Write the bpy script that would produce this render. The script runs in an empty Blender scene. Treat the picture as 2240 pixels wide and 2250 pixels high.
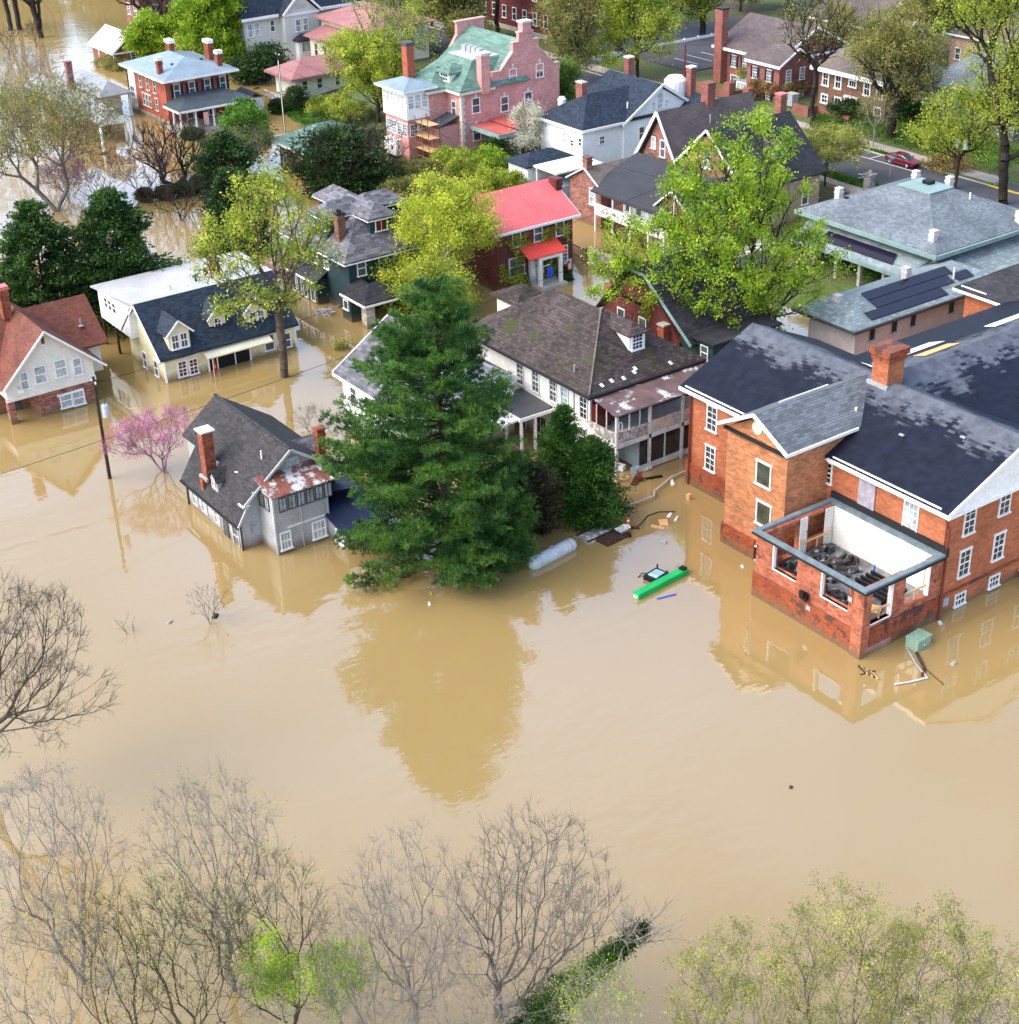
import bpy, math, random
import numpy as np
from mathutils import Vector, Matrix
R = math.radians
# ------------------------------------------------------------------ camera
# world axes follow the street grid: +x is down the street (right and towards the camera),
# +y crosses it (right and away); water level is z = 0, the camera hangs 60 m above it
F, PITCH, ROLL, HC, YAW = 3451.0, R(28.67), R(-1.61), 60.0, R(-55.1)
cp, sp, cr, sr = math.cos(PITCH), math.sin(PITCH), math.cos(ROLL), math.sin(ROLL)
def _ab(v):                      # survey axes -> street axes
    c, s = math.cos(YAW), math.sin(YAW)
    return np.array([v[0]*c+v[1]*s, -v[0]*s+v[1]*c, v[2]])
_rt, _up, _fw = np.array([1, 0, 0.]), np.array([0, sp, cp]), np.array([0, cp, -sp])
RT, UP, FW = _ab(cr*_rt+sr*_up), _ab(-sr*_rt+cr*_up), _ab(_fw)
sc = bpy.context.scene
cam = bpy.data.cameras.new("camera"); camo = bpy.data.objects.new("camera", cam); sc.collection.objects.link(camo)
camo.matrix_world = Matrix(((RT[0], UP[0], -FW[0], 0), (RT[1], UP[1], -FW[1], 0), (RT[2], UP[2], -FW[2], HC), (0, 0, 0, 1)))
cam.sensor_fit = 'HORIZONTAL'; cam.sensor_width = 36; cam.lens = 36*F/2240
cam.clip_start = 1; cam.clip_end = 4000
sc.camera = camo
# ------------------------------------------------------------------ light
SUN_EL, SUN_ROT = 52, 200
w = bpy.data.worlds.new("World"); sc.world = w; w.use_nodes = True
nt = w.node_tree; nt.nodes.clear()
sky = nt.nodes.new('ShaderNodeTexSky'); sky.sky_type = 'NISHITA'; sky.sun_disc = False
sky.sun_elevation = R(SUN_EL); sky.sun_rotation = R(SUN_ROT); sky.air_density = 1.0; sky.dust_density = 4; sky.ozone_density = 1
hs = nt.nodes.new('ShaderNodeHueSaturation'); hs.inputs['Saturation'].default_value = .98
tc = nt.nodes.new('ShaderNodeTexCoord')
mp = nt.nodes.new('ShaderNodeMapping'); mp.inputs['Scale'].default_value = (1, 1, 2.2)
ns = nt.nodes.new('ShaderNodeTexNoise'); ns.inputs['Scale'].default_value = 2.6; ns.inputs['Detail'].default_value = 5; ns.inputs['Roughness'].default_value = .55
mr = nt.nodes.new('ShaderNodeMapRange'); mr.inputs[1].default_value = .38; mr.inputs[2].default_value = .66; mr.inputs[3].default_value = .82; mr.inputs[4].default_value = 1.45
mx = nt.nodes.new('ShaderNodeMix'); mx.data_type = 'RGBA'; mx.blend_type = 'MULTIPLY'; mx.inputs[0].default_value = 1
bg = nt.nodes.new('ShaderNodeBackground'); bg.inputs[1].default_value = .15
out = nt.nodes.new('ShaderNodeOutputWorld')
lk = nt.links.new
lk(tc.outputs['Generated'], mp.inputs[0]); lk(mp.outputs[0], ns.inputs[0]); lk(ns.outputs[0], mr.inputs[0])
ti = nt.nodes.new('ShaderNodeMix'); ti.data_type = 'RGBA'; ti.blend_type = 'MULTIPLY'; ti.inputs[0].default_value = 1; ti.inputs[7].default_value = (.98, 1.0, 1.02, 1)
lk(sky.outputs[0], hs.inputs['Color']); lk(hs.outputs[0], ti.inputs[6]); lk(ti.outputs[2], mx.inputs[6]); 
sz = nt.nodes.new('ShaderNodeSeparateXYZ'); rz = nt.nodes.new('ShaderNodeMapRange'); rz.inputs[1].default_value = .62; rz.inputs[2].default_value = .92; rz.inputs[3].default_value = 2.9; rz.inputs[4].default_value = .9   # cloud deck brighter below the zenith
mz = nt.nodes.new('ShaderNodeMath'); mz.operation = 'MULTIPLY'
lk(tc.outputs['Generated'], sz.inputs[0]); lk(sz.outputs[2], rz.inputs[0]); lk(rz.outputs[0], mz.inputs[0]); lk(mr.outputs[0], mz.inputs[1]); lk(mz.outputs[0], mx.inputs[7]); lk(mx.outputs[2], bg.inputs[0]); lk(bg.outputs[0], out.inputs[0])
sun = bpy.data.lights.new("sun", 'SUN'); sun.energy = .5; sun.angle = R(50); sun.color = (1, .96, .9)
suno = bpy.data.objects.new("sun", sun); sc.collection.objects.link(suno)
_el, _az = R(SUN_EL), R(SUN_ROT)
_d = Vector((math.sin(_az)*math.cos(_el), math.cos(_az)*math.cos(_el), math.sin(_el)))
suno.rotation_euler = _d.to_track_quat('Z', 'Y').to_euler(); suno.location = (0, 0, 200)
sc.view_settings.view_transform = 'Standard'; sc.view_settings.look = 'None'; sc.view_settings.gamma = 1
sc.view_settings.exposure = 0.47
sc.render.engine = 'CYCLES'; sc.cycles.max_bounces = 6; sc.cycles.transparent_max_bounces = 8
sc.cycles.caustics_reflective = False; sc.cycles.caustics_refractive = False
# ------------------------------------------------------------------ measuring helpers (survey from the drone picture)
Z = {'1': (0, 0, 2.564), '2': (700, 0, 2.564), '3': (1400, 0, 2.289), '4': (0, 500, 2.543), '5': (500, 380, 2.564), '61': (1050, 380, 2.4147),
     '62': (1490, 650, 2.1707), '63': (1640, 380, 3.205), '64': (680, 580, 2.477), '65': (0, 1200, 1.717), '66': (1000, 1700, 1.5508),
     '71': (1490, 680, 2.564), '72': (1600, 1040, 3.0047), '73': (1290, 800, 6.44), '74': (380, 860, 4.3705), 'd': (0, 0, .8585),
     'h1': (560, 400, 4.8075), 'h2': (1250, 200, 3.434), 'h3': (1050, 620, 3.7706), 'h4': (240, 80, 5.0605),
     'g1': (0, 0, 4.8075), 'g2': (530, 0, 4.8075), 'g3': (1080, 0, 4.8075), 'g4': (1780, 0, 4.1804), 'g5': (1180, 1060, 2.8737)}
def ray(z, x, y):
    o = Z[z]; px, py = o[0]+x/o[2], o[1]+y/o[2]
    return FW+RT*(px-1120)/F-UP*(py-1125)/F
def at(z, x, y, h=0):            # where the sight line meets the level z = h
    d = ray(z, x, y); t = (h-HC)/d[2]; return Vector((d[0]*t, d[1]*t, h))
def onb(z, x, y, b):             # ... the wall plane y = b  -> (x, z)
    d = ray(z, x, y); t = b/d[1]; return d[0]*t, HC+d[2]*t
def ona(z, x, y, a):             # ... the wall plane x = a  -> (y, z)
    d = ray(z, x, y); t = a/d[0]; return d[1]*t, HC+d[2]*t
def high(z, x, y, bx, by):       # height of a point seen straight above (bx, by)
    lo, hi = -20.0, 58.0
    o = Z[z]; py = o[1]+y/o[2]
    for _ in range(40):
        m = (lo+hi)/2; q = np.array([bx, by, m-HC]); v = 1125-F*(q@UP)/(q@FW)
        if v > py: lo = m
        else: hi = m
    return lo
# ------------------------------------------------------------------ materials
def ND(nt, t, **kw):
    n = nt.nodes.new('ShaderNode'+t)
    for k, v in kw.items():
        if k.startswith('i'):
            n.inputs[int(k[1:])].default_value = v
        else: setattr(n, k, v)
    return n
def rgba(c): return (c[0], c[1], c[2], 1)
def uv_nodes(nt):
    g = ND(nt, 'NewGeometry'); sn = ND(nt, 'SeparateXYZ'); spz = ND(nt, 'SeparateXYZ')
    nt.links.new(g.outputs['True Normal'], sn.inputs[0]); nt.links.new(g.outputs['Position'], spz.inputs[0])
    ax = ND(nt, 'Math', operation='ABSOLUTE'); ay = ND(nt, 'Math', operation='ABSOLUTE'); gt = ND(nt, 'Math', operation='GREATER_THAN')
    nt.links.new(sn.outputs[0], ax.inputs[0]); nt.links.new(sn.outputs[1], ay.inputs[0]); nt.links.new(ax.outputs[0], gt.inputs[0]); nt.links.new(ay.outputs[0], gt.inputs[1])
    m = ND(nt, 'Mix'); nt.links.new(gt.outputs[0], m.inputs[0]); nt.links.new(spz.outputs[0], m.inputs[2]); nt.links.new(spz.outputs[1], m.inputs[3])
    c = ND(nt, 'CombineXYZ'); nt.links.new(m.outputs[0], c.inputs[0]); nt.links.new(spz.outputs[2], c.inputs[1])
    return g, c, m, spz
def mk(name, col, rough=.75, var=.18, vs=.6, brick=None, lines=None, seams=None, stain=None, spec=.22, metal=0, bump=.0, fine=.12, col2=None):
    """brick=(w,h,mortar,contrast) courses of bricks or shingles; lines=pitch of clapboards; seams=pitch of standing seams;
    stain=(colour, scale, threshold) patches of wear"""
    m = bpy.data.materials.new(name); m.use_nodes = True; nt = m.node_tree; L = nt.links.new
    bs = nt.nodes['Principled BSDF']; bs.inputs['Roughness'].default_value = rough; bs.inputs['Specular IOR Level'].default_value = spec
    bs.inputs['Metallic'].default_value = metal
    g, uv, u, spz = uv_nodes(nt)
    cur = None; bfac = None
    if brick:
        bw, bh, mort, con = brick
        b = ND(nt, 'TexBrick'); L(uv.outputs[0], b.inputs['Vector']); b.inputs['Scale'].default_value = 1
        b.inputs['Brick Width'].default_value = bw; b.inputs['Row Height'].default_value = bh; b.inputs['Mortar Size'].default_value = bh*.09
        c2 = col2 or tuple(min(1, x*(1+con)) for x in col)
        b.inputs['Color1'].default_value = rgba(tuple(x*(1-con) for x in col)); b.inputs['Color2'].default_value = rgba(c2)
        b.inputs['Mortar'].default_value = rgba(mort); b.inputs['Bias'].default_value = 0
        cur = b.outputs['Color']; bfac = b.outputs['Fac']
    else:
        c = ND(nt, 'RGB'); c.outputs[0].default_value = rgba(col); cur = c.outputs[0]
    n1 = ND(nt, 'TexNoise'); L(g.outputs['Position'], n1.inputs['Vector']); n1.inputs['Scale'].default_value = vs; n1.inputs['Detail'].default_value = 6; n1.inputs['Roughness'].default_value = .6
    r1 = ND(nt, 'MapRange', i1=.3, i2=.7, i3=1-var, i4=1+var); L(n1.outputs[0], r1.inputs[0])
    n2 = ND(nt, 'TexNoise'); L(g.outputs['Position'], n2.inputs['Vector']); n2.inputs['Scale'].default_value = 7; n2.inputs['Detail'].default_value = 3
    r2 = ND(nt, 'MapRange', i1=.3, i2=.7, i3=1-fine, i4=1+fine); L(n2.outputs[0], r2.inputs[0])
    mu = ND(nt, 'Math', operation='MULTIPLY'); L(r1.outputs[0], mu.inputs[0]); L(r2.outputs[0], mu.inputs[1]); fac = mu.outputs[0]
    for pitch, kind in ((lines, 'z'), (seams, 'u')):
        if pitch:
            src = spz.outputs[2] if kind == 'z' else u.outputs[0]
            d = ND(nt, 'Math', operation='DIVIDE', i1=pitch); L(src, d.inputs[0])
            f = ND(nt, 'Math', operation='FRACT'); L(d.outputs[0], f.inputs[0])
            r = ND(nt, 'MapRange', i1=0, i2=.22, i3=.76, i4=1); L(f.outputs[0], r.inputs[0])
            m2 = ND(nt, 'Math', operation='MULTIPLY'); L(fac, m2.inputs[0]); L(r.outputs[0], m2.inputs[1]); fac = m2.outputs[0]
    vm = ND(nt, 'VectorMath', operation='SCALE'); L(cur, vm.inputs[0]); L(fac, vm.inputs['Scale']); cur = vm.outputs[0]
    if stain:
        sc_, s_, th = stain[:3]
        n3 = ND(nt, 'TexNoise'); L(g.outputs['Position'], n3.inputs['Vector']); n3.inputs['Scale'].default_value = s_; n3.inputs['Detail'].default_value = 8; n3.inputs['Roughness'].default_value = .65
        r3 = ND(nt, 'MapRange', i1=th, i2=th+.07, i3=0, i4=1); L(n3.outputs[0], r3.inputs[0])
        mm = ND(nt, 'Mix', data_type='RGBA'); L(r3.outputs[0], mm.inputs[0]); L(cur, mm.inputs[6]); mm.inputs[7].default_value = rgba(sc_); cur = mm.outputs[2]
    if brick or lines or 'stucco' in name:     # mud line left by the falling flood
        n4 = ND(nt, 'TexNoise'); L(g.outputs['Position'], n4.inputs['Vector']); n4.inputs['Scale'].default_value = 1.1; n4.inputs['Detail'].default_value = 5
        a4 = ND(nt, 'Math', operation='MULTIPLY_ADD', i1=-1.1); L(n4.outputs[0], a4.inputs[0]); L(spz.outputs[2], a4.inputs[2]); r4 = ND(nt, 'MapRange', i1=-.45, i2=.4, i3=.85, i4=0); L(a4.outputs[0], r4.inputs[0])
        m4 = ND(nt, 'Mix', data_type='RGBA'); L(r4.outputs[0], m4.inputs[0]); L(cur, m4.inputs[6]); m4.inputs[7].default_value = (.16, .11, .06, 1); cur = m4.outputs[2]
    L(cur, bs.inputs['Base Color'])
    if bump:
        bp = ND(nt, 'Bump'); bp.inputs['Strength'].default_value = bump; bp.inputs['Distance'].default_value = .05
        L(bfac if bfac else n2.outputs[0], bp.inputs['Height']); L(bp.outputs[0], bs.inputs['Normal'])
        if bfac: bp.invert = True
    return m
M = {}
def add(n, *a, **k): M[n] = mk(n, *a, **k); return M[n]
add('orange_brick', (.40, .12, .05), brick=(.42, .14, (.34, .17, .11), .24), var=.22, vs=.35, stain=((.24, .07, .03), .5, .66))
add('bay_brick', (.43, .165, .07), brick=(.42, .14, (.38, .22, .13), .30), var=.28, vs=.45, stain=((.27, .12, .06), .35, .6))
add('plinth_brick', (.33, .075, .03), brick=(.42, .14, (.22, .08, .05), .25), var=.35, vs=.8, stain=((.09, .045, .035), .8, .5))
add('worn_brick', (.42, .13, .07), brick=(.42, .14, (.3, .14, .1), .3), var=.3, vs=.9, stain=((.16, .06, .04), .8, .54))
add('red_brick', (.34, .08, .045), brick=(.42, .14, (.3, .12, .09), .25), var=.2)
add('pink_brick', (.55, .25, .22), brick=(.42, .14, (.58, .36, .33), .16), var=.16)
add('pale_pink', (.60, .36, .32), var=.12)
add('dark_red', (.13, .03, .025), brick=(.42, .14, (.12, .05, .045), .3), var=.25)
add('brown_brick', (.17, .08, .05), brick=(.42, .14, (.2, .13, .1), .35), var=.25)
add('colonial_brick', (.23, .075, .055), brick=(.42, .14, (.28, .16, .14), .25), var=.2)
add('old_brick', (.24, .095, .07), brick=(.42, .14, (.26, .17, .14), .4), var=.35, vs=1, stain=((.3, .19, .17), 1.2, .6))
add('rough_brick', (.30, .12, .09), brick=(.5, .16, (.2, .1, .08), .5), var=.25, vs=2)
add('chimney_brick', (.25, .07, .038), brick=(.3, .14, (.16, .06, .04), .35), var=.35, vs=1.5)
add('white_paint', (.82, .82, .80), var=.06, rough=.55)
add('white_siding', (.84, .85, .85), var=.07, lines=.22, rough=.6)
add('white_stucco', (.70, .69, .64), var=.12, vs=.8, stain=((.36, .33, .28), 1.1, .66))
add('worn_stucco', (.72, .70, .62), var=.1, stain=((.16, .13, .10), 1.6, .645))
add('worn_white', (.60, .60, .57), var=.2, vs=1.5, stain=((.28, .25, .21), 2.2, .6))
add('grey_siding', (.36, .375, .385), var=.14, lines=.24, vs=.8, stain=((.25, .25, .25), .9, .62))
add('grey_trim', (.46, .47, .48), var=.1)
add('cream_siding', (.74, .69, .46), var=.07, lines=.22)
add('cream_paint', (.66, .62, .46), var=.1)
add('pale_cream', (.60, .58, .47), var=.1)
add('victorian', (.60, .59, .53), var=.05, lines=.2)
add('green_siding', (.022, .045, .052), var=.2, lines=.22)
add('dark_green_siding', (.02, .05, .045), var=.3)
add('stone', (.44, .41, .35), brick=(.8, .4, (.28, .25, .2), .3), var=.3, vs=1.5)
add('grey_stone', (.22, .22, .21), brick=(.6, .3, (.15, .15, .14), .3), var=.25)
add('concrete', (.42, .39, .34), var=.18, vs=1.2)
add('tan_stucco', (.40, .27, .2), var=.15)
add('rose_white', (.62, .56, .54), var=.12, vs=.7)
add('limestone', (.62, .57, .47), var=.12)
# roofs
add('slate_dark', (.032, .032, .037), brick=(.5, .13, (.02, .02, .022), .3), var=.3, vs=.8, rough=.6, bump=.3)
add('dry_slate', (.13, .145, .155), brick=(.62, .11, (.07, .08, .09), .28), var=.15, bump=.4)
add('brown_shingle', (.06, .046, .042), brick=(.45, .16, (.03, .025, .022), .42), var=.34, vs=.3, bump=.6, stain=((.045, .05, .015), .33, .57))
add('charcoal_shingle', (.038, .036, .037), brick=(.4, .12, (.025, .024, .024), .35), var=.3, vs=.7, stain=((.12, .11, .09), .7, .67))
add('navy_shingle', (.022, .034, .052), brick=(.4, .14, (.015, .02, .03), .4), var=.15)
add('grey_shingle', (.13, .128, .142), brick=(.7, .2, (.10, .10, .11), .45), var=.2, vs=.8, bump=.3)
add('rust_shingle', (.16, .055, .037), brick=(.4, .13, (.09, .035, .025), .2), var=.25, vs=.5)
add('mauve_shingle', (.115, .092, .09), brick=(.4, .12, (.08, .065, .06), .2), var=.25, vs=.25)
add('tan_shingle', (.17, .145, .12), brick=(.4, .12, (.09, .075, .06), .2), var=.2, vs=.4)
add('asphalt_roof', (.045, .047, .053), var=.12, vs=.5)
add('green_slate', (.12, .21, .17), brick=(1.1, .22, (.08, .15, .12), .22), var=.22, vs=.5)
add('mint_slate', (.23, .28, .285), brick=(.5, .13, (.15, .19, .19), .25), var=.22, vs=.35, rough=.5)
add('blue_slate', (.15, .175, .19), brick=(.4, .1, (.11, .13, .14), .25), var=.35, vs=.2, rough=.45)
add('blue_metal', (.22, .29, .33), seams=.55, var=.15, rough=.4)
add('dark_metal', (.06, .075, .085), seams=.5, var=.25, rough=.4, stain=((.12, .07, .05), .9, .66))
add('grey_metal', (.26, .27, .28), seams=.55, var=.15, rough=.4)
add('pale_metal', (.42, .43, .44), var=.12, rough=.45)
add('membrane', (.43, .43, .44), var=.14, vs=.4, rough=.5, stain=((.34, .34, .35), .5, .64))
add('red_metal', (.66, .15, .15), seams=.5, var=.15, vs=.4, rough=.4)
add('bright_red_metal', (.70, .07, .05), seams=.4, var=.1, rough=.4)
add('pink_metal', (.33, .15, .14), seams=.6, var=.18, rough=.5)
add('rust_metal', (.20, .075, .055), seams=.9, var=.3, vs=1.5, rough=.5, stain=((.50, .51, .52), .9, .485))
add('porch_metal', (.13, .08, .075), var=.3, vs=.9, rough=.4, stain=((.50, .50, .50), .75, .55))
add('red_flat', (.46, .11, .09), var=.12)
add('copper_green', (.22, .32, .30), var=.15, rough=.5)
add('navy_flat', (.015, .022, .05), var=.3, vs=1.2, rough=.35)
add('dark_flat', (.07, .075, .08), var=.2, rough=.45)
# small stuff
add('black', (.012, .012, .014), var=.2, rough=.5)
add('shutter', (.015, .022, .035), var=.1, rough=.5)
add('dark_wood', (.06, .035, .025), var=.35, vs=2)
add('pole_wood', (.045, .028, .02), var=.3, vs=2)
add('lumber', (.62, .40, .20), var=.15, vs=2)
add('plywood', (.66, .38, .16), var=.15, vs=2)
add('grey_wood', (.34, .31, .28), var=.4, vs=2.5, stain=((.62, .61, .58), 2.5, .52))
add('steel', (.42, .44, .46), var=.15, rough=.35, metal=.3)
add('tank_paint', (.50, .56, .58), var=.14, vs=1.5, rough=.35, stain=((.78, .8, .8), 1.6, .64))
add('drainpipe', (.16, .035, .025), var=.2, rough=.5)
add('black_pipe', (.02, .02, .022), var=.1)
add('coping', (.15, .20, .22), var=.25, vs=1.5, rough=.4)
add('tarpaulin', (.34, .32, .36), var=.25, vs=2, rough=.4)
add('box_green', (.25, .38, .27), var=.14, vs=1.5, rough=.5, stain=((.07, .08, .06), 1.1, .66))
add('trough_green', (.01, .42, .10), var=.15, rough=.35)
add('rubble', (.05, .045, .045), var=.8, vs=3, stain=((.32, .32, .33), 1.6, .55))
add('floor_wet', (.17, .18, .19), var=.5, vs=1.2, rough=.3, stain=((.42, .44, .46), .9, .6))
add('solar', (.012, .010, .022), var=.15, rough=.18, spec=.5)
add('red_plastic', (.62, .02, .02), var=.05, rough=.4)
add('blue_plastic', (.02, .10, .55), var=.05, rough=.4)
add('orange_plastic', (.75, .12, .02), var=.05, rough=.4)
add('curtain', (.62, .64, .64), var=.15, vs=1.5)
add('blue_wall', (.035, .10, .14), var=.2)
add('porch_blue', (.30, .37, .41), var=.2)
add('patch_cloth', (.40, .44, .52), brick=(.45, .5, (.5, .5, .5), .3), col2=(.6, .5, .25), var=.1)
add('car_paint', (.13, .004, .012), var=.03, rough=.18, spec=.7)
add('tyre', (.015, .015, .015), var=.1)
add('asphalt', (.075, .075, .085), var=.2, vs=.25, rough=.7)
add('road_paint', (.72, .72, .70), var=.1)
add('yellow_paint', (.65, .45, .05), var=.1)
add('pavement', (.36, .31, .27), var=.2, vs=.6)
add('scaffold', (.22, .12, .07), var=.3)
add('awning', (.45, .52, .52), seams=.35, var=.1)
def glass(n, col, rough=.08, var=.5):
    m = mk(n, col, rough=rough, var=var, vs=.9, spec=.6, fine=.3); M[n] = m
glass('glass_dark', (.02, .024, .028)); glass('glass_mid', (.07, .08, .085)); glass('glass_light', (.36, .39, .40), .15, .5)
glass('glass_green', (.06, .065, .045)); glass('glass_red', (.12, .01, .015)); glass('glass_aqua', (.30, .48, .50), .15)
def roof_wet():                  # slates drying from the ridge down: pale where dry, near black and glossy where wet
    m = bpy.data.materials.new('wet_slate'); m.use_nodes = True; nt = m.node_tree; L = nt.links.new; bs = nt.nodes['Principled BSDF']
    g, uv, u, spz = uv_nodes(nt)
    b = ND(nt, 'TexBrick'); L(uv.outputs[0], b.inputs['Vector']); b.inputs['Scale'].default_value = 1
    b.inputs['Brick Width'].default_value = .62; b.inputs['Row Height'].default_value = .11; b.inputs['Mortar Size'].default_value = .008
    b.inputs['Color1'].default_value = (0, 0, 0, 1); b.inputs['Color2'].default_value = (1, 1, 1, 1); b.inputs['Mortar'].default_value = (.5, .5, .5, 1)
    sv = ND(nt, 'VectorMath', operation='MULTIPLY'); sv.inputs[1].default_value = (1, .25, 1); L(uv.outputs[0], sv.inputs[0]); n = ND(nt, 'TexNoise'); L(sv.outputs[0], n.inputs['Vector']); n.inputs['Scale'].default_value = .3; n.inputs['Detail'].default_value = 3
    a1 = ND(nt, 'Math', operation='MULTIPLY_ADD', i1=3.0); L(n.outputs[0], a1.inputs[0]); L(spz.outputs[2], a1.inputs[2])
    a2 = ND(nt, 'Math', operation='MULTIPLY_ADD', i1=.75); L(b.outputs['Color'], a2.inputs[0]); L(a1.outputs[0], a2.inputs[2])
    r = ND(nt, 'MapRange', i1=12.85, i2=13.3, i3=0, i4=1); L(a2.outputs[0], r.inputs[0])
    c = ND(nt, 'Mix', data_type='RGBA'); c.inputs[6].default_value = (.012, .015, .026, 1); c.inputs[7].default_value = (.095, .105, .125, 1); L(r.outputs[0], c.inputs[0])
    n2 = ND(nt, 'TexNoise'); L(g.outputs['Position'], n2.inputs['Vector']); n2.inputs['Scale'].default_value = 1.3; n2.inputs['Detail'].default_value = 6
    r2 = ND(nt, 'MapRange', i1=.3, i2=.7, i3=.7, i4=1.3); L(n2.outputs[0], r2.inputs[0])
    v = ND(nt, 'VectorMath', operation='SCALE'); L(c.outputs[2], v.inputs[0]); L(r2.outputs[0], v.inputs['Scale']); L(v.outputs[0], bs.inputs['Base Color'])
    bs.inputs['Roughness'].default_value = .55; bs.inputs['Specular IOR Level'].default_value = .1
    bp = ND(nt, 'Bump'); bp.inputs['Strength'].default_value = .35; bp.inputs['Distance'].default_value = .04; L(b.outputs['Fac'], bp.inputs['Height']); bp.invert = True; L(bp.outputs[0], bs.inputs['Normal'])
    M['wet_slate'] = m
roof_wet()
def leafmat(n, c1, c2, trans=.35, rough=.6):
    m = bpy.data.materials.new(n); m.use_nodes = True; nt = m.node_tree; L = nt.links.new; nt.nodes.clear()
    g = ND(nt, 'NewGeometry'); c = ND(nt, 'Mix', data_type='RGBA'); c.inputs[6].default_value = rgba(c1); c.inputs[7].default_value = rgba(c2); n1 = ND(nt, 'TexNoise'); L(g.outputs['Position'], n1.inputs['Vector']); n1.inputs['Scale'].default_value = .55; n1.inputs['Detail'].default_value = 3
    rr_ = ND(nt, 'MapRange', i1=.38, i2=.64, i3=-.15, i4=.75); L(n1.outputs[0], rr_.inputs[0]); ra = ND(nt, 'Math', operation='MULTIPLY_ADD', i1=.5); L(g.outputs['Random Per Island'], ra.inputs[0]); L(rr_.outputs[0], ra.inputs[2]); ra.use_clamp = True; L(ra.outputs[0], c.inputs[0])
    r = ND(nt, 'MapRange', i1=.3, i2=.7, i3=.68, i4=1.3); L(n1.outputs[0], r.inputs[0])
    v = ND(nt, 'VectorMath', operation='SCALE'); L(c.outputs[2], v.inputs[0]); L(r.outputs[0], v.inputs['Scale'])
    d = ND(nt, 'BsdfPrincipled'); d.inputs['Roughness'].default_value = rough; d.inputs['Specular IOR Level'].default_value = .25; L(v.outputs[0], d.inputs['Base Color'])
    t = ND(nt, 'BsdfTranslucent'); L(v.outputs[0], t.inputs[0]); mx = ND(nt, 'MixShader', i0=trans); L(d.outputs[0], mx.inputs[1]); L(t.outputs[0], mx.inputs[2])
    o = ND(nt, 'OutputMaterial'); L(mx.outputs[0], o.inputs[0]); M[n] = m
leafmat('leaf_green', (.13, .25, .012), (.36, .49, .035)); leafmat('leaf_yellow', (.27, .36, .025), (.54, .57, .06))
leafmat('leaf_yellowgreen', (.18, .27, .02), (.44, .48, .06)); leafmat('leaf_olive', (.16, .17, .04), (.32, .30, .08))
leafmat('leaf_pale', (.19, .23, .04), (.38, .38, .09)); leafmat('leaf_white', (.5, .5, .38), (.62, .62, .5))
leafmat('leaf_mid', (.06, .16, .015), (.14, .28, .03)); leafmat('leaf_dark', (.014, .042, .012), (.05, .10, .022), .2)
leafmat('needle', (.014, .08, .024), (.125, .25, .04), .25); leafmat('cedar', (.02, .085, .012), (.085, .19, .025), .25)
leafmat('hemlock', (.014, .052, .010), (.06, .125, .02), .2); leafmat('dusk', (.05, .045, .02), (.12, .095, .05), .2)
leafmat('redbud', (.46, .14, .30), (.66, .30, .48)); leafmat('purple', (.22, .02, .18), (.35, .06, .3)); leafmat('seed_brown', (.20, .10, .06), (.3, .17, .1))
leafmat('bare_haze', (.18, .15, .12), (.26, .22, .18)); leafmat('ivy', (.015, .05, .01), (.06, .14, .02))
leafmat('leaf_russet', (.22, .12, .05), (.3, .24, .08)); leafmat('grass', (.05, .14, .015), (.12, .24, .03))
add('bark', (.085, .068, .055), var=.4, vs=3, rough=.9); add('bark_dark', (.035, .028, .022), var=.4, vs=3, rough=.9)
add('bark_pale', (.27, .24, .205), var=.35, vs=2, rough=.9); add('bark_grey', (.17, .15, .13), var=.35, vs=2, rough=.9)
add('bark_pink', (.20, .13, .15), var=.3, vs=2, rough=.9)
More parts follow.
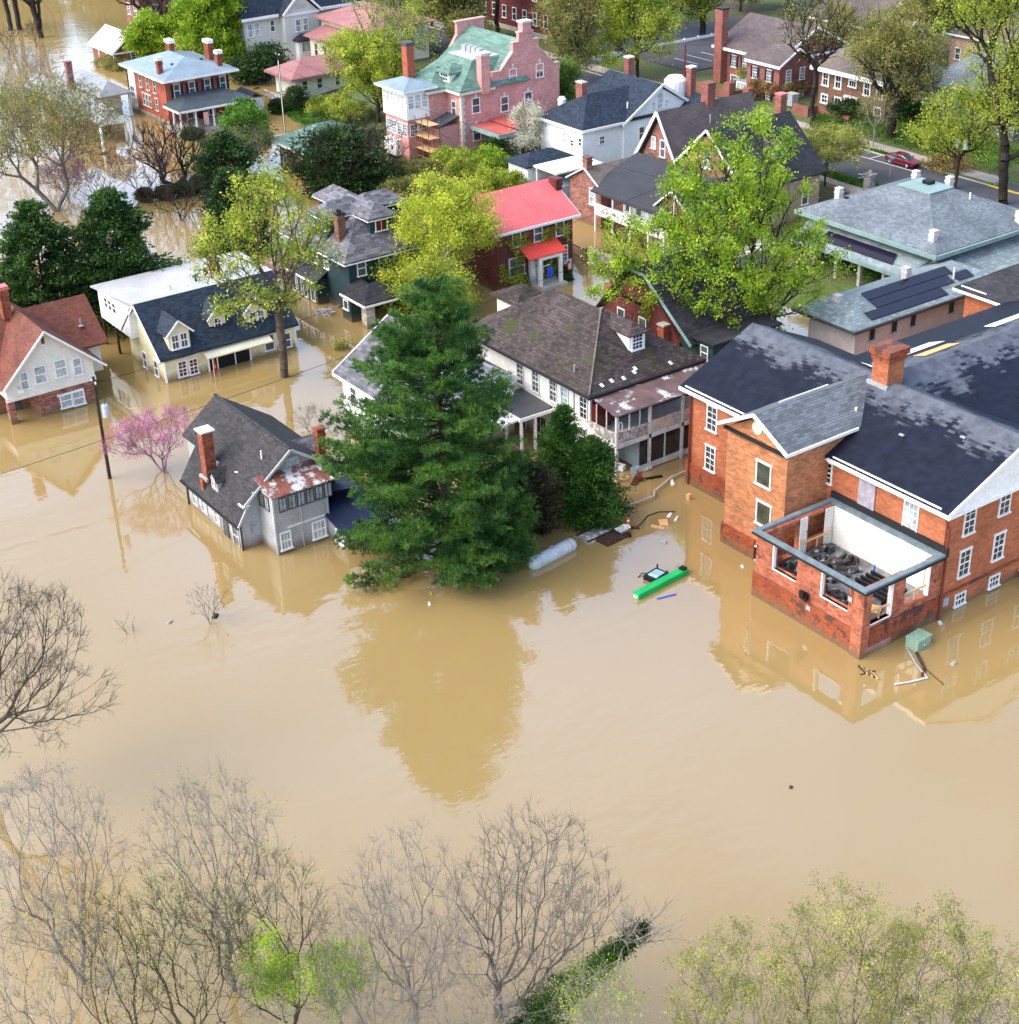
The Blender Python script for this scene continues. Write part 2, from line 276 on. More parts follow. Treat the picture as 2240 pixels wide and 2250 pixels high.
# ------------------------------------------------------------------ objects
COL = sc.collection
WL = {}
def setp(o, label=None, cat=None, group=None, kind=None):
    if label: o['label'] = label
    if cat: o['category'] = cat
    if group: o['group'] = group
    if kind: o['kind'] = kind
    return o
def thing(name, label, cat, loc, group=None):
    o = bpy.data.objects.new(name, None); COL.objects.link(o); o.location = loc; o.empty_display_size = .3
    WL[o] = Vector(loc); return setp(o, label, cat, group)
def link(name, me, parent=None, loc=None, **kw):
    o = bpy.data.objects.new(name, me); COL.objects.link(o)
    wl = Vector(loc) if loc is not None else (WL[parent] if parent else Vector((0, 0, 0)))
    if parent: o.parent = parent; o.location = wl-WL[parent]
    else: o.location = wl
    WL[o] = wl; return setp(o, **kw)
class MB:
    def __init__(s): s.v = []; s.f = []
    def mesh(s, V, Fc):
        n = len(s.v); s.v += [tuple(p) for p in V]; s.f += [tuple(i+n for i in q) for q in Fc]; return s
    def box(s, x0, x1, y0, y1, z0, z1):
        V = [(x, y, z) for z in (z0, z1) for y in (y0, y1) for x in (x0, x1)]
        return s.mesh(V, [(0, 2, 3, 1), (4, 5, 7, 6), (0, 1, 5, 4), (2, 6, 7, 3), (0, 4, 6, 2), (1, 3, 7, 5)])
    def obox(s, c, ang, lx, ly, z0, z1, tilt=0):
        ca, sa = math.cos(ang), math.sin(ang); V = []
        for z in (z0, z1):
            for y in (-ly/2, ly/2):
                for x in (-lx/2, lx/2): V.append((c[0]+x*ca-y*sa, c[1]+x*sa+y*ca, c[2]+z+tilt*x))
        return s.mesh(V, [(0, 2, 3, 1), (4, 5, 7, 6), (0, 1, 5, 4), (2, 6, 7, 3), (0, 4, 6, 2), (1, 3, 7, 5)])
    def slab(s, P, t=.2):
        n = len(P); V = [tuple(p) for p in P]+[(p[0], p[1], p[2]-t) for p in P]
        return s.mesh(V, [tuple(range(n)), tuple(range(2*n-1, n-1, -1))]+[(i, i+n, (i+1) % n+n, (i+1) % n) for i in range(n)])
    def prism(s, P, axis, lo, hi):    # P in (other axis, z)
        n = len(P)
        f = (lambda q, k: (k, q[0], q[1])) if axis == 'x' else (lambda q, k: (q[0], k, q[1]))
        return s.mesh([f(q, lo) for q in P]+[f(q, hi) for q in P], [tuple(range(n)), tuple(range(2*n-1, n-1, -1))]+[(i, i+n, (i+1) % n+n, (i+1) % n) for i in range(n)])
    def beam(s, p, q, w=.15, h=.2):
        p, q = Vector(p), Vector(q); d = (q-p).normalized(); side = d.cross(Vector((0, 0, 1)))
        if side.length < 1e-3: side = Vector((1, 0, 0))
        side.normalize(); up = side.cross(d)
        V = [c+side*a*w/2+up*b*h/2 for c in (p, q) for a, b in ((-1, -1), (1, -1), (1, 1), (-1, 1))]
        return s.mesh(V, [(0, 1, 2, 3), (7, 6, 5, 4), (0, 4, 5, 1), (1, 5, 6, 2), (2, 6, 7, 3), (3, 7, 4, 0)])
    def tube(s, pts, r, n=8):
        pts = [Vector(p) for p in pts]; rs = r if isinstance(r, (list, tuple)) else [r]*len(pts); V = []; k = len(pts)
        for i, p in enumerate(pts):
            d = (pts[min(i+1, k-1)]-pts[max(i-1, 0)]).normalized(); a = d.orthogonal().normalized() if abs(d.z) > .99 else d.cross(Vector((0, 0, 1))).normalized(); b = d.cross(a)
            V += [p+(a*math.cos(2*math.pi*j/n)+b*math.sin(2*math.pi*j/n))*rs[i] for j in range(n)]
        Fc = [(i*n+j, i*n+(j+1) % n, (i+1)*n+(j+1) % n, (i+1)*n+j) for i in range(k-1) for j in range(n)]
        return s.mesh(V, Fc+[tuple(range(n-1, -1, -1)), tuple(range((k-1)*n, k*n))])
    def ring(s, x0, x1, y0, y1, z0, z1, t=.12):
        s.box(x0, x1, y0, y0+t, z0, z1); s.box(x0, x1, y1-t, y1, z0, z1); s.box(x0, x0+t, y0+t, y1-t, z0, z1); return s.box(x1-t, x1, y0+t, y1-t, z0, z1)
    def gable(s, x0, x1, y0, y1, ze, zr, axis='x', r=None, t=.18):
        if axis == 'x':
            r = (y0+y1)/2 if r is None else r
            s.slab([(x0, y0, ze), (x1, y0, ze), (x1, r, zr), (x0, r, zr)], t); return s.slab([(x0, y1, ze), (x0, r, zr), (x1, r, zr), (x1, y1, ze)], t)
        r = (x0+x1)/2 if r is None else r
        s.slab([(x0, y0, ze), (x0, y1, ze), (r, y1, zr), (r, y0, zr)], t); return s.slab([(x1, y0, ze), (r, y0, zr), (r, y1, zr), (x1, y1, ze)], t)
    def hip(s, x0, x1, y0, y1, ze, zr, deck=None, ins=None, t=.18):
        if deck is None:
            k = ins if ins is not None else min(x1-x0, y1-y0)/2
            if x1-x0 >= y1-y0: m = (y0+y1)/2; deck = (x0+k, x1-k, m, m)
            else: m = (x0+x1)/2; deck = (m, m, y0+k, y1-k)
        a0, a1, b0, b1 = deck
        c = [(x0, y0, ze), (x1, y0, ze), (x1, y1, ze), (x0, y1, ze)]; d = [(a0, b0, zr), (a1, b0, zr), (a1, b1, zr), (a0, b1, zr)]
        for i in range(4):
            j = (i+1) % 4; P = [c[i], c[j], d[j], d[i]] if d[i] != d[j] else [c[i], c[j], d[j]]
            s.slab(P, t)
        if a1-a0 > .05 and b1-b0 > .05: s.slab(d, t)
        return s
    def gwall(s, x0, x1, y0, y1, z0, ze, zr, axis='x', r=None):
        if axis == 'x':
            r = (y0+y1)/2 if r is None else r; return s.prism([(y0, z0), (y1, z0), (y1, ze), (r, zr), (y0, ze)], 'x', x0, x1)
        r = (x0+x1)/2 if r is None else r; return s.prism([(x0, z0), (x1, z0), (x1, ze), (r, zr), (x0, ze)], 'y', y0, y1)
    def pierced(s, face, p, th, s0, s1, z0, z1, ops):   # wall with openings; p = outer plane
        def b(a0, a1, c0, c1):
            if a1-a0 < .01 or c1-c0 < .01: return
            if face == 'L': s.box(a0, a1, p, p+th, c0, c1)
            else: s.box(p-th, p, a0, a1, c0, c1)
        cur = s0
        for o in sorted(ops):
            b(cur, o[0], z0, z1); b(o[0], o[1], z0, o[2]); b(o[0], o[1], o[3], z1); cur = o[1]
        b(cur, s1, z0, z1); return s
    def build(s, name, mat, parent=None, smooth=False, **kw):
        o = Vector(WL[parent]) if parent else None
        if o is None:
            if kw.get('cat'):
                n = len(s.v); o = Vector((sum(p[0] for p in s.v)/n, sum(p[1] for p in s.v)/n, min(p[2] for p in s.v)))
            else: o = Vector((0, 0, 0))
        me = bpy.data.meshes.new(name); me.from_pydata([(p[0]-o.x, p[1]-o.y, p[2]-o.z) for p in s.v], [], s.f); me.materials.append(M[mat])
        me.validate()
        import bmesh
        bm = bmesh.new(); bm.from_mesh(me); bmesh.ops.recalc_face_normals(bm, faces=bm.faces); bm.to_mesh(me); bm.free()
        if smooth: me.polygons.foreach_set('use_smooth', [True]*len(me.polygons))
        return link(name, me, parent, loc=o, **kw)
_wc = {}
def _winmesh(face, w, h, cols, rows, fr, gl, sill, lint, tw):
    key = (face, round(w, 2), round(h, 2), cols, rows, fr, gl, sill, lint, tw)
    if key in _wc: return _wc[key]
    def B(m, s0, s1, z0, z1, d0, d1):
        if face == 'L': m.box(s0, s1, -d1, -d0, z0, z1)
        elif face == 'R': m.box(d0, d1, s0, s1, z0, z1)
        elif face == 'W': m.box(-d1, -d0, s0, s1, z0, z1)
    m = MB(); x, y = w/2, h/2; t = tw
    B(m, -x-t, -x, -y, y, .0, .09); B(m, x, x+t, -y, y, 0, .09)
    B(m, -x-t-(.06 if lint else 0), x+t+(.06 if lint else 0), y, y+t*(1.6 if lint else 1), 0, .1)
    B(m, -x-t-(.08 if sill else 0), x+t+(.08 if sill else 0), -y-t*(1.1 if sill else 1), -y, 0, .18 if sill else .09)
    for i in range(1, cols): q = -x+w*i/cols; B(m, q-.022, q+.022, -y, y, .012, .05)
    for i in range(1, rows):
        q = -y+h*i/rows; k = .05 if i == rows//2 and rows % 2 == 0 else .022; B(m, -x, x, q-k, q+k, .012, .055)
    g = MB(); B(g, -x, x, -y, y, -.02, .02)
    res = []
    for k, (mb, mt) in enumerate(((m, fr), (g, gl))):
        me = bpy.data.meshes.new('window' if k == 0 else 'pane'); me.from_pydata(mb.v, [], mb.f); me.materials.append(M[mt]); res.append(me)
    _wc[key] = res; return res
def win(T, face, plane, s, z, w, h, cols=1, rows=2, fr='white_paint', gl='glass_dark', sill=True, lint=False, tw=.10, name='window', pane='pane'):
    loc = (s, plane, z) if face == 'L' else (plane, s, z)
    a, b = _winmesh(face, w, h, cols, rows, fr, gl, sill, lint, tw)
    o = link(name, a, T, loc=loc); link(pane, b, o, loc=loc); return o
def winp(T, face, plane, zm, x, y, w, h, **k):
    s, z = onb(zm, x, y, plane) if face == 'L' else ona(zm, x, y, plane)
    return win(T, face, plane, s, z, w, h, **k)
def part(T, name, mat, fn, **kw):
    m = MB(); fn(m); return m.build(name, mat, T, **kw)
def chimney(T, x, y, z0, z1, w=.8, d=.8, mat='chimney_brick', cap='concrete', ch=.18, over=.08, pots=0):
    m = MB().box(x-w/2, x+w/2, y-d/2, y+d/2, z0, z1)
    m.box(x-w/2-.06, x+w/2+.06, y-d/2-.06, y+d/2+.06, z1-.55, z1-.3)
    c = m.build('chimney', mat, T)
    k = MB().box(x-w/2-over, x+w/2+over, y-d/2-over, y+d/2+over, z1+.002, z1+ch)
    for i in range(pots): k.tube([(x-w/2+w*(i+.5)/pots, y, z1+ch), (x-w/2+w*(i+.5)/pots, y, z1+ch+.3)], .12, 8)
    k.build('cap', cap, c); return c
# ------------------------------------------------------------------ ground, water, street
def shore(x):
    return float(np.interp(x, [-340, -260, -228, -222, -200, -165, -158, -128, -120, -90, -40], [175, 150, 122, 111, 106, 111, 124, 126, 112, 108, 150]))
def ground(x, y):
    d = y-shore(x)
    return max(-4.0, min(1.75, d*.12) if d > 0 else d*.25)+(max(0, min(1.0, (y-157)*.25)))
def np_mesh(name, V, Q, mat):
    me = bpy.data.meshes.new(name); V = np.asarray(V, dtype=np.float32); Q = np.asarray(Q, dtype=np.int32)
    me.vertices.add(len(V)); me.vertices.foreach_set('co', V.ravel()); me.loops.add(Q.size); me.loops.foreach_set('vertex_index', Q.ravel())
    me.polygons.add(len(Q)); me.polygons.foreach_set('loop_start', np.arange(0, Q.size, Q.shape[1], dtype=np.int32)); me.polygons.foreach_set('loop_total', np.full(len(Q), Q.shape[1], dtype=np.int32))
    me.materials.append(M[mat]); me.update(); me.validate(); return me
xs = list(np.arange(-420, 60, 4.0)); ys = list(np.arange(-60, 420, 4.0))
xs = [-1500, -900, -600]+xs+[200, 500]; ys = [-500, -200]+ys+[600, 900, 1500]
V = [(x, y, ground(x, y)+.05*math.sin(x*.7)*math.cos(y*.6)) for y in ys for x in xs]; nx = len(xs)
Q = [(j*nx+i, j*nx+i+1, (j+1)*nx+i+1, (j+1)*nx+i) for j in range(len(ys)-1) for i in range(nx-1)]
m = bpy.data.materials.new('lawn'); m.use_nodes = True; nt = m.node_tree; bs = nt.nodes['Principled BSDF']; L_ = nt.links.new
g = ND(nt, 'NewGeometry'); n1 = ND(nt, 'TexNoise'); n1.inputs['Scale'].default_value = .12; n1.inputs['Detail'].default_value = 8; n1.inputs['Roughness'].default_value = .65; L_(g.outputs['Position'], n1.inputs['Vector'])
cr_ = ND(nt, 'ValToRGB'); e = cr_.color_ramp.elements; e[0].position = .34; e[0].color = (.07, .05, .035, 1); e[1].position = .62; e[1].color = (.075, .13, .018, 1)
k = cr_.color_ramp.elements.new(.47); k.color = (.085, .09, .03, 1); L_(n1.outputs[0], cr_.inputs[0])
n2 = ND(nt, 'TexNoise'); n2.inputs['Scale'].default_value = 3; n2.inputs['Detail'].default_value = 6; L_(g.outputs['Position'], n2.inputs['Vector']); r = ND(nt, 'MapRange', i1=.3, i2=.7, i3=.6, i4=1.4); L_(n2.outputs[0], r.inputs[0])
v = ND(nt, 'VectorMath', operation='SCALE'); L_(cr_.outputs[0], v.inputs[0]); L_(r.outputs[0], v.inputs['Scale']); L_(v.outputs[0], bs.inputs['Base Color']); bs.inputs['Roughness'].default_value = .95
M['lawn'] = m
link('ground', np_mesh('ground', V, Q, 'lawn'), kind='structure')
m = bpy.data.materials.new('muddy_water'); m.use_nodes = True; nt = m.node_tree; bs = nt.nodes['Principled BSDF']; L_ = nt.links.new
g = ND(nt, 'NewGeometry'); mpp = ND(nt, 'Mapping'); mpp.inputs['Rotation'].default_value = (0, 0, R(-35)); mpp.inputs['Scale'].default_value = (1, .45, 1); L_(g.outputs['Position'], mpp.inputs[0])
na = ND(nt, 'TexNoise'); na.inputs['Scale'].default_value = .05; na.inputs['Detail'].default_value = 4; L_(g.outputs['Position'], na.inputs['Vector'])
mc = ND(nt, 'Mix', data_type='RGBA'); mc.inputs[6].default_value = (.295, .205, .076, 1); mc.inputs[7].default_value = (.32, .226, .09, 1); L_(na.outputs[0], mc.inputs[0]); L_(mc.outputs[2], bs.inputs['Base Color'])
bs.inputs['Roughness'].default_value = .015; bs.inputs['IOR'].default_value = 1.95
nw = ND(nt, 'TexNoise'); nw.inputs['Scale'].default_value = 1.1; nw.inputs['Detail'].default_value = 3; L_(mpp.outputs[0], nw.inputs['Vector'])
nb = ND(nt, 'TexNoise'); nb.inputs['Scale'].default_value = .18; nb.inputs['Detail'].default_value = 2; L_(mpp.outputs[0], nb.inputs['Vector'])
am = ND(nt, 'TexNoise'); am.inputs['Scale'].default_value = .035; am.inputs['Detail'].default_value = 2; L_(g.outputs['Position'], am.inputs['Vector'])
ar = ND(nt, 'MapRange', i1=.38, i2=.62, i3=.12, i4=.8); L_(am.outputs[0], ar.inputs[0])
mm_ = ND(nt, 'Math', operation='MULTIPLY'); L_(nw.outputs[0], mm_.inputs[0]); L_(ar.outputs[0], mm_.inputs[1])
ms = ND(nt, 'Math', operation='MULTIPLY_ADD', i1=3.0); L_(nb.outputs[0], ms.inputs[0]); ms.inputs[1].default_value = 1.5; L_(mm_.outputs[0], ms.inputs[2])
bp = ND(nt, 'Bump'); bp.inputs['Strength'].default_value = 1; bp.inputs['Distance'].default_value = .03; L_(ms.outputs[0], bp.inputs['Height']); L_(bp.outputs[0], bs.inputs['Normal'])
M['muddy_water'] = m
link('flood_water', np_mesh('flood_water', [(-1500, -500, 0), (500, -500, 0), (500, 1500, 0), (-1500, 1500, 0)], [(0, 1, 2, 3)], 'muddy_water'), kind='structure')
def sheet(name, mat, x0, x1, y0, y1, z, **kw): return MB().box(x0, x1, y0, y1, z-.5, z).build(name, mat, kind='structure', **kw)
sheet('road', 'asphalt', -330, -40, 144.6, 154.3, 2.0); sheet('side_road', 'asphalt', -117, -108, 154.3, 320, 2.0)
sheet('pavement', 'pavement', -260, -118, 155.3, 158.4, 2.12); sheet('kerb', 'concrete', -260, -118, 154.3, 154.5, 2.13); sheet('verge', 'lawn', -260, -118, 154.5, 155.3, 2.13)
sheet('near_verge', 'lawn', -160, -118, 141.8, 144.4, 2.1); sheet('garden_path', 'pavement', -160, -125, 140.2, 141.8, 2.14); sheet('parking_lot', 'asphalt', -209, -183, 164, 196, 2.9)
pm = MB(); pm.box(-160, -128, 152.0, 152.14, 2.001, 2.006)
for x in (-153, -147, -141, -135.2): pm.box(x, x+.13, 152.14, 154.3, 2.001, 2.006)
pm.box(-130.2, -130.05, 143.9, 146.3, 2.001, 2.006); pm.box(-131.5, -130.2, 146.1, 146.3, 2.001, 2.006)
for y in (168, 171, 174, 177): pm.box(-192, -186, y, y+.13, 2.901, 2.906)
pm.build('road_markings', 'road_paint', kind='structure')
MB().box(-118, -112, 154.25, 154.4, 2.0, 2.16).build('painted_kerb', 'yellow_paint', kind='structure')
W9 = dict(cols=2, rows=4); CURT = dict(gl='glass_mid')
# ================================================================== 1. burnt brick institution, front right
T = thing('brick_building', 'large orange brick building with dark slate roof and a burnt roofless annex at its corner', 'building', (-72, 84, 0))
def f(m):
    m.box(-85.1, -59.0, 77.2, 91.6, -3, 8.45); m.box(-81, -62.6, 91.6, 111, -3, 8.45)
part(T, 'wall', 'orange_brick', f)
part(T, 'plinth', 'plinth_brick', lambda m: (m.box(-85.22, -76.9, 77.08, 77.2, -3, 2.05), m.box(-85.22, -85.1, 77.2, 91.6, -3, 2.05)))
part(T, 'plinth_course', 'plinth_brick', lambda m: m.box(-59.0, -58.88, 77.2, 91.6, 1.55, 1.75))
ze, zr, sl = 8.6, 12.0, (12-8.6)/(84.3-76.7)
def f(m):
    m.gable(-85.75, -58.4, 76.7, 91.9, ze, zr, 'x', 84.3, .2)
    m.gable(-81.2, -62.2, 84.3, 111.5, ze+.05, zr+.02, 'y', -71.9, .2)
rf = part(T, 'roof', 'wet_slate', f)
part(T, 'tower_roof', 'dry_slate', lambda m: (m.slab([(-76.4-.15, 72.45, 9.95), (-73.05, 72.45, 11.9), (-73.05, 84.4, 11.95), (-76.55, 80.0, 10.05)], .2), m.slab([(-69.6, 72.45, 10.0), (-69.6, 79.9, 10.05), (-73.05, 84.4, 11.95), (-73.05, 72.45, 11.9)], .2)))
part(T, 'gable_wall', 'orange_brick', lambda m: (m.prism([(77.2, 8.45), (91.5, 8.45), (84.3, 11.6)], 'x', -85.1, -84.7)))
def f(m):   # white pediment boarding on the street end, eaves boards, rakes
    m.prism([(76.75, 8.35), (91.9, 8.35), (84.3, 11.75)], 'x', -58.75, -58.5)
    m.box(-85.8, -76.4, 76.58, 76.72, 8.25, 8.52); m.box(-69.6, -58.35, 76.58, 76.72, 8.25, 8.52); m.box(-85.8, -58.5, 76.72, 77.2, 8.25, 8.33)
    m.box(-58.5, -58.36, 76.6, 91.9, 8.2, 8.45)
    m.beam((-58.36, 76.66, 8.5), (-58.36, 84.3, 11.92), .14, .3); m.beam((-58.36, 91.9, 8.5), (-58.36, 84.3, 11.92), .14, .3)
    m.beam((-85.2, 76.78, 8.72), (-77.5, 76.78, 8.72), .09, .1); m.beam((-69.2, 76.78, 8.72), (-59.2, 76.78, 8.72), .09, .1)
part(T, 'trim', 'white_paint', f)
# bay tower
part(T, 'tower_wall', 'bay_brick', lambda m: (m.gwall(-76.1, -69.9, 72.9, 77.2, -3, 9.8, 11.55, 'y', -73.05), m.box(-76.1, -69.9, 77.2, 79.6, 8.4, 9.75)))
part(T, 'tower_plinth', 'plinth_brick', lambda m: (m.box(-76.25, -72.6, 72.75, 72.9, -3, 1.7), m.box(-76.25, -76.1, 72.9, 77.2, -3, 1.7)))
def f(m):
    m.beam((-76.65, 72.38, 9.95), (-73.05, 72.38, 11.9), .14, .26); m.beam((-69.45, 72.38, 9.98), (-73.05, 72.38, 11.9), .14, .26)
    m.beam((-69.52, 72.4, 9.96), (-69.52, 79.6, 10.0), .12, .22)
part(T, 'tower_trim', 'white_paint', f)
part(T, 'ridge_strip', 'white_paint', lambda m: m.beam((-73.9, 75.8, 11.62), (-73.9, 80.8, 11.62), .08, .1))
part(T, 'tower_cornice', 'black_pipe', lambda m: m.box(-76.3, -69.7, 72.6, 72.9, 9.62, 9.8))
ov = MB(); ov.tube([(-73.05, 72.84, 10.75), (-73.05, 72.9, 10.75)], .52, 20); ov.build('oval_vent', 'limestone', T)
for zz in (7.0, 3.65): winp(T, 'L', 72.9, '71', 485, 930 if zz > 5 else 1155, 1.35, 1.75, cols=1, rows=1, gl='glass_green', sill=True, lint=True); 
o = winp(T, 'L', 72.9, '62', 370, 1225, 1.1, 1.1, cols=1, rows=1, sill=False)
for (x, y) in ((195, 615), (185, 840)): winp(T, 'L', 77.2, '71', x, y, 1.0, 2.0, **W9, lint=True)
winp(T, 'L', 77.2, '71', 172, 1018, .9, .9, cols=2, rows=2)
winp(T, 'L', 77.2, '71', 842, 915, .85, 1.55, **W9, lint=True); winp(T, 'L', 77.2, '71', 1315, 1165, 1.15, 2.1, cols=3, rows=4, gl='glass_light', lint=True)
for x, y in ((1595, 310), (1560, 590), (1830, 180), (1785, 480)): winp(T, 'R', -59.0, '72', x, y, 1.0, 2.0, **W9, lint=True)
win(T, 'R', -59.0, 87.0, 7.15, 1.0, 2.0, **W9, lint=True); win(T, 'R', -59.0, 87.0, 3.6, 1.0, 2.0, **W9, lint=True)
for x, y in ((1530, 828), (1755, 710)): winp(T, 'R', -59.0, '72', x, y, .95, .85, cols=3, rows=2)
part(T, 'boarded_door', 'tarpaulin', lambda m: m.box(-66.85, -65.3, 77.08, 77.17, 4.85, 8.05))
part(T, 'vent_box', 'steel', lambda m: m.box(-58.95, -58.8, 77.7, 78.25, .75, 1.4))
part(T, 'drainpipe', 'drainpipe', lambda m: m.tube([(-58.9, 77.0, 8.2), (-58.75, 77.05, 7.6), (-58.6, 77.1, 7.2), (-58.6, 77.1, -2)], .1, 10))
part(T, 'drainpipe', 'drainpipe', lambda m: m.tube([(-84.8, 77.05, 8.2), (-84.8, 77.05, -2)], .09, 10))
c = MB().box(-72.25, -70.7, 83.6, 85.3, 10.8, 14.0).build('chimney', 'orange_brick', T)
MB().box(-72.35, -70.6, 83.5, 85.4, 13.6, 14.05).box(-72.5, -70.45, 83.35, 85.55, 14.051, 14.55).build('cap', 'plinth_brick', c)
part(T, 'flashing', 'steel', lambda m: (m.box(-72.5, -70.5, 83.35, 83.6, 11.3, 11.85)))
part(T, 'roof_patch', 'white_paint', lambda m: (m.slab([(-76.5, 87.2, 10.85), (-73.6, 86.5, 11.2), (-73.4, 87.6, 10.75), (-75.6, 88.4, 10.35)], .03)))
def onslope(p, x):   # rear wing, side facing away from the street: height of the slates at x
    return ze+.05+(zr-.03-ze)*(x+81.2)/(9.3)+.03
part(T, 'roof_patch', 'white_paint', lambda m: (m.slab([(x, y, onslope(0, x)+.03) for x, y in ((-76.6, 88.5), (-75.3, 88.5), (-75.3, 95.5), (-76.6, 95.2))], .03), m.slab([(x, y, onslope(0, x)+.03) for x, y in ((-75.5, 100.5), (-74.2, 100.2), (-74.2, 105.5), (-75.5, 105.2))], .03)))
part(T, 'plywood_patch', 'plywood', lambda m: m.slab([(x, y, onslope(0, x)+.04) for x, y in ((-74.2, 90.5), (-73.0, 90.5), (-73.0, 94.5), (-74.2, 94.4))], .03))
part(T, 'roof_vent', 'awning', lambda m: m.tube([(-75.4, 88.2, 10.9), (-75.2, 90.2, 11.0)], .55, 14))
part(T, 'roof_flue', 'white_paint', lambda m: (m.tube([(-70.8, 80.6, 10.3), (-70.8, 80.6, 10.95)], .09, 8), m.box(-71.1, -70.5, 80.2, 80.9, 10.3, 10.36)))
part(T, 'snow_guard', 'steel', lambda m: m.box(-62.6, -62.2, 82.2, 82.4, 11.15, 11.25)); part(T, 'snow_guard', 'steel', lambda m: m.box(-66.5, -66.1, 80.4, 80.6, 10.4, 10.5))
# rear block, cut by the right edge
part(T, 'rear_wall', 'orange_brick', lambda m: m.box(-86.0, -73, 111.2, 136, -3, 8.4))
part(T, 'rear_roof', 'slate_dark', lambda m: m.hip(-86.8, -72, 110.5, 137, 8.55, 13.2))
part(T, 'rear_trim', 'white_paint', lambda m: (m.box(-86.85, -72, 110.38, 110.5, 8.2, 8.42), m.box(-86.92, -86.8, 110.38, 137, 8.2, 8.42), m.beam((-86.2, 110.75, 8.75), (-83.4, 110.75, 8.75), .1, .1), m.box(-86.8, -83, 110.5, 111.2, 8.2, 8.28)))
# annex (roof burnt off)
def f(m):
    m.pierced('L', 69.4, .45, -69.0, -58.8, 1.95, 5.15, [(-67.3, -64.95, 3.05, 5.0), (-62.65, -60.15, 3.05, 5.0)])
    m.pierced('R', -58.8, .45, 69.85, 77.0, 1.95, 5.15, [(70.15, 72.2, 2.3, 5.0), (73.45, 75.85, 2.45, 5.15)])
    m.pierced('R', -68.55, .45, 69.85, 77.0, 1.95, 5.15, [(71.6, 73.2, 2.3, 4.9), (73.9, 76.3, 2.9, 4.9)])
part(T, 'annex_wall', 'worn_brick', f)
part(T, 'annex_plinth', 'plinth_brick', lambda m: m.box(-69.12, -58.68, 69.28, 77.1, -3, 1.95))
part(T, 'annex_corner', 'worn_brick', lambda m: m.box(-59.5, -58.55, 69.15, 69.9, -3, 5.1))
part(T, 'coping', 'coping', lambda m: m.ring(-69.2, -58.5, 69.15, 76.95, 5.16, 5.38, .4))
part(T, 'flashing', 'black_pipe', lambda m: (m.box(-69.3, -58.45, 76.95, 77.18, 5.2, 5.85), m.box(-69.25, -58.45, 69.08, 69.14, 5.08, 5.22), m.box(-58.5, -58.42, 69.14, 77, 5.08, 5.22)))
part(T, 'inner_lining', 'worn_stucco', lambda m: (m.box(-68.5, -59.3, 76.55, 76.9, 2.0, 5.1), m.box(-68.53, -68.45, 75.7, 76.5, 2.0, 5.1), m.box(-68.53, -68.45, 73.2, 73.9, 2, 5.1)))
part(T, 'annex_floor', 'floor_wet', lambda m: m.box(-68.5, -59.3, 69.9, 76.5, 1.96, 2.08))
for a, b in ((-67.3, -64.95), (-62.65, -60.15)): part(T, 'window_trim', 'white_paint', lambda m: (m.box(a, a+.1, 69.33, 69.6, 3.05, 5.0), m.box(a, b, 69.33, 69.6, 2.97, 3.05)))
part(T, 'window_trim', 'white_paint', lambda m: (m.box(-59.1, -58.74, 72.1, 72.2, 2.3, 5.0), m.box(-59.1, -58.74, 70.15, 72.1, 2.22, 2.3))); part(T, 'window_trim', 'white_paint', lambda m: m.box(-59.1, -58.74, 75.75, 75.85, 2.45, 5.1))
part(T, 'wall_lamp', 'black', lambda m: (m.box(-64.2, -63.6, 69.0, 69.28, 2.2, 2.75), m.box(-64.1, -63.7, 68.8, 69.0, 2.5, 2.95)))
part(T, 'meter_plate', 'steel', lambda m: (m.box(-63.7, -63.3, 69.2, 69.27, 1.45, 1.8)))
part(T, 'vent_plate', 'steel', lambda m: m.box(-59.95, -59.6, 69.1, 69.14, 4.05, 4.4))
part(T, 'pink_patch', 'pink_brick', lambda m: m.box(-58.66, -58.62, 69.5, 72.3, -.5, .55))
# burnt things lying inside the annex
random.seed(5)
m = MB()
for i in range(70):
    x = -67.9+random.random()*3.6; y = 70.3+random.random()*5.4
    m.obox((x, y, 2.1), random.random()*3, .3+random.random()*.9, .15+random.random()*.5, 0, .1+random.random()*.5, tilt=random.uniform(-.3, .3))
m.build('burnt_debris', 'rubble', label='pile of charred rubble along the far end of the roofless annex floor', cat='debris')
m = MB()
for i in range(60):
    x = -64.4+random.random()*4.2; y = 69.95+random.random()*1.3
    m.obox((x, y, 2.1), random.random()*3, .3+random.random()*.9, .15+random.random()*.4, 0, .1+random.random()*.45, tilt=random.uniform(-.3, .3))
m.build('burnt_debris', 'rubble', label='black charred heap behind the right front opening of the annex', cat='debris')
m = MB()
for i in range(5): m.box(-63.3, -60.1, 73.0+i*.52, 73.16+i*.52, 2.35, 2.6)
for x in (-63.2, -60.3): m.box(x, x+.14, 72.9, 75.3, 2.1, 2.35)
m.build('charred_rack', 'black', label='black charred rack of parallel bars on the annex floor beside the white wall', cat='rack')
MB().obox((-60.4, 71.9, 2.12), .5, 1.6, 1.0, 0, .07).build('plywood_sheet', 'plywood', label='orange brown plywood sheet lying on the wet annex floor', cat='plywood')
def rail(y0, y1, x, z, lab):
    t = thing('lumber_railing', lab, 'railing', (x, y0, z), 'lumber rails across the annex openings')
    MB().box(x-.05, x+.05, y0, y1, z+.72, z+.84).build('top_rail', 'lumber', t)
    MB().box(x-.05, x+.05, (y0+y1)/2-.05, (y0+y1)/2+.05, z, z+.72).build('post', 'lumber', t)
rail(70.2, 72.1, -58.95, 2.35, 'new lumber rail across the annex opening nearest the water corner'); rail(73.5, 75.8, -58.95, 2.5, 'new lumber rail across the opening beside the drainpipe'); rail(73.3, 76.3, -68.3, 2.4, 'new lumber rail at the far left end inside the annex')
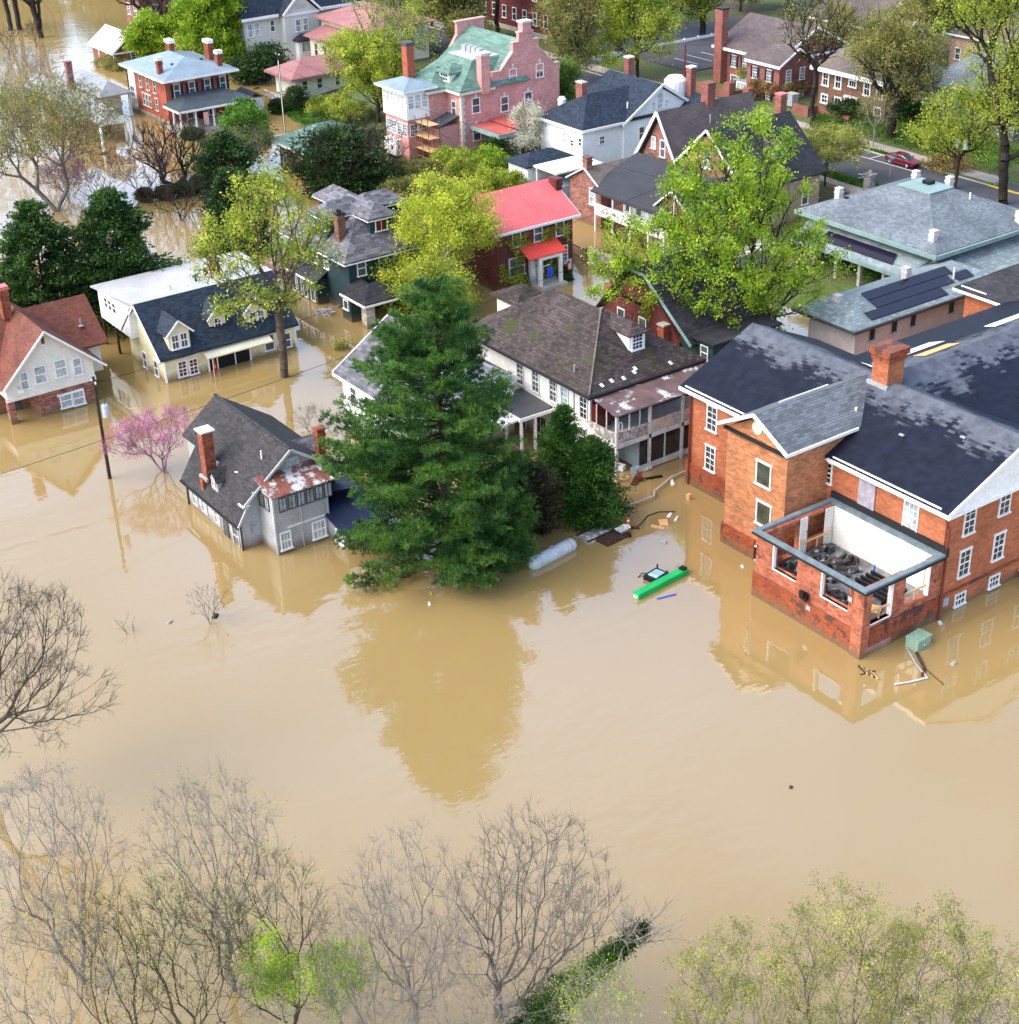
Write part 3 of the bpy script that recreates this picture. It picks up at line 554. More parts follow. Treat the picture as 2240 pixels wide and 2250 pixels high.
MB().tube([(-63.5, 75.7, 2.1), (-63.5, 75.7, 2.7)], .07, 8).build('pipe_stub', 'blue_plastic', label='short blue pipe standing by the white annex wall', cat='pipe')
# ================================================================== 2. long white house with brown roof and two-storey porch
T = thing('white_house', 'long white house with a mossy brown hip roof, dormer and a worn two-storey porch', 'house', (-101, 78.5, 0))
part(T, 'wall', 'white_stucco', lambda m: m.box(-110.2, -92.5, 72.9, 84.2, -3, 6.55))
rf = part(T, 'roof', 'brown_shingle', lambda m: m.hip(-111.0, -91.75, 72.2, 84.9, 6.7, 10.85))
part(T, 'ridge_cap', 'tan_shingle', lambda m: m.beam((-91.9, 72.35, 6.83), (-98.1, 78.5, 10.91), .14, .06))
part(T, 'gutter', 'black_pipe', lambda m: (m.box(-111, -91.6, 72.08, 72.2, 6.5, 6.68), m.box(-91.75, -91.6, 72.2, 84.9, 6.5, 6.68)))
d = part(T, 'dormer', 'white_siding', lambda m: m.box(-97.6, -94.2, 78.45, 80.15, 7.6, 9.75))
MB().slab([(-93.8, 78.1, 9.8), (-93.8, 80.5, 9.8), (-94.9, 79.3, 10.55)], .12).slab([(-93.8, 78.1, 9.8), (-94.9, 79.3, 10.55), (-98.3, 79.3, 10.6), (-98.3, 78.1, 9.85)], .12).slab([(-93.8, 80.5, 9.8), (-98.3, 80.5, 9.85), (-98.3, 79.3, 10.6), (-94.9, 79.3, 10.55)], .12).build('dormer_roof', 'brown_shingle', d)
win(T, 'R', -94.2, 79.3, 8.95, 1.0, 1.25, cols=3, rows=4, sill=True, tw=.15)
for x, y, g_ in ((355, 760, 'glass_mid'), (482, 820, 'glass_mid'), (628, 900, 'glass_mid'), (722, 955, 'glass_aqua'), (880, 1040, 'glass_dark')): winp(T, 'L', 72.9, 'h3', x, y, .85, 1.85, cols=2, rows=4, gl=g_, fr='worn_white')
for x, y in ((500, 1170), (635, 1150), (875, 1280), (375, 1145)): winp(T, 'L', 72.9, 'h3', x, y, .85, 1.5, cols=2, rows=2, gl='glass_mid', fr='worn_white')
part(T, 'drainpipe', 'steel', lambda m: (m.tube([(-94.6, 72.84, 6.5), (-94.6, 72.84, -1)], .05, 8)))
# porch
part(T, 'porch_roof', 'porch_metal', lambda m: m.slab([(-88.35, 72.3, 6.15), (-88.35, 84.9, 6.15), (-92.5, 84.9, 6.5), (-92.5, 72.75, 6.5)], .1))
part(T, 'porch_back_wall', 'blue_wall', lambda m: m.box(-92.5, -92.38, 73, 84, 3.4, 6.3))
part(T, 'porch_floor', 'worn_white', lambda m: m.box(-92.4, -88.75, 72.75, 84.2, 3.1, 3.35))
for y in (72.67, 76.15, 79.7, 83.3):
    part(T, 'porch_post', 'worn_white', lambda m: m.box(-88.82, -88.62, y-.1, y+.12, -2 if y != 76.15 else .1, 6.05))
part(T, 'porch_post', 'worn_white', lambda m: m.box(-92.35, -92.15, 72.66, 72.86, -2, 6.3))
def f(m):
    m.box(-88.85, -88.62, 72.8, 84.2, 3.02, 3.4); m.box(-92.3, -88.85, 72.6, 72.75, 3.02, 3.4); m.box(-88.8, -88.66, 72.8, 84, 5.85, 6.02)
    for y in (74.0, 75.1): m.box(-88.78, -88.68, y-.04, y+.04, 4.3, 5.9)
    for x in (-91.3, -90.0): m.box(x-.04, x+.04, 72.62, 72.7, 4.3, 6.1)
part(T, 'porch_frame', 'worn_white', f)
part(T, 'porch_railing', 'grey_wood', lambda m: ([m.box(-88.76, -88.7, 72.8+i*.2, 72.98+i*.2, 3.4, 4.35) for i in range(17)], [m.box(-92.2+i*.2, -92.02+i*.2, 72.62, 72.68, 3.4, 4.35) for i in range(17)], m.box(-88.8, -88.66, 72.8, 76.1, 4.35, 4.43)))
part(T, 'porch_cloth', 'patch_cloth', lambda m: (m.box(-88.74, -88.7, 76.3, 79.55, 3.5, 4.5), m.box(-88.74, -88.7, 79.85, 83, 3.5, 4.5)))
part(T, 'porch_panel', 'glass_red', lambda m: (m.box(-91.9, -91.8, 72.9, 74.6, 3.5, 6.0), m.box(-92.3, -91.4, 72.8, 72.86, 3.5, 5.9)))
part(T, 'under_porch_wall', 'porch_blue', lambda m: (m.box(-92.38, -92.3, 73, 75.3, -1, 3.0), m.box(-92.3, -89.0, 75.3, 75.4, .3, 3.0)))
part(T, 'plastic_screen', 'glass_dark', lambda m: (m.box(-88.95, -88.9, 75.3, 77.9, .55, 3.0), m.box(-88.95, -88.9, 78.0, 79.6, .7, 3.0), m.box(-88.95, -88.9, 79.9, 83.2, .7, 3.0)))
part(T, 'porch_beam', 'worn_white', lambda m: (m.box(-89.0, -88.85, 75.0, 84, .1, .6), m.box(-88.9, -88.8, 77.9, 78.0, .6, 3.0)))
part(T, 'lattice', 'worn_white', lambda m: [m.beam((-92.2+i*.2, 72.66, 2.3-i*.03), (-91.4+i*.2, 72.66, -.4), .05, .02) for i in range(-2, 13)])
part(T, 'porch_side_wall', 'worn_white', lambda m: m.box(-92.4, -91.2, 72.7, 72.76, 1.3, 3.0))
part(T, 'roof_vent', 'steel', lambda m: m.tube([(-95.2, 73.4, 7.4), (-95.2, 73.4, 8.1)], .08, 8))
# white roof patches along the eave (fallen shingles)
part(T, 'loose_flashing', 'white_paint', lambda m: [m.obox((-92.3-k, y, 7.06+k*.66), .2, .32, .34, 0, .03, tilt=-.6) for y, k in ((74.0, 0), (75.1, .1), (76.3, 0), (77.6, .2), (77.9, .45), (81.4, 0))])
# rear small roof at the back left
part(T, 'back_roof', 'brown_shingle', lambda m: m.hip(-121, -116.3, 82.7, 86.8, 4.6, 5.6)); part(T, 'back_wall', 'white_stucco', lambda m: m.box(-120.4, -110.2, 83.2, 86.2, -3, 4.5))
# white portico on the long side
def f(m): m.slab([(-102.2, 69.5, 3.5), (-97.6, 69.5, 3.35), (-97.6, 72.9, 3.55), (-102.2, 72.9, 3.7)], .12)
part(T, 'portico_roof', 'dark_flat', f)
part(T, 'portico_trim', 'white_paint', lambda m: (m.box(-102.2, -97.5, 69.38, 69.5, 3.1, 3.4), m.box(-97.6, -97.48, 69.5, 72.9, 3.1, 3.4)))
for x, y in ((-97.75, 69.65), (-97.75, 71.1), (-99.9, 69.65), (-102.0, 69.65)): part(T, 'portico_post', 'white_paint', lambda m: m.box(x-.1, x+.1, y-.1, y+.1, -2, 3.2))
part(T, 'portico_railing', 'grey_wood', lambda m: (m.box(-99.8, -97.8, 69.63, 69.69, .9, .98), m.box(-99.8, -97.8, 69.63, 69.69, .35, .43)))
part(T, 'side_door', 'dark_wood', lambda m: m.box(-99.6, -98.7, 72.82, 72.89, -.5, 1.9))
# ================================================================== 2b. house behind the pine
T = thing('white_gabled_house', 'white gabled house with pale grey shingles mostly hidden behind the tall pine', 'house', (-107, 66, 0))
part(T, 'wall', 'white_siding', lambda m: m.gwall(-111.9, -101.5, 60.6, 71.6, -3, 5.4, 8.8, 'x', 66.0))
part(T, 'roof', 'grey_shingle', lambda m: m.gable(-112.4, -101.0, 60.0, 72.0, 5.25, 9.1, 'x', 66.0))
part(T, 'trim', 'white_paint', lambda m: (m.box(-112.4, -101, 59.9, 60.0, 4.95, 5.2), m.beam((-101.0, 60.0, 5.2), (-101.0, 66, 9.05), .12, .25), m.beam((-101.0, 72.0, 5.2), (-101.0, 66, 9.05), .12, .25), m.beam((-112.45, 60.0, 5.2), (-112.45, 66, 9.05), .12, .2)))
for x in (-110, -107.5, -105, -102.8): win(T, 'L', 60.6, x, 3.8, .9, 1.6, **CURT); win(T, 'L', 60.6, x, .8, .9, 1.4, **CURT)
for y in (63, 66, 69): win(T, 'R', -101.5, y, 3.8, .9, 1.6, **CURT)
part(T, 'porch_roof', 'white_paint', lambda m: m.slab([(-101.4, 64.6, 3.2), (-97.8, 66.2, 3.1), (-97.8, 69.3, 3.3), (-101.4, 69.3, 3.4)], .2))
# ================================================================== 3. grey shingled house
T = thing('grey_house', 'grey shingled house with a charcoal roof and a rusty metal roof over its sun porch', 'house', (-102, 47.5, 0))
k = (44.4, 4.92)
def f(m):
    m.slab([(-109.9, k[0], k[1]), (-97.1, k[0], k[1]), (-97.1, 47.67, 7.5), (-109.9, 47.67, 7.5)], .18)
    m.slab([(-107.4, 42.75, 2.35), (-97.3, 42.75, 2.3), (-97.3, k[0], k[1]), (-107.4, k[0], k[1])], .18)
    m.slab([(-97.1, 52.5, 4.2), (-109.9, 52.5, 4.2), (-109.9, 47.67, 7.5), (-97.1, 47.67, 7.5)], .18)
    m.slab([(-97.1, 43.35, 4.05), (-97.1, 44.4, 4.93), (-97.65, 44.4, 4.93), (-97.65, 43.35, 4.05)], .12)
rf = part(T, 'roof', 'charcoal_shingle', f)
part(T, 'wall', 'grey_siding', lambda m: m.prism([(43.17, -3), (51.6, -3), (51.6, 4.6), (47.67, 7.2), (44.55, 4.85), (43.17, 2.4)], 'x', -107.4, -97.75))
part(T, 'upper_wall', 'grey_siding', lambda m: m.prism([(44.6, 1), (51.6, 1), (51.6, 4.6), (47.67, 7.2), (44.6, 4.85)], 'x', -109.4, -107.4))
part(T, 'ridge_cap', 'slate_dark', lambda m: m.tube([(-109.9, 47.67, 7.52), (-97.1, 47.67, 7.52)], .12, 8))
def f(m):
    m.beam((-97.08, 43.35, 3.98), (-97.08, 47.67, 7.42), .1, .2); m.beam((-97.08, 52.5, 4.12), (-97.08, 47.67, 7.42), .1, .2)
    m.beam((-97.28, 42.75, 2.25), (-97.28, 44.35, 4.85), .1, .16); m.box(-97.74, -97.6, 45.4, 50.6, 5.55, 5.72)
part(T, 'rake_board', 'grey_trim', f)
part(T, 'gutter_end', 'white_paint', lambda m: (m.box(-97.9, -97.05, 43.2, 43.32, 3.85, 3.97), m.box(-97.15, -97.05, 43.32, 43.8, 3.9, 4.02)))
part(T, 'gutter', 'black_pipe', lambda m: m.box(-107.4, -97.25, 42.62, 42.75, 2.12, 2.28))
part(T, 'drainpipe', 'black_pipe', lambda m: m.tube([(-97.65, 43.08, 2.2), (-97.65, 43.08, -1)], .07, 8)); part(T, 'drainpipe', 'black_pipe', lambda m: m.tube([(-107.2, 43.08, 2.3), (-107.2, 43.08, -1)], .07, 8))
part(T, 'sun_porch', 'grey_siding', lambda m: m.prism([(44.85, -3), (49.5, -3), (49.5, 5.0), (44.85, 5.05)], 'x', -97.7, -95.35))
part(T, 'porch_roof', 'rust_metal', lambda m: m.slab([(-95.1, 44.65, 5.02), (-95.1, 50.1, 5.02), (-97.75, 50.1, 5.75), (-97.75, 44.65, 5.75)], .08))
for i in range(6): win(T, 'R', -95.35, 45.32+.36+i*.78-.0, 4.15, .56, 1.1, cols=2, rows=1, gl='glass_light', fr='dark_flat', sill=False, tw=.06)
for i in range(2): win(T, 'L', 44.85, -97.1+i*.85, 4.15, .6, 1.1, cols=2, rows=1, gl='glass_light', fr='dark_flat', sill=False, tw=.06)
winp(T, 'R', -95.35, '74', 1085, 1430, .75, 1.35, cols=3, rows=2, gl='glass_light'); winp(T, 'R', -95.35, '74', 1405, 1322, 1.0, 1.35, cols=3, rows=2, gl='glass_light')
part(T, 'board_trim', 'grey_trim', lambda m: (m.box(-95.34, -95.28, 44.8, 44.95, -1, 5.0), m.box(-95.34, -95.28, 49.4, 49.52, -1, 5.0), m.box(-95.33, -95.29, 47.1, 47.16, -1, 5.0)))
part(T, 'rot_band', 'worn_stucco', lambda m: m.box(-95.34, -95.27, 45.9, 49.2, 2.02, 2.18))
part(T, 'lean_to', 'grey_siding', lambda m: m.box(-97.0, -92.75, 49.5, 53.2, -3, 1.5)); part(T, 'lean_to_roof', 'navy_flat', lambda m: m.slab([(-92.5, 49.1, 1.6), (-92.5, 53.5, 1.6), (-97.7, 53.5, 2.6), (-97.7, 49.1, 2.6)], .1))
win(T, 'L', 49.5, -93.8, .65, .95, .95, cols=3, rows=1, gl='glass_light')
part(T, 'side_roof', 'navy_flat', lambda m: m.slab([(-98.2, 50.2, 3.6), (-96.2, 50.2, 3.4), (-96.2, 52.8, 3.0), (-98.2, 52.8, 3.1)], .12))
for i, x in enumerate((-105.9, -104.2, -101.9)): win(T, 'L', 43.17, x, 1.15, .8, 1.2, gl='glass_light', fr='grey_trim', sill=False)
part(T, 'side_door', 'glass_dark', lambda m: m.box(-100.9, -100.0, 43.08, 43.15, -.8, 1.75)); win(T, 'L', 43.17, -98.8, .75, .9, 1.6, gl='glass_mid', fr='grey_trim', sill=False)
win(T, 'R', -97.75, 48.0, 6.15, .9, .55, rows=1, gl='glass_light', fr='grey_trim', sill=False)
c = MB().box(-104.3, -103.4, 43.35, 44.25, 3.3, 7.7).box(-104.1, -103.6, 43.0, 43.35, 1.6, 3.7).build('chimney', 'chimney_brick', T)
MB().box(-104.45, -103.25, 43.2, 44.4, 7.705, 7.82).build('cap', 'white_paint', c); MB().box(-104.5, -103.2, 43.15, 43.35, 3.6, 3.85).box(-104.5, -103.2, 44.25, 44.45, 4.4, 4.95).build('flashing', 'steel', c)
chimney(T, -99.2, 51.3, 4.3, 7.3, .65, .65, cap='chimney_brick', ch=.15)
d = MB().gwall(-102.75, -101.65, 43.35, 45.6, 2.8, 4.35, 4.95, 'y', -102.2).build('dormer', 'grey_siding', T)
MB().gable(-103.05, -101.35, 43.15, 46.4, 4.3, 5.1, 'y', -102.2, .1).build('dormer_roof', 'charcoal_shingle', d); win(T, 'L', 43.35, -102.2, 4.0, .5, .55, gl='glass_light', fr='grey_trim', sill=False, tw=.08)
d = MB().gwall(-101.9, -100.2, 49.5, 51.6, 3.5, 5.4, 5.9, 'y', -101.05).build('dormer', 'grey_siding', T)
MB().gable(-102.3, -99.8, 49.1, 52.0, 5.2, 6.1, 'y', -101.05, .1).build('dormer_roof', 'grey_shingle', d)
part(T, 'vent_pipe', 'white_paint', lambda m: m.tube([(-99.2, 46.2, 6.2), (-99.2, 46.2, 7.0)], .07, 8)); part(T, 'tin_patch', 'white_paint', lambda m: m.obox((-100.6, 44.6, 5.1), .4, .3, .15, 0, .04))
# ================================================================== 4. yellow house
T = thing('yellow_house', 'pale yellow house with navy shingles in front and a flat white rear roof', 'house', (-136, 59, 0))
part(T, 'wall', 'cream_siding', lambda m: (m.prism([(-138.9, -3), (-130.94, -3), (-130.94, 2.5), (-135.2, 6.4), (-138.9, 3.2)], 'y', 52.1, 66.1)))
part(T, 'rear_wall', 'white_siding', lambda m: m.box(-143.9, -136.5, 51.4, 66.6, 2.9, 6.0)); [part(T, 'rear_post', 'dark_wood', lambda m: m.box(x, x+.2, 51.4, 51.6, -2, 2.9)) for x in (-143.8, -140.6)]
part(T, 'front_roof', 'navy_shingle', lambda m: m.slab([(-130.4, 51.5, 2.55), (-130.4, 66.3, 2.55), (-135.2, 66.3, 6.75), (-135.2, 51.5, 6.75)], .18))
part(T, 'side_roof', 'navy_shingle', lambda m: m.slab([(-135.25, 51.5, 6.72), (-135.25, 52.4, 6.72), (-139.0, 52.4, 3.1), (-139.0, 51.5, 3.1)], .14))
rf = part(T, 'rear_roof', 'membrane', lambda m: m.slab([(-135.22, 51.45, 6.78), (-135.22, 66.4, 6.78), (-144.4, 67.2, 6.15), (-144.4, 50.9, 6.15)], .16))
part(T, 'brackets', 'white_paint', lambda m: [m.beam((-135.2-i*.75, 51.6, 6.4-i*.7), (-135.2-i*.75, 52.05, 6.2-i*.7), .1, .35) for i in range(-4, 5) if i >= 0] and (m.beam((-130.35, 51.45, 2.4), (-135.2, 51.45, 6.62), .1, .18), m.beam((-138.95, 51.45, 3.0), (-135.2, 51.45, 6.62), .1, .18)))
part(T, 'corner_board', 'white_paint', lambda m: (m.box(-131.05, -130.88, 52.04, 52.2, -2, 2.5)))
part(T, 'corner_board', 'white_paint', lambda m: m.box(-131.05, -130.88, 66.0, 66.16, -2, 2.5))
for i, s in enumerate((-141.9, -140.9, -139.9)): win(T, 'L', 51.4, s, 5.0, .7, 1.0, gl='glass_mid', sill=False)
def dormer(T, xf, y0, y1, zb, zw, zp, mat, rm, back, wins=(), ov=.35, tw=.12, gl='glass_mid', wh=1.0, ww=.6):
    ym = (y0+y1)/2; d = MB().gwall(xf-back, xf, y0, y1, zb, zw, zp-.1, 'x').build('dormer', mat, T)
    MB().gable(xf-back-.5, xf+ov, y0-ov, y1+ov, zw-.15, zp+.08, 'x', None, .1).build('dormer_roof', rm, d)
    MB().beam((xf+ov+.03, y0-ov, zw-.22), (xf+ov+.03, ym, zp), .08, .16).beam((xf+ov+.03, y1+ov, zw-.22), (xf+ov+.03, ym, zp), .08, .16).build('rake_board', 'white_paint', d)
    for y in wins: win(T, 'R', xf, y, zb+.25+wh/2, ww, wh, rows=2, cols=2, gl=gl, tw=tw)
dormer(T, -131.0, 52.85, 55.0, 2.9, 4.75, 5.9, 'cream_siding', 'navy_shingle', 3.2, (53.5, 54.4), wh=1.3)
dormer(T, -132.0, 57.6, 59.3, 3.4, 4.9, 5.9, 'cream_siding', 'navy_shingle', 2.6, (58.45,), gl='glass_dark'); dormer(T, -131.6, 61.3, 63.6, 3.0, 4.9, 6.0, 'cream_siding', 'navy_shingle', 3.0, (62.0, 62.9), wh=1.2)
for x, y in ((1020, 788), (1082, 775)): winp(T, 'R', -130.94, '4', x, y, .75, 1.45, cols=2, rows=4, gl='glass_red')
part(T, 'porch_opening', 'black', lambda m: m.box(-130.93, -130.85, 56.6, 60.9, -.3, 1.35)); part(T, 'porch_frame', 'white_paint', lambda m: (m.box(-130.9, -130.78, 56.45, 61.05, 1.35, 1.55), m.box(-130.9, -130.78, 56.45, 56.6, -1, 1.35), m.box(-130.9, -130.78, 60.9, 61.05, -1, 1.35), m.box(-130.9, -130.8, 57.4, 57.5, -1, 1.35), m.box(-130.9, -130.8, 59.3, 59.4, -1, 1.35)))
part(T, 'porch_canopy', 'cream_paint', lambda m: m.slab([(-129.7, 56.0, 1.85), (-129.7, 63.0, 1.85), (-131, 63.0, 2.4), (-131, 56.0, 2.4)], .12))
for x, y, g_ in ((1505, 640, 'glass_mid'),): winp(T, 'R', -130.94, '4', x, y, .9, 1.5, gl=g_)
win(T, 'R', -130.94, 65.0, 1.0, .9, 1.4, **CURT)
for s in (-133.0, -135.6): win(T, 'L', 52.1, s, .8, .7, 1.5, gl='glass_mid')
chimney(T, -138.2, 61.6, 6.4, 8.0, .75, .75, cap='black', ch=.3); part(T, 'roof_vent', 'black', lambda m: (m.tube([(-137.6, 59.2, 6.6), (-137.6, 59.2, 7.0)], .12, 8), m.tube([(-137.6, 59.2, 7.0), (-137.6, 59.2, 7.2)], .28, 10))); part(T, 'roof_vent', 'black', lambda m: m.tube([(-138.9, 60.9, 6.5), (-138.9, 60.9, 7.2)], .25, 10))
part(T, 'vent_pipe', 'steel', lambda m: (m.tube([(-137, 56.2, 6.6), (-137, 56.2, 7.1)], .06, 6), m.tube([(-140, 62, 6.4), (-140, 62, 7.1)], .06, 6)))
# ================================================================== 5. rust-roofed house, left edge
T = thing('stucco_house', 'white stucco and brick house with a rust red shingle roof, cut by the left edge', 'house', (-135, 41, 0))
part(T, 'lower_wall', 'rough_brick', lambda m: (m.box(-139, -131.1, 39.8, 45.15, -3, 2.45), m.box(-139, -134, 36.5, 39.8, -3, 2.45), m.box(-131.8, -131.1, 37.0, 37.6, -3, 2.45)))
part(T, 'stucco_gable', 'worn_stucco', lambda m: m.prism([(37.0, 2.45), (45.3, 2.45), (45.3, 4.35), (41.1, 8.0), (37.0, 3.95)], 'x', -140, -131.0)); part(T, 'sill_band', 'worn_stucco', lambda m: m.box(-131.05, -130.9, 36.9, 45.35, 2.25, 2.62))
rf = part(T, 'roof', 'rust_shingle', lambda m: (m.gable(-141, -130.3, 36.5, 46.3, 3.75, 8.35, 'x', 41.1), m.gable(-142.3, -133.5, 34, 48.0, 4.5, 7.9, 'y', -138)))
part(T, 'rear_wall', 'worn_stucco', lambda m: m.gwall(-141.6, -134.4, 34.5, 47.4, 1.5, 4.7, 7.6, 'y', -138))
part(T, 'rake_board', 'white_paint', lambda m: (m.beam((-130.25, 36.5, 3.6), (-130.25, 41.1, 8.22), .1, .18), m.beam((-130.25, 46.3, 3.6), (-130.25, 41.1, 8.22), .1, .18)))
for x, y, ww in ((135, 855, .6), (225, 820, .95), (338, 785, .95), (432, 775, .65)): winp(T, 'R', -131.0, '4', x, y, ww, 1.5, gl='glass_light', cols=1)
part(T, 'window_unit', 'white_paint', lambda m: m.box(-131, -130.6, 38.05, 38.5, 2.95, 3.3))
part(T, 'gable_crest', 'rust_shingle', lambda m: m.box(-130.98, -130.9, 40.95, 41.2, 6.9, 7.6))
for y in (42.0, 43.15): winp(T, 'R', -131.1, '4', 370 if y < 43 else 440, 965 if y < 43 else 950, .95, 1.25, gl='glass_light', cols=1, rows=2)
part(T, 'arched_head', 'white_paint', lambda m: m.box(-131.09, -130.98, 41.5, 44.0, 1.5, 1.72)); part(T, 'porch_door', 'glass_mid', lambda m: m.box(-133.95, -133.85, 37.9, 38.9, -.5, 1.6))
chimney(T, -137.3, 40.2, 7.6, 10.4, .8, .8, cap='red_metal', ch=.35); part(T, 'vent_pipe', 'steel', lambda m: (m.tube([(-135.2, 46.2, 5.9), (-135.2, 46.2, 6.7)], .07, 8), m.obox((-135.2, 46.2, 6.05), 0, .4, .4, -.1, -.05)))
# ================================================================== 6. dark green foursquare
T = thing('green_house', 'dark green foursquare house with a grey hip roof and four broad dormers', 'house', (-140.8, 79.5, 0))
part(T, 'wall', 'green_siding', lambda m: m.box(-147, -134.8, 74.8, 84.2, -3, 5.85))
rf = part(T, 'roof', 'grey_shingle', lambda m: m.hip(-147.8, -134.0, 73.9, 85.1, 6.0, 10.4, ins=5.6))
part(T, 'fascia', 'white_paint', lambda m: m.ring(-147.85, -133.95, 73.85, 85.15, 5.7, 5.82, .12))
part(T, 'porch_roof', 'slate_dark', lambda m: (m.slab([(-129.9, 73.6, 2.85), (-129.9, 84, 2.85), (-134.8, 84, 4.1), (-133, 76, 3.7)], .14), m.slab([(-134.8, 73.6, 2.95), (-129.9, 73.6, 2.85), (-133, 76, 3.7), (-134.8, 76, 3.9)], .14)))
part(T, 'porch_trim', 'white_paint', lambda m: (m.box(-129.95, -129.83, 73.5, 84, 2.5, 2.72), m.box(-134.8, -129.95, 73.48, 73.58, 2.5, 2.72)))
part(T, 'stone_pier', 'stone', lambda m: m.box(-131.4, -130.4, 74.0, 75.0, -3, 2.5)); part(T, 'stone_pier', 'stone', lambda m: m.box(-131.4, -130.4, 82.6, 83.6, -3, 2.5))
part(T, 'side_wing', 'green_siding', lambda m: m.box(-134.8, -133.0, 73.7, 76, -3, 2.6)); win(T, 'L', 73.7, -133.9, 1.7, .8, .9, rows=1)
part(T, 'bay', 'green_siding', lambda m: m.prism([(-145.3, -3), (-139.6, -3), (-139.6, 2.7), (-145.3, 2.7)], 'y', 73.5, 74.8)); part(T, 'bay_roof', 'slate_dark', lambda m: m.slab([(-146, 73.0, 2.8), (-139, 73.0, 2.7), (-139.4, 74.8, 3.5), (-146, 74.8, 3.5)], .12))
part(T, 'bay_trim', 'white_paint', lambda m: m.box(-146, -139, 72.9, 73.0, 2.5, 2.68))
for x in (-144.6, -143.4, -142.1, -140.5): win(T, 'L', 73.5, x, 1.2, .75, 1.9, rows=1, sill=False)
for x in (-145.4, -143.8, -141.6, -139.4): win(T, 'L', 74.8, x, 4.6, .75, 1.5, gl='glass_mid')
for y in (76.3, 78.9, 80.7, 82.6): win(T, 'R', -134.8, y, 4.8, .9, 1.5, gl='glass_mid')
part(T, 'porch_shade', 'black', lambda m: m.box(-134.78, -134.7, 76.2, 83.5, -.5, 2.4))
def sdormer(name, rect, ze_, face, lab=None):
    x0, x1, y0, y1 = rect; d = MB().box(x0+.5, x1-.5, y0+.5, y1-.5, 6.4, ze_-.1).build('dormer', 'green_siding', T)
    MB().hip(x0, x1, y0, y1, ze_, ze_+1.15, ins=1.6).build('dormer_roof', 'grey_shingle', d); MB().ring(x0-.03, x1+.03, y0-.03, y1+.03, ze_-.28, ze_-.19, .1).build('fascia', 'white_paint', d)
sdormer('s', (-141.5, -135.6, 77.9, 81.6), 9.35, 'R'); sdormer('w', (-142.6, -138.9, 74.6, 80.5), 9.35, 'L'); sdormer('n', (-147.2, -141, 77.9, 81.6), 9.35, 'R'); sdormer('e', (-142.6, -138.9, 79, 84.8), 9.35, 'R')
win(T, 'R', -136.1, 79.75, 8.35, 1.3, 1.05, cols=2, rows=1, gl='glass_red'); win(T, 'L', 75.1, -140.7, 8.3, 2.2, .9, cols=3, rows=1, gl='glass_mid')
chimney(T, -137.6, 75.7, 6.6, 10.0, .85, .85, mat='brown_brick', cap='black', pots=2)
# ================================================================== 7. red metal roof house
T = thing('brick_house', 'dark red brick house with a bright red metal roof and red porch hood', 'house', (-134.5, 96, 0))
part(T, 'wall', 'dark_red', lambda m: m.box(-139.4, -130.3, 90.2, 100.3, -3, 6.55))
rf = part(T, 'roof', 'red_metal', lambda m: m.gable(-140.2, -129.9, 89.7, 101.0, 6.65, 9.5, 'y', -135))
part(T, 'gable_wall', 'dark_red', lambda m: m.gwall(-139.4, -130.3, 99.9, 100.3, 6.4, 6.8, 9.2, 'y', -135)); part(T, 'trim', 'white_paint', lambda m: (m.box(-129.9, -129.78, 89.7, 101.05, 6.35, 6.62), m.beam((-129.9, 101.05, 6.5), (-135, 101.05, 9.38), .08, .2)))
for x, y in ((435, 290), (320, 320), (205, 350)): winp(T, 'R', -130.3, '61', x, y, .95, 1.6, gl='glass_mid')
winp(T, 'R', -130.3, '61', 457, 425, .85, 1.6, gl='glass_mid', cols=2, rows=4); winp(T, 'R', -130.3, '61', 207, 495, 1.9, 1.9, gl='glass_mid', cols=2, rows=2)
part(T, 'porch_hood', 'bright_red_metal', lambda m: m.slab([(-128.2, 92.9, 3.7), (-128.2, 97.9, 3.7), (-130.3, 97.9, 4.7), (-130.3, 92.9, 4.7)], .1)); part(T, 'porch_beam', 'white_paint', lambda m: m.box(-128.6, -128.3, 94.3, 97.4, 3.2, 3.55))
for y in (94.5, 97.2): part(T, 'porch_column', 'white_paint', lambda m: m.box(-128.6, -128.25, y-.18, y+.18, -1, 3.2))
part(T, 'porch_wall', 'white_siding', lambda m: m.box(-130.28, -130.2, 94.3, 97.4, .2, 3.6)); part(T, 'door', 'dark_red', lambda m: m.box(-130.2, -130.12, 96.3, 97.1, .4, 2.6)); win(T, 'R', -130.2, 95.9, 1.8, .4, 1.4, cols=2, rows=4, sill=False)
part(T, 'step', 'concrete', lambda m: m.box(-130.2, -127.6, 94.2, 97.6, -1, .35)); part(T, 'plinth', 'concrete', lambda m: m.box(-130.3, -130.15, 90.0, 94.2, -1, .25))
chimney(T, -133.9, 100.75, -2, 9.6, 1.3, .8, mat='dark_red', cap='dark_red', ch=.2)
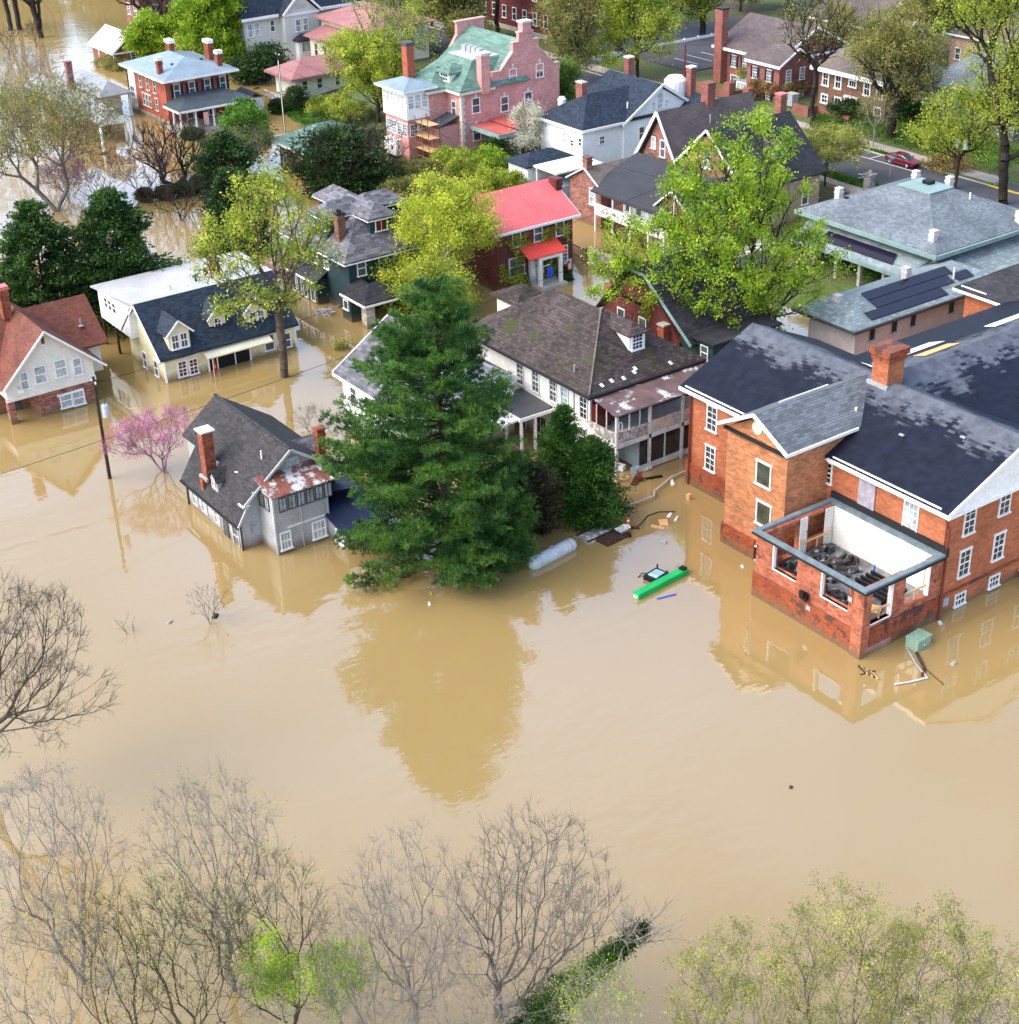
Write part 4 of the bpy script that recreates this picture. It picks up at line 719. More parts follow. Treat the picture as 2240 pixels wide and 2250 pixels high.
# ================================================================== 8. orange-red brick house with blue metal roof, top left
T = thing('brick_house', 'square red brick house with a pale blue metal roof, black shutters and a columned porch', 'house', (-222, 97.3, 0))
part(T, 'wall', 'red_brick', lambda m: m.box(-227.9, -216.3, 92.4, 102.2, .8, 6.9)); part(T, 'foundation', 'stone', lambda m: m.box(-227.95, -216.2, 92.3, 102.3, -3, .8))
part(T, 'side_extension', 'white_siding', lambda m: m.box(-230.2, -227.9, 92.3, 99, -2, 6.8)); win(T, 'L', 92.3, -229.1, 3.0, 1.3, 1.6, cols=2, gl='glass_mid')
part(T, 'roof', 'blue_metal', lambda m: m.hip(-230.6, -214.9, 91.3, 103.3, 7.15, 9.0, ins=5.2)); part(T, 'cornice', 'white_paint', lambda m: (m.ring(-230.7, -214.8, 91.2, 103.4, 6.85, 7.12, .2), m.ring(-230.1, -215.4, 91.8, 102.8, 6.7, 6.85, .5)))
for y in (93.9, 96.3, 98.8, 101.3):
    win(T, 'R', -216.3, y-.05, 5.2, .85, 1.8, gl='glass_mid', lint=False)
    part(T, 'lintel', 'limestone', lambda m: m.box(-216.3, -216.16, y-.65, y+.55, 6.28, 6.62))
    for q in (-.8, .68): part(T, 'shutter', 'shutter', lambda m: m.box(-216.29, -216.2, y+q-.2, y+q+.22, 4.25, 6.1))
for x in (-225.8, -223.2, -220.8): win(T, 'L', 92.4, x, 5.2, .8, 1.8, gl='glass_mid', fr='limestone', lint=True)
for x in (-225.3, -224.2, -223.1, -220.7): win(T, 'L', 92.4, x, 2.6, .7, 1.7, gl='glass_mid', fr='limestone', lint=True)
part(T, 'porch_roof', 'dark_metal', lambda m: (m.slab([(-211.0, 91.4, 3.55), (-211.0, 103.6, 3.55), (-214, 101, 4.5), (-214, 94, 4.5)], .1), m.slab([(-216.25, 91.4, 3.6), (-211.0, 91.4, 3.55), (-214, 94, 4.5), (-216.25, 94, 4.5)], .1), m.slab([(-214, 94, 4.5), (-214, 101, 4.5), (-216.25, 101, 4.65), (-216.25, 94, 4.65)], .1), m.slab([(-211.0, 103.6, 3.55), (-216.25, 103.6, 3.6), (-216.25, 101, 4.5), (-214, 101, 4.5)], .1)))
part(T, 'porch_cornice', 'white_paint', lambda m: (m.box(-211.15, -210.9, 91.3, 103.7, 3.2, 3.5), m.box(-216.2, -211.15, 91.3, 91.5, 3.2, 3.5)))
for y in (91.8, 94.2, 97.0, 99.8, 103.1): part(T, 'porch_column', 'white_paint', lambda m: m.tube([(-211.5, y, .5), (-211.5, y, 3.2)], [.17, .14], 10))
part(T, 'porch_column', 'white_paint', lambda m: m.tube([(-213.8, 91.8, .5), (-213.8, 91.8, 3.2)], [.17, .14], 10))
part(T, 'porch_floor', 'concrete', lambda m: m.box(-216.2, -211.1, 91.5, 103.5, -2, .5)); part(T, 'steps', 'concrete', lambda m: (m.box(-211.1, -210.6, 97.6, 99.6, -1, .35), m.box(-210.6, -210.1, 97.6, 99.6, -1, .18)))
for y in (95.5, 99.0): win(T, 'R', -216.3, y, 1.9, .9, 1.9, gl='glass_mid')
part(T, 'door', 'dark_wood', lambda m: m.box(-216.29, -216.2, 96.8, 97.8, .6, 2.8))
for a, b, h_ in ((-218.6, 92.6, 9.4), (-226.4, 98.0, 9.9), (-222.0, 102.2, 10.0), (-216.7, 101.2, 9.4)): chimney(T, a, b, 7.1, h_, .75 if h_ < 9.5 else 1.5, .75, cap='white_paint', ch=.5, over=.12)
part(T, 'skylight', 'black', lambda m: m.obox((-219.5, 95.0, 8.25), 0, .5, .4, 0, .15)); part(T, 'skylight', 'black', lambda m: m.obox((-219.5, 99.7, 8.3), 0, .5, .4, 0, .15)); part(T, 'drainpipe', 'black_pipe', lambda m: m.tube([(-216.4, 92.25, 7), (-216.4, 92.25, 0)], .08, 6)); part(T, 'drainpipe', 'black_pipe', lambda m: m.tube([(-230.3, 92.2, 7), (-230.3, 92.2, -1)], .08, 6))
t = thing('garden_shed', 'small grey roofed shed beside the red brick house with the blue roof', 'shed', (-216, 105.5, 0))
MB().box(-218.5, -214.6, 103.9, 106.8, -2, 2.6).build('wall', 'white_siding', t); MB().gable(-219, -214, 103.6, 107.2, 2.6, 3.5, 'x', None, .1).build('roof', 'slate_dark', t)
# ================================================================== 9. pink mansion
T = thing('pink_mansion', 'large pink brick mansion with green slate roof, stepped gable and glazed sun porch', 'mansion', (-181, 123, 1))
part(T, 'wall', 'pink_brick', lambda m: (m.box(-188.5, -174.8, 121.3, 132.4, -1, 9.6), m.box(-185.5, -174.8, 116.0, 121.3, -1, 8.9), m.box(-185, -178.2, 113.2, 116, -1, 8.9)))
part(T, 'stepped_gable', 'pink_brick', lambda m: m.prism([(121.2, 9.6), (132.5, 9.6), (132.5, 10.5), (131.4, 10.5), (128.9, 13.0), (128.9, 14.2), (127.9, 14.2), (127.9, 15.3), (125.6, 15.3), (125.6, 14.2), (124.6, 14.2), (124.6, 13.0), (122.4, 10.75), (121.2, 10.75)], 'x', -175.3, -174.75))
part(T, 'stepped_gable', 'pink_brick', lambda m: m.prism([(122.2, 9.6), (131.8, 9.6), (129.4, 13.2), (129.4, 14.8), (124.8, 14.8), (124.8, 13.2)], 'x', -189, -188.4))
part(T, 'gable_coping', 'pale_pink', lambda m: (m.beam((-175.0, 132.4, 10.55), (-175.0, 131.3, 10.55), .7, .12), m.beam((-175.0, 131.4, 10.5), (-175.0, 128.9, 13.05), .7, .12), m.beam((-175.0, 122.4, 10.75), (-175.0, 124.6, 13.05), .7, .12), m.beam((-175, 121.2, 10.8), (-175, 122.4, 10.8), .7, .12), m.beam((-175.0, 128.95, 14.22), (-175, 127.9, 14.22), .7, .12), m.beam((-175.0, 125.6, 14.22), (-175, 124.55, 14.22), .7, .12), m.box(-175.4, -174.6, 125.5, 128.0, 15.3, 15.5)))
part(T, 'gable_coping', 'pale_pink', lambda m: m.box(-189.1, -188.3, 124.6, 129.6, 14.8, 15.0))
c = MB().box(-175.6, -174.5, 126.1, 127.5, 15.5, 16.6).build('chimney', 'pink_brick', T); MB().box(-175.75, -174.35, 125.95, 127.65, 16.6, 16.85).build('cap', 'limestone', c)
rf = part(T, 'roof', 'green_slate', lambda m: (m.gable(-188.5, -175.2, 121.0, 132.7, 10.0, 14.2, 'x', 126.9), m.hip(-186.2, -174.3, 115.5, 127, 9.15, 12.2, deck=(-183.5, -177.2, 119.6, 124.5)), m.hip(-186, -177.7, 112.7, 121, 9.1, 11.2, ins=4)))
part(T, 'roof_deck', 'membrane', lambda m: m.box(-183.3, -177.4, 119.8, 124.3, 12.2, 12.32))
for i in range(4): part(T, 'condenser', 'steel', lambda m: (m.box(-183+i*1.15, -182.1+i*1.15, 121.8, 122.6, 12.35, 13.1), m.box(-182.9+i*1.15, -182.2+i*1.15, 121.9, 122.5, 13.1, 13.16)))
part(T, 'cornice', 'limestone', lambda m: (m.box(-178.0, -174.2, 115.35, 115.6, 8.7, 9.0), m.box(-174.45, -174.2, 115.6, 121.2, 8.7, 9.0), m.box(-186, -177.6, 112.5, 112.75, 8.7, 9.0), m.box(-177.75, -177.6, 112.75, 115.4, 8.7, 9.0)))
part(T, 'quoin', 'limestone', lambda m: ([m.box(-175.3 if i % 2 else -175.1, -174.72, 115.92, 116.5 if i % 2 else 116.3, 1+i*.45, 1.4+i*.45) for i in range(17)]))
c = MB().box(-175.2, -174.1, 118.9, 120.3, 8.4, 13.4).build('chimney', 'pink_brick', T); MB().box(-175.35, -173.95, 118.75, 120.45, 13.4, 13.75).build('cap', 'limestone', c)
c = MB().box(-184.2, -182.9, 112.9, 114.0, 8.4, 14.2).build('chimney', 'red_brick', T); MB().box(-184.35, -182.75, 112.75, 114.15, 14.2, 14.6).build('cap', 'dark_flat', c)
d = MB().box(-180.2, -177.8, 116.2, 119, 9.4, 11.0).build('dormer', 'white_paint', T); MB().hip(-180.7, -177.3, 115.8, 119.6, 11.0, 11.9, ins=1.6).build('dormer_roof', 'green_slate', d); win(T, 'L', 116.2, -179.0, 10.3, 1.7, .9, cols=4, rows=2)
for y, z in ((124.5, 9.9), (129.0, 9.9), (123.0, 6.3), (127.0, 6.3), (118.3, 6.9), (118.3, 3.2)):
    win(T, 'R', -174.8, y, z, 1.1, 1.9 if z < 9 else 1.7, gl='glass_mid' if y != 124.5 else 'glass_dark', lint=False, cols=1 if z < 9 else 2); part(T, 'keystone', 'limestone', lambda m: m.box(-174.8, -174.7, y-.16, y+.16, z+1.05, z+1.6))
win(T, 'L', 116.0, -176.6, 6.6, .9, 1.7, gl='glass_mid')
S = part(T, 'sun_porch', 'pink_brick', lambda m: m.box(-184.2, -178.6, 109.8, 113.2, -1, 5.6)); part(T, 'sun_porch_upper', 'white_paint', lambda m: m.box(-184.4, -178.4, 109.6, 113.4, 5.6, 9.3))
part(T, 'sun_porch_roof', 'blue_metal', lambda m: m.hip(-185.2, -177.9, 108.9, 114.5, 9.6, 10.5)); part(T, 'sun_porch_cornice', 'white_paint', lambda m: m.ring(-185.25, -177.85, 108.85, 114.4, 9.3, 9.57, .3))
for i in range(6): win(T, 'L', 109.6, -183.75+i*.94, 7.9, .68, 1.7, cols=3, rows=4, gl='glass_light', sill=False, tw=.07); 
for i in range(3): win(T, 'R', -178.4, 110.3+i*1.1, 7.9, .75, 1.7, cols=3, rows=4, gl='glass_light', sill=False, tw=.07)
for i in range(4): win(T, 'L', 109.8, -183.4+i*1.35, 4.1, 1.0, 1.6, cols=4, rows=4, gl='glass_mid', sill=False, tw=.09)
for i in range(2): win(T, 'R', -178.6, 110.7+i*1.4, 4.1, 1.1, 1.5, cols=4, rows=4, gl='glass_dark', sill=False, tw=.09)
part(T, 'porch_steps', 'white_paint', lambda m: m.box(-183.5, -180.5, 108.9, 109.8, .5, 2.6)); part(T, 'side_bay', 'pink_brick', lambda m: m.box(-178.2, -175.8, 112.8, 116, 0, 4.6)); part(T, 'side_bay_roof', 'dark_metal', lambda m: m.slab([(-178.5, 112.4, 4.8), (-175.4, 112.4, 4.7), (-175.4, 115.9, 5.8), (-178.5, 115.9, 5.8)], .1))
part(T, 'porte_cochere', 'red_flat', lambda m: (m.box(-174.8, -168.0, 117.3, 120.4, 4.3, 4.5), m.box(-174.8, -169.2, 120.4, 129, 4.6, 4.8))); part(T, 'porte_trim', 'copper_green', lambda m: (m.box(-174.7, -167.9, 117.15, 117.3, 3.9, 4.5), m.box(-168.0, -167.85, 117.15, 120.5, 3.9, 4.5)))
part(T, 'porte_wall', 'red_brick', lambda m: m.box(-174.6, -169.5, 120.6, 128.8, 0, 4.4)); part(T, 'pier', 'red_brick', lambda m: m.box(-168.6, -168.2, 117.5, 117.9, 0, 4)); part(T, 'urn_pier', 'red_brick', lambda m: m.box(-169.6, -168.4, 127.8, 129.0, 0, 5.6))
part(T, 'urn', 'white_paint', lambda m: m.tube([(-169, 128.4, 5.6), (-169, 128.4, 6.0), (-169, 128.4, 7.2), (-169, 128.4, 7.5)], [.35, .55, .6, .35], 12)); part(T, 'balustrade', 'white_paint', lambda m: m.box(-169.3, -169.1, 124.8, 127.8, 4.8, 5.6))
t = thing('scaffolding', 'rusty pipe scaffolding standing against the pink mansion beside the sun porch', 'scaffold', (-177, 111.5, 1))
for x in (-178.0, -176.4, -174.9):
    for y in (110.6, 112.4): MB().tube([(x, y, .5), (x, y, 6.2)], .06, 6).build('pole', 'scaffold', t)
for z in (1.9, 3.6, 5.4):
    MB().box(-178.4, -174.6, 110.6, 112.2, z, z+.06).build('plank', 'lumber', t); MB().tube([(-178, 110.6, z-.9), (-174.9, 110.6, z-.9)], .05, 6).build('rail', 'scaffold', t)
# ================================================================== 10. white house with navy roof
T = thing('white_house', 'bright white house with a steep navy shingle roof and arched gable window', 'house', (-162, 129, 1))
part(T, 'wall', 'white_siding', lambda m: m.box(-166.6, -157.6, 123.0, 133, -1, 6.2)); part(T, 'gable_wall', 'white_siding', lambda m: m.gwall(-167.2, -157.3, 129.6, 142, -1, 6.0, 9.7, 'x', 135.7))
part(T, 'roof', 'navy_shingle', lambda m: (m.gable(-168.2, -156.9, 129.0, 142.6, 5.9, 10.15, 'x', 135.8), m.hip(-167.2, -157.0, 122.5, 140, 6.35, 9.3, ins=4.8)))
part(T, 'trim', 'white_paint', lambda m: (m.box(-167.3, -156.9, 122.35, 122.5, 6.0, 6.32), m.box(-157.0, -156.85, 122.5, 129.2, 6.0, 6.32), m.beam((-156.85, 129.0, 5.8), (-156.85, 135.8, 10.05), .12, .35), m.beam((-156.85, 142.6, 5.8), (-156.85, 135.8, 10.05), .12, .35)))
win(T, 'R', -157.3, 135.7, 7.6, .8, 1.2, cols=2, rows=4, gl='glass_light'); win(T, 'R', -157.3, 134.6, 7.4, .5, .9, cols=2, rows=4, gl='glass_light'); win(T, 'R', -157.3, 136.8, 7.4, .5, .9, cols=2, rows=4, gl='glass_light')
part(T, 'arched_light', 'grey_trim', lambda m: m.tube([(-157.3, 135.7, 8.55), (-157.22, 135.7, 8.55)], .42, 14)); win(T, 'R', -157.3, 132.6, 4.2, .8, 1.6, gl='glass_mid')
winp(T, 'R', -157.6, 'h2', 250, 368, .7, .9, cols=2); winp(T, 'R', -157.6, 'h2', 443, 405, .5, 1.5, rows=1, fr='white_paint'); winp(T, 'L', 123.0, 'h2', 88, 385, .5, .9); winp(T, 'L', 123.0, 'h2', 27, 390, .6, .7); winp(T, 'L', 123.0, '2', 1390, 775, .6, 1.4, gl='glass_light')
chimney(T, -163.2, 127.2, 7.5, 10.6, 1.3, .8, mat='colonial_brick'); chimney(T, -166.8, 138.2, 8, 11.6, .9, .9, mat='colonial_brick', cap='white_paint'); chimney(T, -157.5, 141.2, 6, 11.4, .9, .9, mat='colonial_brick', cap='white_paint')
part(T, 'turret', 'white_paint', lambda m: m.tube([(-159.5, 140.2, 6), (-159.5, 140.2, 9.6), (-159.5, 140.2, 10.1)], [1.5, 1.5, 1.0], 16)); part(T, 'cross_gable', 'white_siding', lambda m: m.gwall(-157.3, -154.6, 138.5, 144.5, -1, 5.9, 7.8, 'x')); part(T, 'cross_roof', 'navy_shingle', lambda m: m.gable(-160, -154.3, 138.2, 144.8, 5.8, 8.2, 'x')); part(T, 'vent_pipe', 'white_paint', lambda m: m.tube([(-158.8, 131.4, 7.4), (-158.8, 131.4, 8.2)], .09, 6))
t = thing('white_shed', 'white outbuilding with a small navy hip roof and a flat white canopy', 'shed', (-158.5, 116.5, 0))
MB().box(-161.0, -156.8, 113.7, 120.5, -1, 3.3).build('wall', 'white_siding', t); MB().hip(-161.5, -156.4, 113.2, 121.2, 3.45, 4.5).build('roof', 'navy_shingle', t); MB().box(-156.4, -151.6, 114.2, 121.6, 3.4, 3.6).build('canopy', 'white_paint', t); MB().box(-156.7, -152.2, 115, 121, -1, 1.5).box(-156.7, -152.2, 119, 121, 1.5, 3.39).build('canopy_wall', 'porch_blue', t)
win(t, 'L', 113.7, -159.2, 1.9, .7, .9, fr='dark_wood')
for x in (-152, -156): MB().box(x-.1, x+.1, 114.4, 114.6, -1, 3.4).build('canopy_post', 'white_paint', t)
# ================================================================== 11. brick house with balcony
T = thing('brick_house', 'old brown brick house with a long white balcony under a grey roof', 'house', (-139, 115, 0))
part(T, 'wall', 'old_brick', lambda m: m.gwall(-145.8, -139.9, 111.9, 122, -3, 4.9, 6.6, 'y', -142.7)); part(T, 'rear_wall', 'old_brick', lambda m: m.box(-139.9, -127.5, 113.4, 120, -3, 5))
part(T, 'roof', 'tan_shingle', lambda m: m.gable(-146.2, -139.6, 111.6, 122.4, 4.9, 6.8, 'y', -142.7)); part(T, 'balcony_roof', 'asphalt_roof', lambda m: m.slab([(-140.2, 110.6, 4.9), (-127.2, 110.6, 4.9), (-127.2, 119.5, 7.3), (-142.5, 119.5, 7.3), (-141.4, 114, 6.0)], .16))
part(T, 'gable_coping', 'white_paint', lambda m: (m.beam((-142.7, 111.55, 6.8), (-139.6, 111.55, 4.9), .14, .14), m.beam((-142.7, 111.55, 6.8), (-146.2, 111.55, 4.9), .14, .14)))
chimney(T, -142.7, 112.1, 6.2, 8.0, .8, .8, mat='old_brick', cap='old_brick', ch=.1); winp(T, 'L', 111.9, 'h2', 180, 795, .9, 1.9, gl='glass_light')
part(T, 'balcony_floor', 'white_paint', lambda m: m.box(-139.9, -127.4, 110.9, 113.4, 2.1, 2.4)); part(T, 'balcony_railing', 'white_paint', lambda m: ([m.box(-139.9+i*.25, -139.78+i*.25, 110.95, 111.0, 2.4, 3.35) for i in range(50)], m.box(-139.9, -127.4, 110.92, 111.03, 3.35, 3.43)))
for x in (-139.8, -136.6, -133.4, -130.2, -127.5): part(T, 'balcony_post', 'white_paint', lambda m: m.box(x-.08, x+.08, 110.92, 111.08, -2, 4.8))
part(T, 'balcony_wall', 'white_siding', lambda m: m.box(-137.5, -127.6, 113.3, 113.4, 2.4, 4.9))
for x in (-136.5, -134.6, -131.5, -129): win(T, 'L', 113.3, x, 3.7, .9, 1.9, gl='glass_mid')
# ================================================================== 12. big gabled brick house
T = thing('tudor_house', 'big brick house with steep grey brown gables, half hidden behind the bright green tree', 'house', (-135, 129, 1))
part(T, 'wall', 'old_brick', lambda m: (m.gwall(-144.4, -138.1, 122.0, 136, -1, 6.4, 11.5, 'y', -141.3), m.gwall(-138.1, -126.4, 121.5, 133.8, -1, 5.8, 11.2, 'y', -132.3)))
part(T, 'side_wall', 'tan_stucco', lambda m: m.box(-126.4, -126.2, 124, 133.8, -1, 5.7))
part(T, 'roof', 'mauve_shingle', lambda m: m.gable(-145.2, -137.4, 121.4, 136.6, 6.0, 12.0, 'y', -141.3)); part(T, 'roof', 'slate_dark', lambda m: m.gable(-138.6, -125.6, 121.2, 134.4, 5.9, 11.7, 'y', -132.3))
part(T, 'rake_board', 'white_paint', lambda m: (m.beam((-145.2, 121.35, 5.9), (-141.3, 121.35, 11.95), .14, .4), m.beam((-137.4, 121.35, 5.9), (-141.3, 121.35, 11.95), .14, .3), m.beam((-138.6, 121.15, 5.9), (-132.3, 121.15, 11.65), .14, .25), m.beam((-125.6, 121.15, 5.9), (-132.3, 121.15, 11.65), .14, .25)))
win(T, 'L', 122.0, -142.4, 8.0, .6, 1.3, gl='glass_light'); win(T, 'L', 122.0, -140.7, 7.6, .8, 1.9, gl='glass_mid'); win(T, 'L', 121.5, -132.3, 8.2, 1.0, 2.0, gl='glass_light'); win(T, 'R', -126.2, 131.5, 3.4, .9, 2.0, gl='glass_mid'); win(T, 'R', -126.2, 127, 3.4, .9, 2.0, gl='glass_mid')
dormer(T, -128.0, 127.2, 129.4, 6.6, 8.6, 10.0, 'white_paint', 'slate_dark', 3.0, (128.3,), wh=1.2)
chimney(T, -141.4, 129.6, 11, 14.0, 1.2, 1.2, mat='colonial_brick', cap='colonial_brick'); chimney(T, -133.0, 133.5, 10.6, 13.6, 1.0, 1.0, mat='colonial_brick', cap='red_metal'); part(T, 'vent_pipe', 'steel', lambda m: m.tube([(-139.8, 128.6, 9.7), (-139.8, 128.6, 10.8)], .08, 6))
T = thing('brick_wing', 'low brown brick gabled wing on a pale stone base behind the bright green tree', 'building', (-127.4, 116, 0))
part(T, 'wall', 'brown_brick', lambda m: m.gwall(-130.4, -124.4, 112.3, 121.4, 1.4, 5.0, 7.4, 'y', -127.4)); part(T, 'base', 'stone', lambda m: m.box(-131, -118, 112.1, 121.4, -3, 1.4)); part(T, 'side_wall', 'stone', lambda m: m.box(-124.4, -118, 112.6, 118, 1.4, 2.2))
part(T, 'roof', 'asphalt_roof', lambda m: m.gable(-130.9, -123.9, 111.9, 121.6, 4.9, 7.7, 'y', -127.4)); part(T, 'rake_board', 'white_paint', lambda m: (m.beam((-130.9, 111.85, 4.8), (-127.4, 111.85, 7.6), .12, .2), m.beam((-123.9, 111.85, 4.8), (-127.4, 111.85, 7.6), .12, .2))); chimney(T, -127.4, 112.6, 7.2, 8.4, .8, .8, cap='brown_brick')
win(T, 'L', 112.3, -129.0, 3.4, .9, 1.5, gl='glass_light'); win(T, 'L', 112.3, -126.0, 3.4, .9, 1.5, gl='glass_mid'); win(T, 'L', 112.1, -128.8, -.1, 1.2, 1.6, gl='glass_light')
# ================================================================== 13. dark brick gabled house under the tree
T = thing('gabled_brick_house', 'dark red brick house with a steep dark green roof under the bright green tree', 'house', (-104, 92, 0))
part(T, 'wall', 'dark_red', lambda m: m.prism([(-109.9, -3), (-98.8, -3), (-98.8, 5.0), (-103.2, 9.7), (-105.6, 9.7), (-109.9, 5.0)], 'y', 88.1, 97))
part(T, 'roof', 'slate_dark', lambda m: (m.slab([(-96.6, 87.6, 5.6), (-96.6, 98, 5.6), (-103.2, 98, 10.4), (-103.2, 87.6, 10.4)], .16), m.slab([(-103.2, 87.6, 10.4), (-103.2, 98, 10.4), (-105.8, 98, 10.4), (-105.8, 87.6, 10.4)], .16), m.slab([(-105.8, 87.6, 10.4), (-105.8, 98, 10.4), (-110.5, 98, 5), (-110.5, 87.6, 5)], .16)))
part(T, 'rake_board', 'copper_green', lambda m: (m.beam((-96.6, 87.55, 5.5), (-103.2, 87.55, 10.3), .12, .26), m.beam((-103.2, 87.55, 10.32), (-105.8, 87.55, 10.32), .12, .2))); part(T, 'side_wall', 'dark_green_siding', lambda m: m.box(-98.8, -94.6, 88.4, 96, -3, 6.1)); part(T, 'side_roof', 'slate_dark', lambda m: m.box(-99, -94.2, 88, 96.4, 6.1, 6.3))
win(T, 'L', 88.4, -95.7, 5.0, .8, 1.2, gl='glass_mid'); win(T, 'L', 88.1, -103.9, 5.0, .9, 1.6, gl='glass_mid'); win(T, 'L', 88.1, -107, 5.0, .9, 1.6, gl='glass_mid'); chimney(T, -109.4, 88.9, -1, 7.2, 1.0, 1.0, mat='red_brick', cap='red_brick', pots=2); chimney(T, -100.5, 87.7, -1, 6.3, .8, .7, mat='red_brick', cap='concrete')
# ================================================================== 14. slate roofed villa with copper eaves
T = thing('villa', 'broad villa with a weathered grey slate hip roof, copper green eaves and solar panels', 'villa', (-107, 129, 1))
part(T, 'wall', 'rose_white', lambda m: m.box(-115.5, -98.2, 121.5, 137, -1, 6.4)); part(T, 'roof', 'blue_slate', lambda m: m.hip(-116.5, -97.2, 120.4, 138, 6.5, 9.3, deck=(-109.3, -105.0, 127.9, 131.5)))
part(T, 'roof_deck', 'copper_green', lambda m: m.box(-109.4, -104.9, 127.8, 131.6, 9.3, 9.42)); part(T, 'hatch', 'black', lambda m: m.box(-107.9, -106.9, 130.0, 130.9, 9.42, 9.8))
part(T, 'eaves', 'copper_green', lambda m: (m.box(-116.7, -97.0, 120.1, 120.4, 6.0, 6.42), m.box(-97.2, -96.9, 120.4, 138.1, 6.0, 6.42), m.box(-116.4, -97.2, 120.4, 121.4, 6.05, 6.25)))
part(T, 'verandah_roof', 'mint_slate', lambda m: m.slab([(-115.5, 118.7, 4.0), (-99.5, 118.7, 4.0), (-98.5, 121.5, 5.5), (-115.5, 121.5, 5.5)], .14)); part(T, 'verandah_eaves', 'copper_green', lambda m: m.box(-115.5, -99.5, 118.5, 118.72, 3.6, 3.95))
for x in (-112.2, -109.1, -105.8, -102.5): part(T, 'column', 'concrete', lambda m: m.box(x-.18, x+.18, 118.95, 119.3, -1, 3.7))
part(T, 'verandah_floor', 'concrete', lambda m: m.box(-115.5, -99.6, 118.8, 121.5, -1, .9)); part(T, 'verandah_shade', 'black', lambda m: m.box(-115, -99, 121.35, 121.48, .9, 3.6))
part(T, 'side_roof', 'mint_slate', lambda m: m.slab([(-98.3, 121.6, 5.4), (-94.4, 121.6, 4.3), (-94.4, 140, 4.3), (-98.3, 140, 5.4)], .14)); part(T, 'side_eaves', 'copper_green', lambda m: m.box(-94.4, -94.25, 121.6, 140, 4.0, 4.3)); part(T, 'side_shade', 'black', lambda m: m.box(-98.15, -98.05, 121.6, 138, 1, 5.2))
part(T, 'solar_panel', 'solar', lambda m: m.slab([(-111.8, 119.3, 4.55), (-101.8, 119.3, 4.55), (-102.3, 120.5, 5.2), (-111.8, 120.5, 5.2)], .08))
for x, y, z in ((-99.2, 122.1, 7.1), (-115.4, 125.5, 7.0), (-113.0, 135.0, 7.6), (-109.6, 136.6, 7.4), (-98.0, 134.0, 6.9)): chimney(T, x, y, z-.6, z+1.0, .65, .65, mat='rose_white', cap='rose_white', ch=.08, over=.05)
part(T, 'vent_pipe', 'white_paint', lambda m: m.tube([(-102.7, 131.6, 8.6), (-102.7, 131.6, 9.3)], .09, 6)); part(T, 'roof_box', 'black', lambda m: m.obox((-112.9, 124.0, 7.7), 0, .5, .4, 0, .25))
T = thing('solar_building', 'low pale wing with a grey green hip roof carrying dark solar panels', 'building', (-94.7, 112, 0))
part(T, 'wall', 'rose_white', lambda m: m.box(-97.6, -91.7, 103.4, 123, -3, 4.8)); part(T, 'roof', 'mint_slate', lambda m: m.hip(-98.6, -90.8, 102.2, 124, 5.0, 6.5, ins=3.9)); part(T, 'gutter', 'dark_flat', lambda m: (m.box(-98.7, -90.7, 102.05, 102.2, 4.7, 4.96), m.box(-90.8, -90.62, 102.2, 124, 4.7, 4.96)))
def onr(x): return 5.0+(6.5-5.0)*(-90.8-x)/3.9+.12
for x0, x1, y0, y1 in ((-94.5, -93.5, 106.8, 118.5), (-93.4, -92.4, 106.8, 117.6), (-92.3, -91.3, 105.0, 115.5), (-93.4, -92.4, 118.2, 120.4)):
    part(T, 'solar_panel', 'solar', lambda m: m.slab([(x1, y0, onr(x1)), (x1, y1, onr(x1)), (x0, y1, onr(x0)), (x0, y0, onr(x0))], .06))
for x, y, z in ((-95.6, 104.9, 5.9), (-94.8, 113.3, 6.9)): chimney(T, x, y, z-.7, z+.55, .65, .65, mat='rose_white', cap='rose_white', ch=.08, over=.05)
part(T, 'vent_pipe', 'white_paint', lambda m: m.tube([(-92.9, 118.0, 5.8), (-92.9, 118.0, 6.9)], .1, 8))
for y, h_ in ((105.6, .9), (108.6, .8), (111.2, 1.0), (116.6, 1.0)): win(T, 'R', -91.7, y, 3.6, .75, h_+.2, rows=1, fr='grey_trim', tw=.06)
T = thing('white_canopy', 'flat white canopy on posts behind the dark slate roof, right of the green tree', 'canopy', (-101, 98, 0))
part(T, 'roof', 'white_paint', lambda m: m.slab([(-104, 95.8, 3.0), (-99.5, 95.2, 3.0), (-99.2, 100.4, 3.3), (-103.8, 101, 3.3)], .12))
for x, y in ((-103.6, 96.2), (-99.9, 95.6), (-99.6, 100), (-103.4, 100.4)): part(T, 'post', 'white_paint', lambda m: m.box(x-.08, x+.08, y-.08, y+.08, -2, 2.95))
